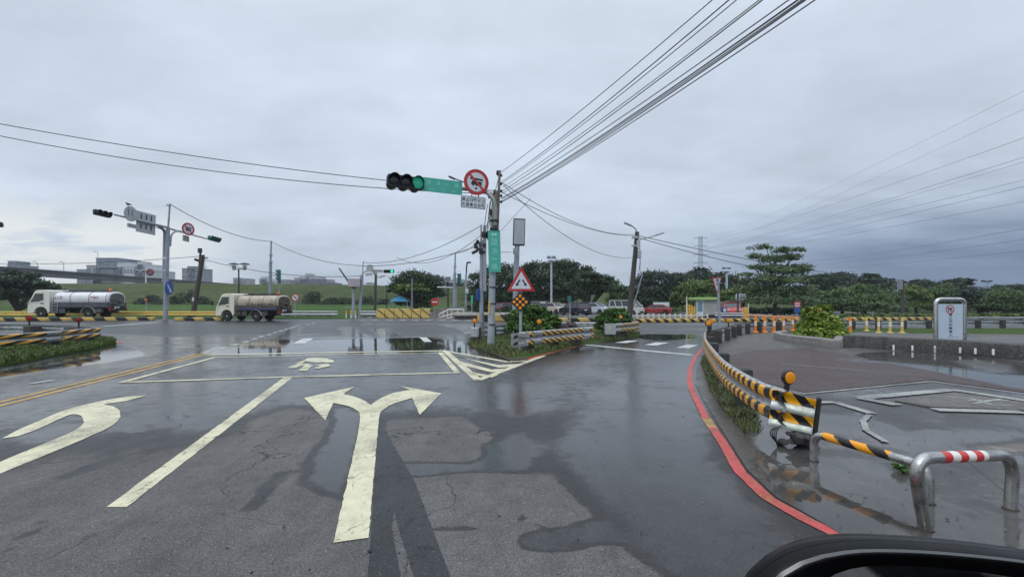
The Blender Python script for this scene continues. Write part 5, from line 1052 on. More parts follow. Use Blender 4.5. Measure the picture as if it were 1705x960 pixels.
# a grey hut-like trailer behind the bush
tr = thing('trailer', 'flat grey box trailer parked behind the hibiscus bush', 'trailer', GY(897, 64)); MB().box((0, 0, 1.15), (2.2, 2., 1.3), 0, .97, .05).build('box_body', cpaint('trailer_grey', lin((84, 86, 92)), .6), tr); MB().box((.5, -1.01, 1.62), (.7, .02, .16)).build('sticker', signwhite, tr)
for s in (-.7, .7): wheel(tr, (s, -.9, .3), .3, .2)
def tanker(name, label, pos, rz, sc, cabm, tankm, Lt, wb, rear, marks, dirty, ladder=True, stripe=None):
    """nose towards -X; local origin under the front axle"""
    t = thing(name, label, 'tanker truck', pos, rz, 'tanker trucks on the far road', sc); hw = .98; r = .40
    M = Matrix(((1, 0, 0, 0), (0, 0, -1, 0), (0, 1, 0, 0), (0, 0, 0, 1)))
    arch = [(r * 1.3 * math.cos(a), .40 + r * 1.3 * math.sin(a)) for a in [PI * k / 10 for k in range(11)]]
    cab = [(-1.0, .38), (-1.06, .55), (-1.04, 1.05), (-.98, 1.22), (-.50, 2.16), (-.40, 2.26), (-.2, 2.30), (.62, 2.32), (.70, 2.24), (.72, .55), (.6, .42)] + arch
    mb = MB(); mb.at(M).prism(cab, -hw, hw); c = mb.build('cab', cabm, t, bevel=.05)
    for s in (-1, 1):
        mb = MB(); y = s * (hw + .004); q = [(-.80, 1.30), (-.42, 2.02), (.22, 2.04), (.22, 1.46), (-.1, 1.38)]
        mb.add([(a, y, b) for a, b in q], [tuple(range(5)) if s < 0 else tuple(range(4, -1, -1))]); mb.build('side_window', glassd, c)
        mb = MB(); mb.box((.1, s * (hw + .006), 1.22), (.2, .03, .07), 0, 1, .01); mb.build('door_handle', black, c)
        mb = MB()
        for a, b in (((.28, .62), (.28, 2.1)), ((-.66, 1.02), (-.66, .9)), ((-.80, 1.22), (.28, 1.30))): mb.tube([(a[0], s * (hw + .001), a[1]), (b[0], s * (hw + .001), b[1])], .008, 4)
        mb.build('door_seam', black, c)
        MB().box((-.95, s * (hw - .22), .62), (.2, .34, .2), 0, .9, .04).build('headlight', headl, c)
        mb = MB(); mb.tube([(-.72, s * hw, 1.55), (-1.12, s * (hw + .22), 1.62)], .018, 5); mb.box((-1.14, s * (hw + .24), 1.5), (.07, .2, .36), 0, .9, .03); mb.build('door_mirror', black, c)
    dxn = Vector((.48, 0, .94)).normalized(); mb = MB(); mb.add([(-.985, -.84, 1.24), (-.985, .84, 1.24), (-.525, .80, 2.14), (-.525, -.80, 2.14)], [(3, 2, 1, 0)]); o_ = mb.build('windscreen', glassd, c); o_.location = (-.012, 0, .006)
    MB().box((-1.03, 0, .50), (.10, 1.9, .22), 0, 1, .03).build('bumper', mat('cab_bumper', lin((180, 180, 172)), .5, 0, .1, 4, dirt=(.1, .09, .08), dirt_amt=.6), c); MB().box((-1.09, 0, .5), (.02, .5, .16)).build('licence_plate', platew, c)
    # chassis, tank, fittings
    x0 = .82; x1 = x0 + Lt; zc = 1.58; ry, rz_ = .96, .60
    mb = MB(); mb.box(((x0 + x1) / 2 - .2, 0, .72), (Lt + 1.3, .8, .2)); mb.box(((x0 + x1) / 2, 0, .88), (Lt + .1, 1.7, .12)); mb.build('chassis', dkmetal, t)
    n = 28; P = []; f = []; xs = [(x0, .80), (x0 + .05, .95), (x0 + .14, 1.), (x1 - .14, 1.), (x1 - .05, .95), (x1, .80)]
    for x, k in xs:
        for i in range(n): a = 2 * PI * i / n; ca, sa = math.cos(a), math.sin(a); P.append((x, ry * k * abs(ca) ** .75 * (1 if ca > 0 else -1), zc + rz_ * k * abs(sa) ** .75 * (1 if sa > 0 else -1)))
    for j in range(len(xs) - 1):
        for i in range(n): k = (i + 1) % n; f.append((j * n + i, j * n + k, (j + 1) * n + k, (j + 1) * n + i))
    f += [tuple(range(n - 1, -1, -1))]
    tk = MB().add(P, f).build('tank', tankm, t)
    mb = MB(); mb.add([(x1 + .005, p[1] * 1.01, zc + (p[2] - zc) * 1.01) for p in P[-n:]] , [tuple(range(n))]); mb.build('tank_end', rear, tk)
    mb = MB()
    for x in (x0 + Lt * .04, x0 + Lt * .33, x0 + Lt * .66, x0 + Lt * .96):
        mb.tube([(x, 1.0 * ry * math.copysign(abs(math.cos(a)) ** .75, math.cos(a)) * 1.005, zc + rz_ * 1.005 * math.copysign(abs(math.sin(a)) ** .75, math.sin(a))) for a in [2 * PI * k / 24 for k in range(24)]], .022, 5, close=True)
    mb.build('tank_band', dirty, tk)
    mb = MB(); mb.box(((x0 + x1) / 2, 0, zc + rz_ + .03), (Lt * .8, .9, .06))
    for k in range(3): mb.lathe([(.26, 0), (.26, .13), (.2, .18)], 14, c=(x0 + Lt * (.2 + .3 * k), 0, zc + rz_ + .04))
    for s in (-.45, .45): mb.tube([(x0 + .2, s, zc + rz_ + .14), (x1 - .2, s, zc + rz_ + .14)], .02, 5)
    mb.build('walkway', dirty, tk)
    mb = MB(); mb.box(((x0 + x1) / 2, 0, 1.10), (Lt + .05, 1.98, .44), 0, 1, .03); mb.build('hose_tray', dirty, t)
    if stripe is not None: MB().box(((x0 + x1) / 2 + .2, 0, .99), (Lt * .9, 2.02, .13), 0, 1, .02).build('side_stripe', stripe, t)
    for s in (-1, 1):
        wheel(t, (0, s * .82, r), r, .24); wheel(t, (wb, s * .80, r), r, .34)
        mb = MB(); ar = [(wb + r * 1.35 * math.cos(a), s * .86, .40 + r * 1.3 * math.sin(a)) for a in [PI * k / 10 for k in range(11)]]
        for a, b in zip(ar, ar[1:]): mb.add([(a[0], a[1] - .2, a[2]), (b[0], b[1] - .2, b[2]), (b[0], b[1] + .14, b[2]), (a[0], a[1] + .14, a[2])], [(0, 1, 2, 3)])
        g = mb.build('mudguard', mat('mudguard_grey', lin((150, 152, 150)), .6, .1, .15, 6, dirt=(.08, .07, .06), dirt_amt=.6), t, sharp=60); so_ = g.modifiers.new('thick', 'SOLIDIFY'); so_.thickness = .02
        mb = MB()
        for k, (a, b, h) in enumerate(((x0 + .25, .4, .36), (x0 + .8, .5, .42), (wb + .75, .55, .34))): mb.box((a, s * .78, .62), (b, .3, h), 0, 1, .03)
        for k in range(4): mb.tube(bez((x0 + .1 + .35 * k, s * .9, 1.0), (x0 + .2 + .35 * k, s * .97, .55 + .06 * k), (x0 + .4 + .35 * k, s * .88, .9), 6), .03, 5)
        mb.build('tool_box', dirty, t)
        if ladder:
            mb = MB()
            for dx_ in (0, .42): mb.tube([(x0 + .1 + dx_, s * .99, .45), (x0 + .1 + dx_, s * .99, 1.35)], .02, 5)
            for z in (.5, .75, 1., 1.25): mb.tube([(x0 + .1, s * .99, z), (x0 + .52, s * .99, z)], .015, 5)
            mb.build('ladder', signback, t)
    mb = MB(); mb.box((x1 + .05, 0, .72), (.12, 1.9, .18), 0, 1, .02); bb = mb.build('rear_bumper', mat('rusty_red_bumper', lin((120, 60, 46)), .6, 0, .2, 6, dirt=(.08, .06, .05), dirt_amt=.6), t)
    for s in (-.8, .8): MB().box((x1 + .12, s, .8), (.05, .25, .14), 0, 1, .02).build('taillight', taill, bb)
    MB().box((x1 + .13, -.2, .84), (.03, .55, .26)).build('licence_plate', platew, bb)
    mb = MB(); random.seed(12)
    for k in range(6): mb.box((x1 + .05, random.uniform(-.7, .7), random.uniform(1., 1.7)), (.16, random.uniform(.15, .4), random.uniform(.1, .3)), 0, .9, .03)
    mb.tube([(x1 + .1, -.9, .5), (x1 + .1, -.9, 1.6)], .03, 5); mb.tube(bez((x1 + .06, .5, 1.2), (x1 + .4, 0, .8), (x1 + .06, -.6, 1.3), 8), .05, 6); mb.build('pump_gear', rear, t)
    bc = MB().lathe([(.11, 0), (.12, .05), (.10, .16), (.02, .2)], 12, c=(x1 - .25, -.4, zc + rz_ + .06)).build('beacon', mat('orange_beacon', lin((232, 110, 40)), .3, 0, .08, 9), t)
    for s in (-1, 1):
        Mm = FR((0, s * (ry + .012), zc + .12), (-s * -1, 0, 0)) if s < 0 else FR((0, ry + .012, zc + .12), (-1, 0, 0))
        for m_, a, b, yy, h, nn, sd in marks:
            mb = MB().at(FR((0, s * (ry + .014), zc), (1 if s < 0 else -1, 0, 0))); xa, xb = (a, b) if s < 0 else (-b, -a); scrib(mb, xa, xb, yy, h, nn, 0, sd); mb.build('lettering', m_, tk)
    return t
tankw = mat('white_tank', lin((222, 222, 226)), .35, 0, .05, 2, dirt=lin((150, 146, 140)), dirt_amt=.35); tankc = mat('cream_tank', lin((178, 170, 152)), .5, 0, .14, 2, dirt=lin((96, 90, 82)), dirt_amt=.8)
rearw = mat('grimy_grey_tank', lin((96, 96, 98)), .6, .1, .25, 3, dirt=(.03, .03, .03), dirt_amt=.7); rearc = mat('muddy_tank_end', lin((88, 80, 72)), .7, 0, .3, 3, dirt=(.03, .026, .022), dirt_amt=.7)
grim1 = mat('grimy_frame', lin((84, 88, 94)), .6, .2, .25, 4, dirt=(.03, .03, .03), dirt_amt=.6); grim2 = mat('muddy_frame', lin((78, 74, 70)), .7, .1, .3, 4, dirt=(.03, .026, .02), dirt_amt=.7)
redbrown = mat('red_lettering', lin((140, 60, 56)), .6); greyl = mat('grey_lettering', lin((120, 112, 118)), .6); dkbr = mat('dark_lettering', lin((70, 58, 56)), .6)
p = GY(86, 45.6); tanker('tanker_truck', 'white tanker truck with grey grimy rear at the far left', (p.x, p.y, .12), R(2), 1.14, cpaint('cab_white', lin((222, 222, 210)), .3), tankw, 4.5, 3.75, rearw, [(greyl, 1.0, 1.75, .12, .26, 3, 5), (redbrown, 3.9, 4.6, .12, .2, 3, 6)], grim1)
p = GY(391, 42.6); tanker('tanker_truck', 'cream tanker truck with muddy tank and blue edge, right of the white one', (p.x, p.y, 0), R(-9), 1.02, cpaint('cab_cream', lin((220, 216, 198)), .3), tankc, 3.9, 2.75, rearc, [(dkbr, 1.9, 4.4, -.2, .24, 8, 7)], grim2, False, mat('blue_stripe', lin((52, 62, 110)), .5, 0, .2, 4, dirt=(.06, .05, .05), dirt_amt=.6))
# the wing mirror of the car the picture was taken from
wm = thing('wing_mirror', 'black wing mirror of the viewer\'s own car at the lower right corner', 'wing mirror', (.768, .86, .957))
blackg = mat('black_gloss_trim', (.006, .006, .007), .28, 0, .1, 5, spec=.14)
def wmout(k, yo):  # outline in XZ, viewed from the driver's seat
    P = [(-.385, -.10), (-.372, -.03), (-.335, .045), (-.27, .092), (-.19, .112), (-.10, .115), (.02, .108), (.16, .092), (.30, .066), (.42, .03), (.46, -.05), (.45, -.15), (.40, -.2), (.10, -.215), (-.25, -.205), (-.36, -.17)]
    P = resample([Vector((x, 0, z)) for x, z in P] + [Vector((P[0][0], 0, P[0][1]))], .03)[:-1]
    c = Vector((.03, 0, -.05)); return [tuple(Vector((c.x + (p.x - c.x) * k, yo, c.z + (p.z - c.z) * k))) for p in P]
def loft(rings, cap0=False, cap1=True):
    mb = MB(); n = len(rings[0]); P = [p for r_ in rings for p in r_]; f = []
    for j in range(len(rings) - 1):
        for i in range(n): k = (i + 1) % n; f.append((j * n + i, j * n + k, (j + 1) * n + k, (j + 1) * n + i))
    if cap1: f.append(tuple((len(rings) - 1) * n + i for i in range(n)))
    if cap0: f.append(tuple(range(n - 1, -1, -1)))
    return mb.add(P, f)
loft([wmout(.88, .0), wmout(.915, -.012), wmout(.93, -.014)], cap1=False).build('rim', blackg, wm, sharp=60); loft([wmout(.931, -.014), wmout(.95, -.016), wmout(.966, -.010)], cap1=False).build('highlight_band', mat('highlight_grey', (.03, .032, .036), .25, 0, .1, 5, spec=.9), wm, sharp=60); loft([wmout(.967, -.009), wmout(.985, -.002), wmout(.995, .010)], cap1=False).build('outer_rim', blackg, wm, sharp=60)  # middle band is paler and glossier, painting a highlight along the black rim
loft([wmout(.995, .011), wmout(1.003, .018), wmout(.985, .035), wmout(.93, .06), wmout(.80, .095), wmout(.58, .13), wmout(.3, .15)]).build('housing', blackg, wm, sharp=60)
loft([wmout(.88, .0), wmout(.76, .030), wmout(.72, .034)], cap1=True).build('recess', mat('matt_black_recess', (.004, .004, .0045), .7, 0, .1, 5, spec=.1), wm, sharp=60)
mb = MB(); g = [(x, .026, z) for x, _, z in wmout(.67, 0)]; mb.add(g, [tuple(range(len(g)))]); mb.build('mirror_glass', mat('mirror_glass', (.5, .52, .54), .03, 1., .02, 3), wm)
mb = MB(); mb.tube(bez((.38, .09, -.1), (.55, .1, -.18), (.70, .02, -.26), 6), [.06, .065, .07, .075, .08, .09, .1], 10); mb.build('arm', black, wm)
mb = MB(); mb.box((1.0, -.5, -.42), (.6, 1.5, .4), 0, .9, .08); mb.build('door_top', blackg, wm)
# ---------------------------------------------------------------- steel hoops
def tube_mat(name, base, stripes, period, metal):
    m, nt, p = newmat(name); tcn = nt.add('ShaderNodeTexCoord'); uv = tcn.outputs['UV']; ob = tcn.outputs['Object']; sep = nt.add('ShaderNodeSeparateXYZ'); nt.put(sep.inputs[0], uv)
    u, v = sep.outputs[0], sep.outputs[1]; (c1, c2, a, b, skew) = stripes
    inb = nt.math('MULTIPLY', nt.math('GREATER_THAN', u, a), nt.math('LESS_THAN', u, b))
    fr = nt.math('FRACT', nt.math('DIVIDE', nt.math('ADD', nt.math('SUBTRACT', u, a), nt.math('MULTIPLY', nt.math('SINE', nt.math('MULTIPLY', v, 2 * PI)), skew)), period))
    sc = nt.mix(nt.math('GREATER_THAN', fr, .5), (*c1, 1), (*c2, 1)); wn = nt.smooth(nt.noise(ob, 16, 7, .7), .56, .68); inb = nt.math('MULTIPLY', inb, nt.math('SUBTRACT', 1., nt.math('MULTIPLY', wn, .5)))
    st = nt.mix(nt.smooth(nt.noise(ob, 9, 8, .72), .44, .66), (*base, 1), (*[x * .5 for x in base], 1)); st = nt.mix(nt.math('MULTIPLY', nt.smooth(nt.noise(ob, 22, 6, .75), .58, .7), .7), st, (.16, .12, .09, 1))
    nt.put(p.inputs['Base Color'], nt.mix(inb, st, sc)); nt.put(p.inputs['Metallic'], nt.mixf(inb, metal, 0.)); nt.put(p.inputs['Roughness'], nt.mapr(nt.noise(ob, 14, 5), .3, .7, .16, .42)); nt.put(p.inputs['Normal'], nt.bump(nt.noise(ob, 12, 5), .12, .01)); return m
def hoop(label, pts, r, m, flange):
    pts = [Vector(p) for p in pts]; o = Vector((pts[0].x, pts[0].y, 0)); t = thing('bicycle_barrier', label, 'steel barrier', o, 0, 'bent steel hoops at the plaza edge')
    mb = MB(); n = 18; q = [p - o for p in pts]; mb.tube(q, r, n); mb.uv = []; u = 0
    for i, p in enumerate(q):
        if i: u += (q[i] - q[i - 1]).length
        mb.uv += [(u, k / n) for k in range(n)]
    # a cylinder seam is harmless: the stripes are periodic round the tube
    mb.build('tube', m, t, sharp=60); mb = MB()
    for p in (q[0], q[-1]): MB().lathe([(r * 1.22, -.0), (r * 1.2, .004), (r * 1.02, .006)], 18, c=(p.x, p.y, .012)).build('base_flange', flange, t)
    return t
rustm = mat('wet_rusty_flange', lin((84, 74, 66)), .4, .4, .3, 12, dirt=(.12, .06, .03), dirt_amt=.6)
def hoop_path(a, b, ca, cb, rb=.13, n=8):
    """foot a, corner ca, corner cb, foot b with rounded corners"""
    a, b, ca, cb = map(Vector, (a, b, ca, cb)); o = [a]
    p0 = ca + (a - ca).normalized() * rb; p1 = ca + (cb - ca).normalized() * rb; o += bez(p0, ca, p1, n)
    m0 = cb + (ca - cb).normalized() * rb; m1 = cb + (b - cb).normalized() * rb
    for k in range(1, 8): o.append(p1.lerp(m0, k / 8))
    return o + bez(m0, cb, m1, n) + [b]
f1, f2 = G(1355, 768), G(1546, 838); z1 = .272; 
hoop('steel hoop with yellow and black tape standing in the puddle', hoop_path(f1, f2, f1 + Vector((0, 0, z1)), f2 + Vector((-.0, 0, z1)), .125), .037, tube_mat('hoop_steel_yellow', (.56, .55, .53), (lin((240, 158, 22)), BLK, .34, .95, .06), .305, 1.), rustm)
f1, f2 = G(1541, 882), G(1682, 848); ca = W(1520, 762, 3.12); cb = W(1688, 757, f2.y); 
pth = hoop_path(f1, f2, ca, cb, .19, 10); 
hoop('dented steel hoop with red and white tape, nearest at the lower right', pth, .039, tube_mat('hoop_steel_red', (.56, .55, .53), (lin((196, 40, 40)), lin((226, 222, 216)), .68, 1.16, .0), .17, 1.), rustm)
# ---------------------------------------------------------------- walls, planters, fences, barriers
pebble = None
def pebble_mat():
    m, nt, p = newmat('pebble_wall'); tc = nt.add('ShaderNodeTexCoord').outputs['Object']; v = nt.voro(tc, 38); c = nt.add('ShaderNodeSeparateColor'); nt.put(c.inputs[0], v.outputs['Color'])
    col = nt.mix(c.outputs[0], (.05, .048, .046), (.17, .165, .155)); col = nt.mix(nt.smooth(v.outputs['Distance'], .5, .75), col, (.035, .034, .032, 1)); big = nt.noise(tc, 1.3, 7, .7)
    col = nt.mix(1., col, nt_grey(nt, nt.mapr(big, .3, .7, .55, 1.15)), 'MULTIPLY'); col = nt.mix(nt.math('MULTIPLY', nt.smooth(nt.noise(nt.scale(tc, (1, 1, .25)), 3, 6), .54, .68), .6), col, (.02, .021, .018, 1))
    nt.put(p.inputs['Base Color'], col); p.inputs['Roughness'].default_value = .7; nt.put(p.inputs['Normal'], nt.bump(nt.math('MULTIPLY', v.outputs['Distance'], -1.), .9, .02)); return m
pebble = pebble_mat()
def ribbon_wall(mb, path, h, w_, rnd=.06):
    path = [Vector((p[0], p[1], 0)) for p in path]; prof = [(0, -.02), (0, h - rnd), (rnd * .3, h - rnd * .3), (rnd, h), (w_ - rnd, h), (w_ - rnd * .3, h - rnd * .3), (w_, h - rnd), (w_, -.02)]; n = len(prof); P = []
    for i, p in enumerate(path):
        t = (path[min(i + 1, len(path) - 1)] - path[max(i - 1, 0)]).normalized(); nn = Vector((-t.y, t.x, 0))
        P += [tuple(p + nn * a + Vector((0, 0, z + .012 * mnoise.noise((p.x * 2, p.y * 2, z))))) for a, z in prof]
    f = [(i * n + k, i * n + k + 1, (i + 1) * n + k + 1, (i + 1) * n + k) for i in range(len(path) - 1) for k in range(n - 1)] + [tuple(range(n - 1, -1, -1)), tuple((len(path) - 1) * n + k for k in range(n))]
    f = [q[::-1] for q in f]
    return mb.add(P, f)
wp = resample([G(1404, 578), G(1460, 581), G(1520, 585), G(1600, 590.5), G(1705, 600), Vector((16.5, 11.3, 0)), Vector((22, 10.6, 0))], .4)
o = wp[0]; t = thing('pebble_wall', 'low pebble-dashed wall with a row of small white reflectors on the plaza', 'wall', o); ribbon_wall(MB(), [p - o for p in wp], .42, .5).build('wall', pebble, t)
for px, py in ((1482, 578.5), (1510, 579.5), (1540, 580.5), (1571, 582), (1604, 583), (1638, 584.5), (1674, 586)):
    # on the wall's face
    best = min(wp, key=lambda p: abs(p.x / p.y - (px - CX) / F)); i = wp.index(best); d = (wp[min(i + 1, len(wp) - 1)] - wp[i - 1]).normalized(); nn = Vector((d.y, -d.x, 0))
    q = best + nn * .035; q.z = H - (py - YH) / F * q.y; mb = MB(); mb.box(q - o, (.05, .05, .17), math.atan2(d.y, d.x), .9, .01); mb.build('reflector', mat('white_reflector', lin((236, 236, 228)), .3), t)
kp = resample([GY(1300, 21.6), G(1288, 563), G(1300, 567.5), G(1330, 572), G(1365, 576.5), G(1396, 580.5), G(1405, 577), GY(1404, 17.6), GY(1412, 18.6)], .3)
o = kp[0]; t = thing('planter_kerb', 'rounded pebble kerb of the planter under the yellow-green bush', 'planter', o); ribbon_wall(MB(), [p - o for p in kp], .30, .30, .1).build('kerb', mat('pale_pebble', (.23, .22, .205), .75, 0, .3, 14, dirt=(.05, .05, .045), dirt_amt=.6, bump=.8, bscale=60), t)
mb = MB(); mb.prism([tuple((p - o)[:2]) for p in kp[2:-1:2]] + [tuple((GY(1400, 21) - o)[:2])], 0, .22); mb.build('soil', soilm, t)
def delin(label, px, Y, h, c1, group):
    t = thing('delineator_post', label, 'bollard', GY(px, Y), 0, group); mb = MB(); mb.lathe([(.15, 0), (.14, .04), (.065, .07), (.06, h), (.04, h + .03)], 14); mb.build('post', c1, t)
    for z in (.45, .62): MB().lathe([(.0625, h * z), (.0645, h * z + .01), (.0645, h * z + .09), (.0625, h * z + .1)], 14).build('white_band', whitepl, t)
    return t
ORD = ['first', 'second', 'third', 'fourth', 'fifth']
for k, (px, yb) in enumerate(((1258, 553), (1273.5, 553), (1289, 553), (1305, 552), (1320, 550))): delin(f'orange bollard with white bands, {ORD[k]} from the give-way sign towards the yellow-green bush', px, 1200 / (yb - 505), .76, orange, 'orange bollards beside the cycle path')
delin('lone bright orange bollard just right of the yellow-green bush', 1416, 25, .76, orange, None)
for k, (px, yb) in enumerate(((1443, 551), (1463, 554), (1482, 554), (1502, 554))): delin(f'faded yellow bollard, {ORD[k]} counted from the lone orange one towards the notice board', px, 1200 / (yb - 505), .72, mat('faded_yellow_plastic', lin((206, 180, 96)), .55, 0, .1, 5, dirt=(.2, .19, .16), dirt_amt=.5), 'faded bollards behind the pebble wall')
t = thing('hand_rail', 'orange hand rail running behind the orange bollards', 'railing', GY(1243, 41)); o = GY(1243, 41); mb = MB(); a, b = W(1243, 524.5, 41) - o, W(1330, 528.5, 38) - o; mb.tube([a, b], .06, 8); mb.build('rail', mat('pale_orange', lin((222, 150, 92)), .5, 0, .1, 5), t)
for k in range(6): q = a.lerp(b, k / 5); MB().tube([(q.x, q.y, 0), q], .04, 6).build('post', MATS['pale_orange'], t)
# white picket fence with yellow feet in front of the crimson car
a, b = GY(1052, 42.5), GY(1178, 42.5); t = thing('picket_fence', 'low white fence with yellow feet in front of the crimson coupe', 'fence', a); n = 15
whf = mat('fence_white', lin((214, 212, 204)), .55, 0, .06, 5, dirt=(.3, .27, .2), dirt_amt=.4)
for k in range(n): q = (b - a) * k / (n - 1); s = MB().box((q.x, 0, .3), (.12, .12, .6), 0, 1, .015).build('post', whf, t); MB().box((q.x, 0, .12), (.16, .16, .24), 0, 1, .01).build('foot', yelpaint, s)
MB().box(((b - a).x / 2, 0, .45), ((b - a).x, .05, .09)).build('rail', whf, t)
a, b = GY(920, 48), GY(1035, 47); t = thing('low_wall', 'pale concrete parapet between the navy car and the striped kerb', 'wall', a); d = b - a; MB().box((d.x / 2, d.y / 2, .14), (d.length, .3, .28), math.atan2(d.y, d.x), 1, .03).build('wall', concrete, t)
a, b = GY(783, 46), GY(860, 46); t = thing('low_wall', 'long pale concrete parapet left of the leaning signal pole', 'wall', a); d = b - a; MB().box((d.x / 2 + .3, 0, .48), (d.length + 3.5, .35, .32), 0, 1, .03).build('wall', mat('pale_concrete', lin((186, 182, 172)), .7, 0, .1, 2, dirt=(.12, .12, .11), dirt_amt=.5), t); MB().box((d.x / 2, .05, .16), (d.length + 3., .3, .31)).build('base', woodpost, t)
# striped block barrier
bstr = stripe_mat('yellow_hatched_block', lin((212, 184, 104)), lin((120, 106, 70)), 1.15, 1.25, .76, wear=lin((160, 142, 92)))
a, b = GY(627, 49.5), GY(716, 49.5); n = 6; t = thing('block_barrier', 'hatched yellow concrete barrier before the blue canopy', 'barrier', a); d = (b - a) / n
for k in range(n): c = d * (k + .5); MB().box((c.x, 0, .48), (d.x - .05, .5, .96), 0, .92, .03).build('block', bstr, t)
# stepped ramp with white rails
O = GY(742, 50); t = thing('ramp_railing', 'silvery railing of a ramp behind the no-entry sign', 'railing', O); L_ = lambda px, py, dy=0: W(px, py, 50 + dy) - O
mb = MB()
for px0, py0, px1, py1 in ((731, 523, 747, 515), (747, 515, 772, 515), (733, 528, 760, 521), (760, 521, 775, 522), (734, 532, 752, 528)): mb.tube([L_(px0, py0), L_(px1, py1)], .07, 6)
mb.build('hand_rail', whf, t)
for px, y0, y1 in ((731, 532, 522), (738, 532, 519), (745, 532, 516), (752, 532, 515), (762, 531, 515), (772, 530, 515)): MB().tube([L_(px, y0), L_(px, y1)], .05, 6).build('post', whf, t)
t = thing('ramp_block', 'sloping concrete ramp block under the silvery railing', 'ramp', GY(712, 53)); mb = MB(); mb.add([(0, 0, 0), (4.2, 0, 0), (4.2, 0, 1.25), (1.6, 0, 1.0), (0, 0, .5), (0, 2, 0), (4.2, 2, 0), (4.2, 2, 1.25), (1.6, 2, 1.0), (0, 2, .5)], [(0, 1, 2, 3, 4), (9, 8, 7, 6, 5), (0, 5, 6, 1), (1, 6, 7, 2), (2, 7, 8, 3), (3, 8, 9, 4), (4, 9, 5, 0)]); mb.build('block', concrete, t)
for i, px in enumerate((576.5, 584.5, 592)): t = thing('marker_stake', 'yellow topped white stake at the foot of the boom post', 'stake', GY(px, 49.), 0, 'three stakes at the boom post'); MB().tube([(0, 0, 0), (0, 0, .75)], .07, 8).build('stake', whitepl, t); MB().lathe([(.072, .4), (.072, .76), (.02, .79)], 8).build('tip', yelpaint, t)
t = thing('canopy_tent', 'blue canopy tent under the big round tree', 'tent', GY(666, 60)); mb = MB(); mb.add([(-1.15, -1.0, 1.75), (1.15, -1.0, 1.75), (1.15, 1.0, 1.75), (-1.15, 1.0, 1.75), (-.25, 0, 2.45), (.25, 0, 2.45)], [(0, 1, 5, 4), (1, 2, 5), (2, 3, 4, 5), (3, 0, 4), (3, 2, 1, 0)]); mb.build('canopy', mat('blue_canvas', lin((58, 128, 164)), .7, 0, .1, 3, dirt=lin((40, 90, 120)), dirt_amt=.4), t, sharp=10)
for x in (-1.1, 1.1):
    for y in (-.95, .95): MB().tube([(x, y, 0), (x, y, 1.78)], .04, 6).build('leg', galv, t)
t = thing('litter_bin', 'small white bin beside the blue canopy tent', 'bin', GY(648.5, 58)); MB().lathe([(.2, 0), (.24, .7), (.2, .8), (.05, .86)], 10).build('bin', whitepl, t)
# booth and car park gear
Yb = 52.; O = GY(1170, Yb); t = thing('ticket_booth', 'small grey attendant booth with a flat green roof', 'booth', O); k = Yb / 800
MB().box((.32, 0, .95), (1.75, 1.6, 1.9), 0, 1, .02).build('wall', mat('booth_grey', lin((160, 160, 158)), .6, 0, .06, 2, dirt=(.2, .2, .19), dirt_amt=.4), t)
MB().box((0, 0, 2.0), (2.35, 2.1, .30), 0, .97, .04).build('roof', mat('green_roof', lin((150, 186, 112)), .5, 0, .08, 2, dirt=lin((96, 130, 70)), dirt_amt=.4), t)
f = MB().box((-.62, -.82, 1.0), (.72, .06, 1.75), 0, 1, .01).build('door', signwhite, t); MB().box((-.62, -.856, 1.2), (.52, .02, 1.1)).build('pane', mat('booth_glass', lin((110, 140, 148)), .08, 0, .1, 2), f); MB().box((.32, -.805, .15), (1.8, .03, .3)).build('plinth', dkmetal, t)
t = thing('height_gate', 'yellow ribbed gate post standing left of the green-roofed booth', 'gate', GY(1149, 51))
for k in range(4): MB().box((-.34 + .26 * k, 0, .74 - .05 * k), (.17, .17, 1.5 - .1 * k), 0, 1, .02).build('post', yelpaint, t)
for z in (.3, .6, .9): MB().box((.05, -.03, z), (.9, .1, .07)).build('slat', yelpaint, t)
pole_simple('slim white post left of the yellow ribbed gate', 1143.5, 533, 493, 46, .06, whitepl, 'post', 'post')
pole_simple('dark slim pole in front of the white direction board', 1228.5, 528, 455, 46, .10, dkpole, 'post', 'post')
t = thing('direction_board', 'white direction board on a post behind the red car', 'sign board', GY(1233.5, 56)); O = GY(1233.5, 56); MB().tube([(0, .06, 0), (0, .06, 2.0)], .06, 8).build('post', galv, t); M = FR(W(1233.5, 494, 56) - O, (1, 0, 0)); s = plate(t, M, 1.2, .75, signwhite); mb = MB().at(M); [bar(mb, (-.4, y), (.45, y), .05, .016) for y in (.18, .02, -.14)]; mb.build('lettering', greyl, s)
t = thing('ticket_machine', 'blue and white ticket machine beside the red car', 'machine', GY(1206, 52)); MB().box((0, 0, .55), (.45, .4, 1.1), 0, .95, .03).build('cabinet', mat('machine_blue', lin((52, 80, 130)), .5, 0, .1, 4), t); MB().box((-.05, -.205, .8), (.3, .02, .35)).build('panel', signwhite, t)
t = thing('kiosk_unit', 'pale grey equipment cabinets between the booth and the red car', 'cabinet', GY(1196, 58)); MB().box((-.7, 0, .75), (1.1, .8, 1.1), 0, 1, .02).build('cabinet', signback, t); MB().box((.7, .3, 1.0), (1.3, .8, 1.5), 0, 1, .02).build('tall_cabinet', concrete, t)
t = thing('barrier_gate', 'yellow barrier machine with a lowered pink and white boom right of the red car', 'barrier gate', GY(1241, 48)); MB().box((0, 0, .55), (.38, .38, 1.1), 0, .95, .03).build('cabinet', yelpaint, t); mb = MB(); mb.tube([(-.1, -.1, .95), (-1.2, -.3, .95)], .05, 8); mb.build('boom', mat('pink_boom', lin((214, 150, 160)), .5), t); MB().tube([(.32, 0, 0), (.32, 0, 1.5)], .04, 6).build('post', whitepl, t)
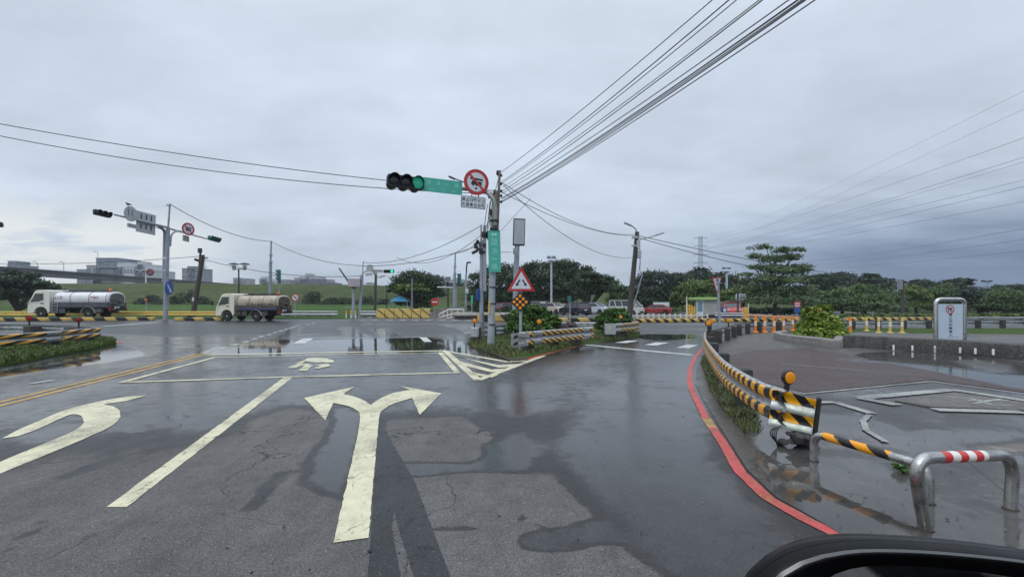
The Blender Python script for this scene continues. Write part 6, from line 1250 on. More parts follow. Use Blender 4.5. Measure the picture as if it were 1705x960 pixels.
M = FR((-.35, .4, 1.5), (1, 0, 0)); t2 = thing('signal_post', 'little signal lamp post behind the yellow barrier machine', 'signal post', GY(1236, 50)); mb = MB(); mb.tube([(0, 0, 0), (0, 0, 1.5)], .04, 6); mb.build('post', whitepl, t2); signal_head(t2, FR((0, -.08, 1.4), (1, 0, 0)), 2, .12, None, sigblk, True)
t = thing('mural_panel', 'white and teal painted panel behind the crimson coupe', 'panel', GY(1101, 70)); MB().box((0, 0, 1.05), (2.3, .15, 1.25), 0, 1, .01).build('panel', mat('mural', lin((206, 214, 216)), .6, 0, .1, 1.6, dirt=lin((90, 150, 160)), dirt_amt=.9), t)
for x in (-1, 1): MB().tube([(x, .1, 0), (x, .1, 1.6)], .05, 6).build('post', galv, t)
t = thing('notice_sign', 'red and blue notice sign behind the yellow-green bush', 'sign', GY(1327.5, 48)); O = GY(1327.5, 48); MB().tube([(0, .05, 0), (0, .05, 1.4)], .05, 6).build('post', galv, t); M = FR(W(1327.5, 506.5, 48) - O, (1, 0, 0)); s = plate(t, M, .66, .62, signred); mb = MB().at(M); [bar(mb, (-.24, y), (.24, y), .08, .016) for y in (.14, -.02, -.18)]; mb.build('lettering', signwhite, s); plate(t, FR(W(1327.5, 516, 48) - O, (1, 0, 0)), .6, .5, signblue)
t = thing('yellow_equipment', 'yellow framed machine half hidden behind the yellow-green bush', 'machine', GY(1356, 40)); O = GY(1356, 40)
for x in (-.5, -.15, .22, .5): MB().box((x, 0, .6), (.12, .3, 1.2), 0, 1, .02).build('post', yelpaint, t)
MB().box((0, 0, 1.12), (1.1, .28, .1)).build('crossbar', yelpaint, t); MB().box((-.33, .05, .8), (.22, .2, .6)).build('panel', black, t); MB().ball((.1, 0, 1.24), (.1, .1, .1), 8, 6).build('lamp', redref, t)
# far-field bits on the grass
t = thing('arrow_board', 'small orange arrow board on the grass by the left signal mast', 'sign', GY(243, 70)); MB().at(FR((0, 0, 2.1), (1, .2, .0))).prism([(-.28, .2), (.28, .0), (-.25, -.22), (-.1, 0)], -.02, .02).build('board', orange, t); MB().tube([(0, .05, 0), (0, .05, 2.)], .05, 6).build('post', galv, t)
# ---------------------------------------------------------------- trees and shrubs
LEAF = dict(
    banyan=leaf_mat('banyan_leaves', (.014, .034, .013), (.029, .062, .021), (.064, .108, .038)),
    dark=leaf_mat('dark_leaves', (.014, .032, .018), (.022, .048, .024), (.042, .072, .034)),
    mid=leaf_mat('mid_green_leaves', (.046, .092, .028), (.074, .135, .040), (.125, .190, .065)),
    lime=leaf_mat('yellow_green_leaves', (.038, .075, .014), (.090, .150, .030), (.19, .24, .065)),
    bush=leaf_mat('bright_bush_leaves', (.045, .095, .012), (.16, .25, .028), (.40, .44, .06), .42),
    hib=leaf_mat('hibiscus_leaves', (.024, .066, .014), (.068, .150, .030), (.20, .28, .08), .35),
    dry=leaf_mat('dry_purplish_twigs', (.05, .035, .04), (.12, .095, .10), (.24, .21, .20), .8),
    layer=leaf_mat('broad_tree_leaves', (.044, .086, .034), (.095, .155, .062), (.20, .26, .12)))
bark = mat('tree_bark', (.045, .038, .032), .9, 0, .3, 3, dirt=(.1, .095, .085), dirt_amt=.5, bump=.6)
def crown(parent, name, blobs, n, leaf, m, rng, flat=.0, shell=.55, ncl=26, spread=.22, jag=.25):
    """leaf-sized faces gathered in twigs through the volume of a few overlapping masses"""
    vol = np.array([b[3] * b[5] + b[3] * b[4] for b in blobs]); cnt = np.maximum(1, (vol / vol.sum() * n).astype(int)); P = []; T = []; Nn = []
    for b, k in zip(blobs, cnt):
        c = np.array(b[:3]); r = np.array(b[3:6]); m_ = max(6, int(ncl * (vol.size * 1.) * k / n))
        d = rng.normal(size=(m_, 3)); d /= np.linalg.norm(d, axis=1)[:, None]; d[:, 2] = np.where(d[:, 2] < -.55, -d[:, 2], d[:, 2])
        rad = rng.uniform(shell, 1., m_) ** .6 * (1 + rng.normal(0, jag * .5, m_)); cl = d * rad[:, None]; tint = rng.beta(1.6, 1.9, m_)
        idx = rng.integers(0, m_, k); q = cl[idx] + rng.normal(0, spread, (k, 3)) * np.array([1, 1, .62])
        P.append(c + q * r); Nn.append(d[idx]); T.append(np.clip(tint[idx] * .62 + rng.random(k) * .38, 0, 1))
    P = np.vstack(P); T = np.concatenate(T); Nn = np.vstack(Nn); n = len(P)
    a = rng.normal(size=(n, 3)) * .75 + Nn * .6 + np.array([0, 0, .55 + flat]); a /= np.linalg.norm(a, axis=1)[:, None]
    ref = rng.normal(size=(n, 3)); u = np.cross(a, ref); u /= np.linalg.norm(u, axis=1)[:, None]; w_ = np.cross(a, u); s = leaf * rng.uniform(.55, 1.3, n)[:, None]
    V = np.stack([P - u * s * .55, P - w_ * s * .30 + a * s * .08, P + u * s * .6, P + w_ * s * .30 + a * s * .08], 1)
    me = bpy.data.meshes.new(name); me.from_pydata(V.reshape(-1, 3).tolist(), [], [(4 * i, 4 * i + 1, 4 * i + 2, 4 * i + 3) for i in range(n)]); me.materials.append(m)
    at = me.attributes.new('tint', 'FLOAT', 'FACE'); at.data.foreach_set('value', T.astype(np.float32))
    o = bpy.data.objects.new(name, me); COL.objects.link(o); o.parent = parent; return o
def limbs(parent, base, blobs, r0, fork_h, n, rng, m=bark, extra=2):
    mb = MB(); fork = Vector((base[0], base[1], fork_h)); mb.tube([Vector((base[0], base[1], -.1)), Vector((base[0] + .03, base[1], fork_h * .5)), fork], [r0 * 1.25, r0 * .95, r0 * .85], 9)
    for b in blobs:
        for k in range(extra):
            e = Vector((b[0] + rng.uniform(-.5, .5) * b[3], b[1] + rng.uniform(-.5, .5) * b[4], b[2] + rng.uniform(-.1, .6) * b[5])); md = fork.lerp(e, .5) + Vector((rng.uniform(-.1, .1), rng.uniform(-.1, .1), -.05)) * (e - fork).length * .6
            pts = bez(fork - Vector((0, 0, r0 * .5)), md, e, 5); mb.tube(pts, [r0 * .62 * (1 - .85 * i / 5) + .012 for i in range(6)], 6)
            for j in range(2):
                s = pts[3 + j]; e2 = s + Vector((rng.uniform(-1, 1) * b[3], rng.uniform(-1, 1) * b[4], rng.uniform(.0, .7) * b[5])) * .45; mb.tube([s, s.lerp(e2, .5) + Vector((0, 0, .05)), e2], [r0 * .2, r0 * .13, .012], 5)
    return mb.build('trunk', m, parent)
TSEED = [100]
def tree(name, label, Y, pxb, base_px, n, leaf, kind, r0=.2, fork=None, group=None, cat='tree', shell=.5, flat=0., ncl=26, spread=.22, depth=.85, jag=.25, extra=2, ground=0.):
    """masses given by where they stand out against the sky at distance Y"""
    TSEED[0] += 1; rng = np.random.default_rng(TSEED[0]); O = GY(base_px, Y, ground); t = thing(name, label, cat, O, 0, group); bl = []
    for px, py, rx, ry in pxb:
        c = W(px, py, Y) - O; wx, wz = rx / F * Y, ry / F * Y; bl.append((c.x, rng.uniform(-.25, .25) * wx, c.z, wx, wx * depth, wz))
    if fork is None: fork = max(.5, min(b[2] - b[5] * .7 for b in bl))
    if r0: limbs(t, (0, 0), bl, r0, fork, len(bl), rng, extra=extra)
    crown(t, 'crown', bl, n, leaf, LEAF[kind], rng, flat, shell, ncl, spread, jag); return t
G_ = 'trees beyond the car park'; GR = 'trees along the far verge on the right'
tree('banyan_tree', 'big round dark tree right of the lit green signal', 72, [(700, 505, 22, 10), (672, 502, 14, 8), (668, 478, 22, 17), (690, 468, 28, 18), (716, 476, 24, 19), (700, 488, 34, 14), (655, 482, 12, 10), (680, 500, 16, 12)], 692, 13500, .33, 'banyan', .45, 1.2)
tree('young_tree', 'pale green flat-topped little tree in front of the big round dark tree', 60, [(676, 480, 14, 6), (694, 478, 13, 6.5), (686, 482, 22, 4)], 688, 1500, .38, 'lime', .10, 2.0)
tree('banyan_tree', 'dark broad tree just right of the leaning signal pole', 80, [(800, 503, 26, 13), (826, 500, 24, 14), (845, 492, 20, 18), (795, 475, 18, 22), (818, 465, 22, 20), (840, 462, 22, 22), (806, 492, 26, 16)], 812, 12000, .37, 'banyan', .4, 1.8, G_)
tree('banyan_tree', 'broad dark tree behind the triangular sign', 84, [(868, 500, 26, 13), (896, 498, 24, 14), (872, 466, 24, 20), (895, 455, 24, 18), (880, 480, 30, 16), (850, 480, 18, 14)], 878, 12000, .39, 'banyan', .4, 2.2, G_)
tree('banyan_tree', 'tallest dark dome of the row, behind the first floodlight mast', 82, [(926, 496, 26, 14), (950, 492, 26, 16), (925, 455, 26, 18), (945, 452, 24, 17), (968, 462, 22, 18), (935, 474, 34, 16)], 930, 13500, .39, 'banyan', .45, 2.2, G_)
tree('banyan_tree', 'forked dark tree with pale bare limbs above the silver blue car', 74, [(962, 476, 18, 14), (985, 468, 22, 13), (1006, 476, 18, 15), (978, 484, 20, 11)], 980, 11250, .33, 'banyan', .34, .9, G_, extra=3)
tree('shrub_tree', 'small mid green tree left of the dark leaning utility pole', 88, [(1022, 482, 14, 14), (1036, 488, 12, 14), (1028, 500, 16, 10)], 1028, 3000, .45, 'mid', .16, None, G_)
tree('banyan_tree', 'very dark tall tree right behind the dark leaning utility pole', 84, [(1070, 504, 22, 14), (1105, 506, 26, 14), (1070, 478, 22, 20), (1092, 470, 26, 18), (1118, 476, 22, 20), (1085, 494, 32, 18), (1120, 498, 16, 16)], 1090, 16000, .36, 'dark', .5, 1.0, G_)
tree('pine_tree', 'dark ragged treetop under the transmission tower', 120, [(1140, 468, 26, 14), (1165, 462, 20, 15), (1190, 466, 24, 13), (1160, 484, 44, 12)], 1160, 7000, .6, 'dark', .4, None, G_)
tree('pine_tree', 'dark treetop behind the give-way sign', 118, [(1212, 472, 20, 15), (1234, 476, 16, 14), (1222, 490, 26, 14)], 1220, 4500, .6, 'dark', .4, None, G_)
tree('garden_tree', 'rounded yellow-green tree behind the green-roofed booth', 76, [(1140, 490, 18, 14), (1158, 480, 22, 14), (1180, 482, 18, 15), (1160, 500, 34, 12), (1128, 500, 12, 12)], 1158, 8000, .40, 'lime', .25, .9)
tree('garden_tree', 'spreading yellow-green tree between the booth and the layered tree', 74, [(1210, 492, 16, 10), (1232, 488, 18, 12), (1250, 496, 16, 12), (1222, 500, 20, 9)], 1228, 5500, .38, 'lime', .2, 1.2)
# the tall layered tree
lay = [(1268, 412, 12, 6), (1300, 418, 14, 6), (1324, 416, 10, 5), (1258, 428, 12, 6), (1285, 432, 18, 7), (1315, 430, 18, 7), (1335, 444, 15, 5), (1255, 446, 14, 6), (1285, 450, 22, 8), (1318, 452, 22, 7), (1240, 458, 12, 5), (1344, 450, 8, 4), (1270, 466, 24, 8), (1310, 468, 26, 8), (1252, 480, 20, 8), (1290, 484, 30, 9), (1330, 484, 20, 9), (1275, 500, 36, 10), (1318, 502, 30, 10), (1345, 495, 12, 8)]
tree('layered_tree', 'tall open tree with tiers of pale leaves standing apart in front of the dark wood', 56, lay, 1290, 24000, .23, 'layer', .20, 2.6, None, shell=.15, flat=.2, ncl=34, spread=.34, jag=.6, extra=1)
for px, py, rx, ry, Y, kind, lab, name in (
    (1365, 472, 26, 16, 105, 'dark', 'dark treetop row right of the layered tree', 'pine_tree'), (1405, 468, 26, 14, 110, 'dark', 'dark ragged treetop left of the highest crown of the right verge', 'pine_tree'),
    (1358, 496, 26, 22, 72, 'mid', 'mid green rounded tree behind the yellow-green bush', 'garden_tree'), (1402, 496, 30, 20, 74, 'mid', 'soft mid green tree right of the yellow-green bush', 'garden_tree'),
    (1440, 494, 32, 24, 70, 'mid', 'biggest mid green crown left of the weathered utility pole', 'garden_tree'), (1478, 498, 26, 20, 72, 'mid', 'mid green crown touching the weathered utility pole from the left', 'garden_tree'),
    (1525, 494, 26, 18, 76, 'lime', 'lighter olive green tree right of the weathered utility pole', 'garden_tree'), (1572, 494, 30, 20, 78, 'mid', 'olive tree behind the top of the notice board', 'garden_tree'),
    (1545, 478, 30, 14, 110, 'dark', 'flat dark treetops between utility pole and notice board', 'pine_tree'), (1630, 498, 26, 18, 74, 'dark', 'deep green tree just right of the notice board', 'garden_tree'),
    (1672, 496, 30, 20, 70, 'mid', 'bright mid green crown near the right picture edge', 'garden_tree'), (1688, 484, 26, 10, 105, 'dark', 'flat dark crown at the right picture edge', 'pine_tree'), (1722, 500, 34, 22, 72, 'mid', 'mid green crown cut by the right picture edge', 'garden_tree'), (1642, 486, 12, 8, 120, 'dark', 'low dark crown under the distant twin-headed mast', 'pine_tree')):
    r_ = random.Random(px); bl = [(px + r_.uniform(-.5, .5) * rx, py + r_.uniform(-.35, .5) * ry, rx * r_.uniform(.5, .75), ry * r_.uniform(.5, .75)) for k in range(4)] + [(px, py + ry * .15, rx * .8, ry * .8), (px, py + ry * .75, rx * .9, ry * .55)]
    tree(name, lab, Y, bl, px, 13000, .30 * Y / 74, kind, .22, None, GR)
tree('pine_tree', 'highest dark spreading crown of the right verge with flat tiers', 95, [(1452, 460, 16, 5), (1440, 468, 24, 6), (1474, 470, 22, 6), (1455, 478, 34, 7), (1425, 480, 18, 6)], 1455, 5500, .5, 'dark', .3, 5, GR, shell=.2, flat=.5)
tree('pine_tree', 'dark wind-swept crown rising behind the left of the notice board', 95, [(1598, 468, 18, 5), (1580, 475, 20, 6), (1606, 474, 12, 4), (1590, 484, 30, 8), (1566, 480, 14, 6)], 1588, 5500, .5, 'dark', .3, 5, GR, shell=.2, flat=.5)
tree('tree', 'dark low tree mass at the left edge behind the white tanker', 66, [(8, 474, 26, 20), (40, 470, 28, 16), (66, 482, 26, 14), (20, 490, 40, 12), (82, 490, 12, 8)], 30, 9000, .5, 'dark', .4, .8)
for k, (px, py, rx, ry, Y, lab) in enumerate(((252, 499, 15, 8, 135, 'low round bush left of the left signal mast on the grass'), (291, 500, 8, 7, 135, 'small ball-shaped bush right of the left signal mast'), (312, 495, 14, 11, 135, 'rounded bush tree at the foot of the leaning wooden pole'), (233, 502, 8, 5, 135, 'tiny bush by the orange arrow board'),
        (515, 500, 14, 8, 135, 'dark shrub behind the rear of the cream tanker'), (524, 492, 10, 7, 135, 'taller shrub in the hedge line below the purple building'), (548, 503, 16, 7, 135, 'low hedge shrub left of the boom post'), (578, 502, 16, 7, 135, 'low hedge shrub behind the boom post'), (612, 501, 16, 8, 135, 'low hedge shrub right of the lit signal pole'), (640, 503, 10, 6, 135, 'low hedge shrub before the blue canopy'), (338, 500, 12, 7, 135, 'low shrub right of the leaning wooden pole'))):
    r_ = random.Random(k + 50); tree('shrub', lab, Y, [(px + r_.uniform(-.5, .5) * rx, py, rx * .7, ry), (px, py + 3, rx, ry * .9), (px + r_.uniform(-.5, .5) * rx, py - ry * .2, rx * .5, ry * .8)], px, 1800, .40, 'banyan' if k % 3 else 'dark', .0, .3, 'bushes at the foot of the levee', 'bush', ground=.9)
# hedges
def hedge(label, a, b, h, w_, kind, n, leaf):
    TSEED[0] += 1; rng = np.random.default_rng(TSEED[0]); a, b = Vector(a), Vector(b); d = b - a; t = thing('hedge', label, 'hedge', (a + b) / 2, math.atan2(d.y, d.x)); L = d.length; k = max(3, int(L / (h * 2)))
    crown(t, 'foliage', [(-L / 2 + L * (i + .5) / k, 0, h * .55, L / k * .75, w_ / 2, h * .52) for i in range(k)], n, leaf, LEAF[kind], rng, 0, .5, 12, .25)
hedge('dark clipped hedge under the layered tree', GY(1180, 62), GY(1345, 60), .9, 1.6, 'banyan', 6000, .28)
hedge('bright yellow-green clipped hedge along the far verge on the right', GY(1398, 47), GY(1800, 49), .42, 1.4, 'lime', 8000, .22)
hedge('low dark hedge below the green-roofed booth and mural', GY(1095, 66), GY(1150, 66), 1.0, 1.4, 'mid', 3000, .28)
hedge('low hedge behind the pale parapet left of the leaning pole', GY(770, 64), GY(850, 64), 1.1, 1.4, 'banyan', 3500, .28)
# near shrubs
tree('bush', 'dense yellow-green bush in the pebble planter', 18.8, [(1348, 548, 18, 17), (1382, 546, 19, 18), (1364, 540, 24, 18), (1366, 556, 36, 13), (1338, 556, 14, 12), (1394, 556, 12, 11), (1378, 518, 8, 11), (1345, 522, 9, 11), (1361, 518, 9, 10), (1362, 527, 9, 8), (1392, 537, 7, 7)], 1366, 15000, .105, 'bush', .05, .35, None, 'bush', shell=.55, ncl=60, spread=.14, ground=.12)
tree('bush', 'large glossy green hibiscus bush behind the triangular sign', 19.4, [(868, 530, 18, 16), (892, 524, 20, 15), (915, 534, 16, 11), (860, 546, 16, 14), (884, 544, 24, 16), (905, 548, 18, 12), (878, 515, 10, 7), (925, 537, 9, 8)], 880, 14000, .13, 'hib', .06, .4, None, 'bush', shell=.5, ncl=50, spread=.16)
tree('bush', 'leafy green bush leaning against the foot of the dark utility pole', 22.5, [(1008, 536, 15, 14), (1030, 530, 17, 15), (1018, 545, 22, 12), (1042, 540, 10, 14), (1020, 520, 12, 6)], 1022, 11000, .14, 'hib', .06, .4, None, 'bush', shell=.5, ncl=45, spread=.17)
tree('dry_shrub', 'dry purplish grey shrub between the hibiscus bush and the leafy bush', 19.8, [(925, 547, 20, 9), (948, 545, 14, 8), (936, 552, 26, 7)], 936, 7000, .07, 'dry', .03, .2, None, 'shrub', shell=.3, ncl=60, spread=.2)
t = thing('weed_tuft', 'single green weed tuft sprouting between the two steel hoops', 'weed', G(1500, 786)); rng = np.random.default_rng(5); crown(t, 'foliage', [(0, 0, .045, .05, .05, .05), (.03, 0, .03, .04, .04, .04)], 260, .035, LEAF['hib'], rng, 0, .2, 12, .3)
# ---------------------------------------------------------------- skyline
def bmat(n, c): return mat('facade_' + n, lin(c), .7, 0, .05, .05, dirt=tuple(v * .7 for v in lin(c)), dirt_amt=.3)
winm = mat('far_window', lin((92, 104, 122)), .25, 0, .15, .2)  # pane colour lightened to put distance haze into it
def building(label, Y, blocks, group='far buildings beyond the levee'):
    """blocks: (px0, px1, py_top, depth, facade, floors, bays)"""
    x0 = min(b[0] for b in blocks); x1 = max(b[1] for b in blocks); O = GY((x0 + x1) / 2, Y); t = thing('building', label, 'building', O, 0, group)
    for a, b, yt, dep, m, fl, bay in blocks:
        A = W(a, yt, Y) - O; B = W(b, yt, Y) - O; w_ = B.x - A.x; h = A.z; wl = MB().box(((A.x + B.x) / 2, dep / 2, h / 2), (w_, dep, h), 0, 1, 0).build('wall', m, t)
        MB().box(((A.x + B.x) / 2, dep / 2, h + .3), (w_ + .8, dep + .8, .6)).build('roof', m, wl)
        zb = (W(a, 474, Y) - O).z
        for i in range(fl):
            z = h - (h - zb) * (i + .5) / fl
            for k in range(bay): MB().box((A.x + w_ * (k + .5) / bay, -.1, z), (w_ / bay * .62, .3, (h - zb) / fl * .52)).build('window', winm, wl)
    return t
bg, bl_, bw, bp_, bt = bmat('grey', (128, 136, 148)), bmat('slate', (96, 110, 128)), bmat('white', (190, 194, 198)), bmat('purple', (106, 92, 122)), bmat('tan', (150, 146, 148))
building('low grey block far off at the left edge', 520, [(12, 34, 442, 20, bl_, 2, 3), (8, 16, 447, 20, bg, 1, 1), (13, 26, 435, 16, bl_, 2, 2)])
building('big slate office block with lower white wings left of the left signal mast', 480, [(160, 195, 430, 30, bl_, 3, 3), (144, 162, 442, 30, bt, 2, 2), (128, 146, 449, 20, bg, 2, 3), (160, 206, 445, 34, bg, 2, 5), (195, 204, 437, 20, bw, 1, 1), (206, 226, 444, 24, bw, 2, 4), (224, 242, 440, 24, bw, 3, 3), (226, 252, 450, 34, bw, 2, 4), (229, 238, 436, 12, bw, 1, 1)])
building('half open grey block left of the leaning wooden pole', 500, [(303, 330, 447, 24, bg, 3, 5), (312, 325, 444, 14, bl_, 1, 2)])
building('pair of small pinkish blocks behind the twin-headed lamp', 620, [(388, 397, 463, 20, bt, 1, 1), (404, 411, 464, 20, bt, 1, 1)])
building('cream apartment blocks left of the purple building', 520, [(431, 446, 464, 20, bw, 1, 2), (444, 466, 468, 20, bw, 1, 3), (462, 480, 466, 20, bt, 1, 3), (435, 444, 461, 12, bw, 1, 1)])
building('long purple grey apartment building with roof towers above the levee', 540, [(486, 557, 471, 24, bp_, 1, 16), (490, 502, 463, 22, bt, 1, 3), (500, 540, 465, 22, bp_, 1, 8), (508, 517, 456, 12, bw, 1, 1), (524, 534, 461, 14, bw, 1, 2), (543, 550, 466, 14, bt, 1, 1), (499, 512, 461, 14, bw, 1, 2)])
building('low pale block behind the lit signal pole', 540, [(603, 622, 474, 20, bw, 1, 4), (610, 618, 471, 12, bt, 1, 1)])
building('pale office slab behind the teal signal mast', 300, [(738, 778, 470, 20, bw, 2, 9), (742, 772, 466, 14, bw, 1, 6)])
building('two tiny pale blocks right of the purple building', 700, [(562, 567, 476, 20, bg, 1, 1), (576, 584, 477, 20, bg, 1, 2)])
# elevated road
t = thing('viaduct', 'long dark elevated road on piers beyond the levee at the left', 'viaduct', (-236, 300, 0)); A, B = Vector((12, -110, 17.4)), Vector((-8, 560, 17.4)); Lm = (B - A).length; rz = math.atan2((B - A).y, (B - A).x); c = (A + B) / 2
dk = mat('viaduct_concrete', lin((98, 102, 108)), .8, 0, .15, .1, dirt=(.05, .05, .05), dirt_amt=.5); dkr = mat('viaduct_parapet', lin((34, 38, 46)), .8, 0, .2, .2)
MB().box((c.x, c.y, 15.1), (Lm, 9, 1.3), rz).build('deck', dk, t); MB().box((c.x + 4.7, c.y, 16.6), (Lm, .4, 1.7), rz).build('parapet', dkr, t); MB().box((c.x - 4.7, c.y, 16.6), (Lm, .4, 1.7), rz).build('parapet', dkr, t)
for k in range(14): p = A.lerp(B, (k + .5) / 14); MB().box((p.x, p.y, 7), (3, 2.2, 14), rz, 1.05).build('pier', dk, t)
t0 = None
for k, (px, py, Y) in enumerate(((62, 437, 230), (106, 437, 250), (163, 420, 275))):
    O = W(px, 452, Y); t = thing('street_lamp', ('distant lamp over the elevated road right of the low grey block', 'distant lamp in the gap over the elevated road', 'distant lamp in front of the slate office block')[k], 'street lamp', O, 0, 'lamps on the elevated road'); mb = MB(); mb.tube([Vector((0, 0, -1)), W(px, py, Y) - O, W(px - 4, py - 1.5, Y) - O], .14, 6); mb.build('pole', galv, t); mb = MB(); mb.box(W(px - 5, py - 1.6, Y) - O, (1.4, .5, .3)); mb.build('lamp_head', galv, t)
O = W(243, 470, 190); t = thing('advert_frame', 'dark reddish round emblem on a pole above the elevated road', 'sign', O); mb = MB(); mb.tube([Vector((0, 0, -6)), W(243, 455, 190) - O], .25, 8); mb.build('post', signwhite, t); mb = MB()
for k in range(7): mb.ball(W(250 + 4 * math.cos(k * .9), 453 + 3.5 * math.sin(k * .9), 190) - O, (.7, .5, .7), 8, 6)
mb.build('emblem', mat('dull_red', lin((110, 44, 56)), .6), t)
# lattice towers
def pylon(label, px, ytop, Y, hgt_px, w_px, col):
    zb = 0.; O = GY(px, Y); top = W(px, ytop, Y) - O; t = thing('transmission_tower', label, 'pylon', O); Ht = top.z; hw = w_px / 2 / F * Y; mb = MB(); r = .075
    def hw_at(z): k = z / Ht; return hw * (.62 - .42 * min(1, k / .62)) if k < .62 else hw * .20
    zs = [Ht * v for v in (0, .16, .3, .42, .52, .6, .67, .74, .80, .86, .92, .97, 1.)]
    for a in range(4):
        sx, sy = ((1, 1), (1, -1), (-1, -1), (-1, 1))[a]; mb.tube([(sx * hw_at(z), sy * hw_at(z), z) for z in zs], r * 1.3, 4)
        sx2, sy2 = ((1, 1), (1, -1), (-1, -1), (-1, 1))[(a + 1) % 4]
        for z0, z1 in zip(zs, zs[1:]):
            mb.tube([(sx * hw_at(z0), sy * hw_at(z0), z0), (sx2 * hw_at(z1), sy2 * hw_at(z1), z1)], r * .7, 4, False); mb.tube([(sx2 * hw_at(z0), sy2 * hw_at(z0), z0), (sx * hw_at(z1), sy * hw_at(z1), z1)], r * .7, 4, False); mb.tube([(sx * hw_at(z1), sy * hw_at(z1), z1), (sx2 * hw_at(z1), sy2 * hw_at(z1), z1)], r * .7, 4, False)
    mb.build('lattice', col, t)
    for k, z in enumerate((.62, .74, .86, .98)):
        mb = MB(); wd = hw * (1.0 if k < 3 else .95)
        for s in (-1, 1): mb.tube([(0, 0, Ht * z + .9), (s * wd, 0, Ht * z)], r * 1.5, 4); mb.tube([(0, 0, Ht * z), (s * wd, 0, Ht * z)], r * 1.6, 4); mb.tube([(s * wd, 0, Ht * z), (s * wd, 0, Ht * z - 1.6)], r * .8, 4)
        mb.build('crossarm', col, t)
    return t
pylm = mat('pale_lattice', lin((132, 140, 156)), .6, .2, .1, .5)
pylon('tall lattice transmission tower above the dark treetops', 1166.5, 394, 330, 120, 24, pylm)
pylon('small faint lattice tower behind the very dark tall tree', 1079, 450, 520, 40, 14, pylm)
pylon('faint lattice tower right of the leaning wooden pole', 339.5, 434, 420, 60, 12, pylm)
# ---------------------------------------------------------------- overhead lines
def cable(label, a, b, sag, r, group, m=wire, n=18):
    a, b = Vector(a), Vector(b); o = a.copy(); t = []
    for i in range(n + 1): k = i / n; p = a.lerp(b, k); p.z -= sag * 4 * k * (1 - k); t.append(p - o)
    mb = MB(); mb.tube(t, r, 5); c = mb.build('overhead_cable', m); c.location = o; return tag(c, label, 'cable', group)
GB = 'cables running from the leaning pole to the upper right'
tops = [(834, 287), (835, 303), (835, 306), (836, 312), (836, 318), (836, 322), (835, 330), (835, 332), (836, 335), (836, 336)]
ends = [(1152, -2), (1170, -2), (1181, -2), (1214, -2), (1218, -2), (1256, -2), (1268, -2), (1274, -2), (1278, -2), (1292, -2)]
for k, ((x0, y0), (x1, y1)) in enumerate(zip(tops, ends)):
    a = W(x0, y0, 16.95); Y1 = F * (a.z - H + .25) / (YH - y1); b = W(x1, y1, Y1); b2 = a + (b - a) * 2.0
    cable('black overhead cable in the bundle from the leaning signal pole to the upper right', a, b2, .35 if k else .3, (.0085, .0095, .0075, .0075, .0095, .0085, .012, .0095, .011, .0085)[k], GB)
for k, (p0, p1, sag, lab) in enumerate((((0, 190), (645, 318), .9, 'upper of two long cables sagging from the left picture edge to the leaning pole'), ((0, 194), (648, 322), 1.35, 'lower of two long cables sagging from the left picture edge to the leaning pole'))):
    a = W(-420, 120 if k == 0 else 128, 15.); b = W(830, 318 + 5 * k, 16.95); cable(lab, a, b, .45 + .30 * k, .013, None, n=30)
def wc(label, a, b, Ya, Yb, sag, r, m=wire, g=None): cable(label, W(*a, Ya), W(*b, Yb), sag, r, g, m)
wc('thin cable from the left signal mast top to the slim grey mast', (285, 341), (452, 402), 43, 56, .7, .03)
wc('thin cable from the slim grey mast to the farther signal pole', (452, 402), (800, 408), 56, 38, 2.2, .026)
wc('cable rising from the lit signal pole to the farther signal pole top', (605, 437), (800, 376), 52, 38, .9, .024)
wc('slack cable between the lit signal pole and the farther signal pole', (660, 428), (800, 392), 52, 38, 1.3, .022)
wc('thin cable from the teal signal mast to the farther signal pole', (757, 421), (798, 402), 60, 38, .3, .02)
wc('cable from the leaning wooden pole towards the lit signal pole', (340, 432), (604, 459), 52, 52, .7, .03)
wc('cable from the left picture edge to the leaning wooden pole', (-80, 436), (338, 426), 60, 52, .5, .03)
wc('upper cable from the leaning signal pole to the dark utility pole', (836, 304), (1056, 390), 16.95, 30, .55, .012)
wc('lower cable from the leaning signal pole to the dark utility pole', (836, 320), (1056, 392), 16.95, 30, .4, .012)
wc('slack cable looping low to the middle of the dark utility pole', (838, 308), (1055, 428), 16.95, 30, .8, .012)
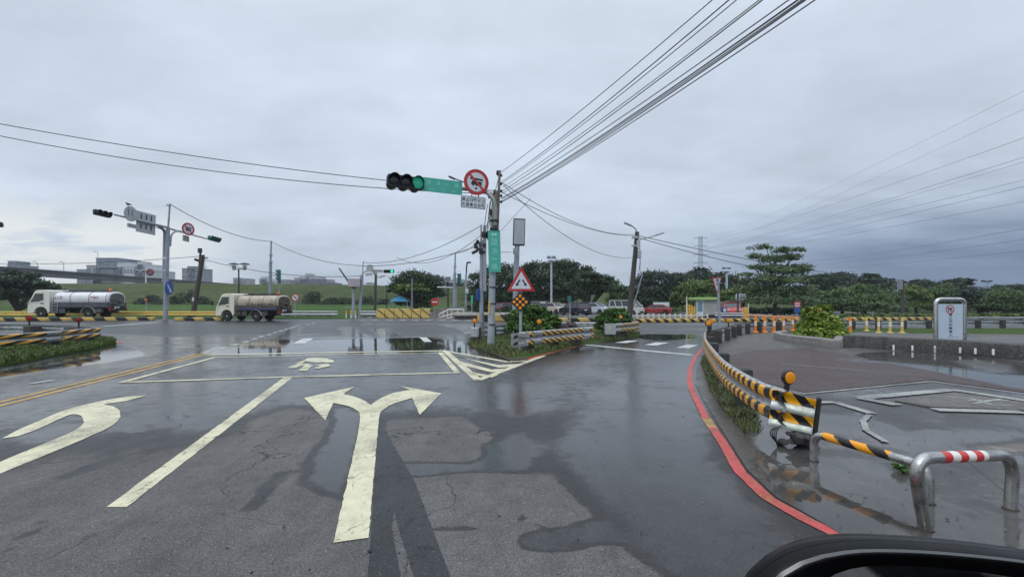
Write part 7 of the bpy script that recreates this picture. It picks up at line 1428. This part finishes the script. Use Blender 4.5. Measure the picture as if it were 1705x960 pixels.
wc('thin stay wire running down right of the leaning signal pole', (884, 330), (834, 384), 16.5, 17, .0, .007)
wc('upper cable from the dark utility pole to the right behind the layered tree', (1062, 392), (1505, 466), 30, 55, .5, .022)
wc('lower cable from the dark utility pole to the right behind the layered tree', (1064, 396), (1500, 470), 30, 55, .9, .022)
wc('upper cable from the weathered pole to the right picture edge', (1503, 468), (1900, 452), 55, 50, 1.1, .026)
wc('lower cable from the weathered pole to the right picture edge', (1503, 471), (1900, 462), 55, 50, 1.0, .026)
wc('loop of cable between the display panel post and the leaning pole', (860, 424), (822, 430), 27, 17, .75, .016)
wc('short level cable from the display panel post to the leaning pole', (857, 419), (832, 420), 27, 17, .0, .010)
for k, (x0, y0, x1, y1) in enumerate(((829, 300, 803, 398), (826, 330, 800, 400), (824, 340, 803, 404))): wc('cable dropping from the leaning pole top to the farther signal pole', (x0, y0), (x1, y1), 16.95, 38, .2, .011, wire, 'drop cables between the two signal poles')
GT = 'high voltage conductors at the upper right'
for k, (yR, yL, r) in enumerate(((146, 404, .05), (176, 416, .05), (224, 404, .075), (256, 414, .08), (264, 416, .06), (294, 414, .075), (305, 424, .08), (330, 424, .075), (375, 432, .085), (393, 436, .085), (412, 440, .085))):
    a = W(1172 if k < 8 else 1300, yL if k < 8 else yL + 6, 330); Yr = 110; b = W(1705, yR, Yr); b2 = a + (b - a) * 1.12
    cable('grey high voltage line sweeping from the lattice tower to the right picture edge', a, b2, 2.0, r * .58, GT, wireg, 24)

# ---------------------------------------------------------------- air
hz = bpy.data.materials.new('haze_air'); hz.use_nodes = True; hn = NT(hz.node_tree); hn.n.clear(); ho = hn.add('ShaderNodeOutputMaterial'); pv = hn.add('ShaderNodeVolumePrincipled')
pv.inputs['Color'].default_value = (.93, .96, 1., 1); pv.inputs['Density'].default_value = .00035; pv.inputs['Anisotropy'].default_value = .2; hn.l.new(pv.outputs[0], ho.inputs['Volume'])
structure(MB().box((0, 400, 28.9), (1800, 1000, 60), 0).build('haze', hz), None, 'stuff')
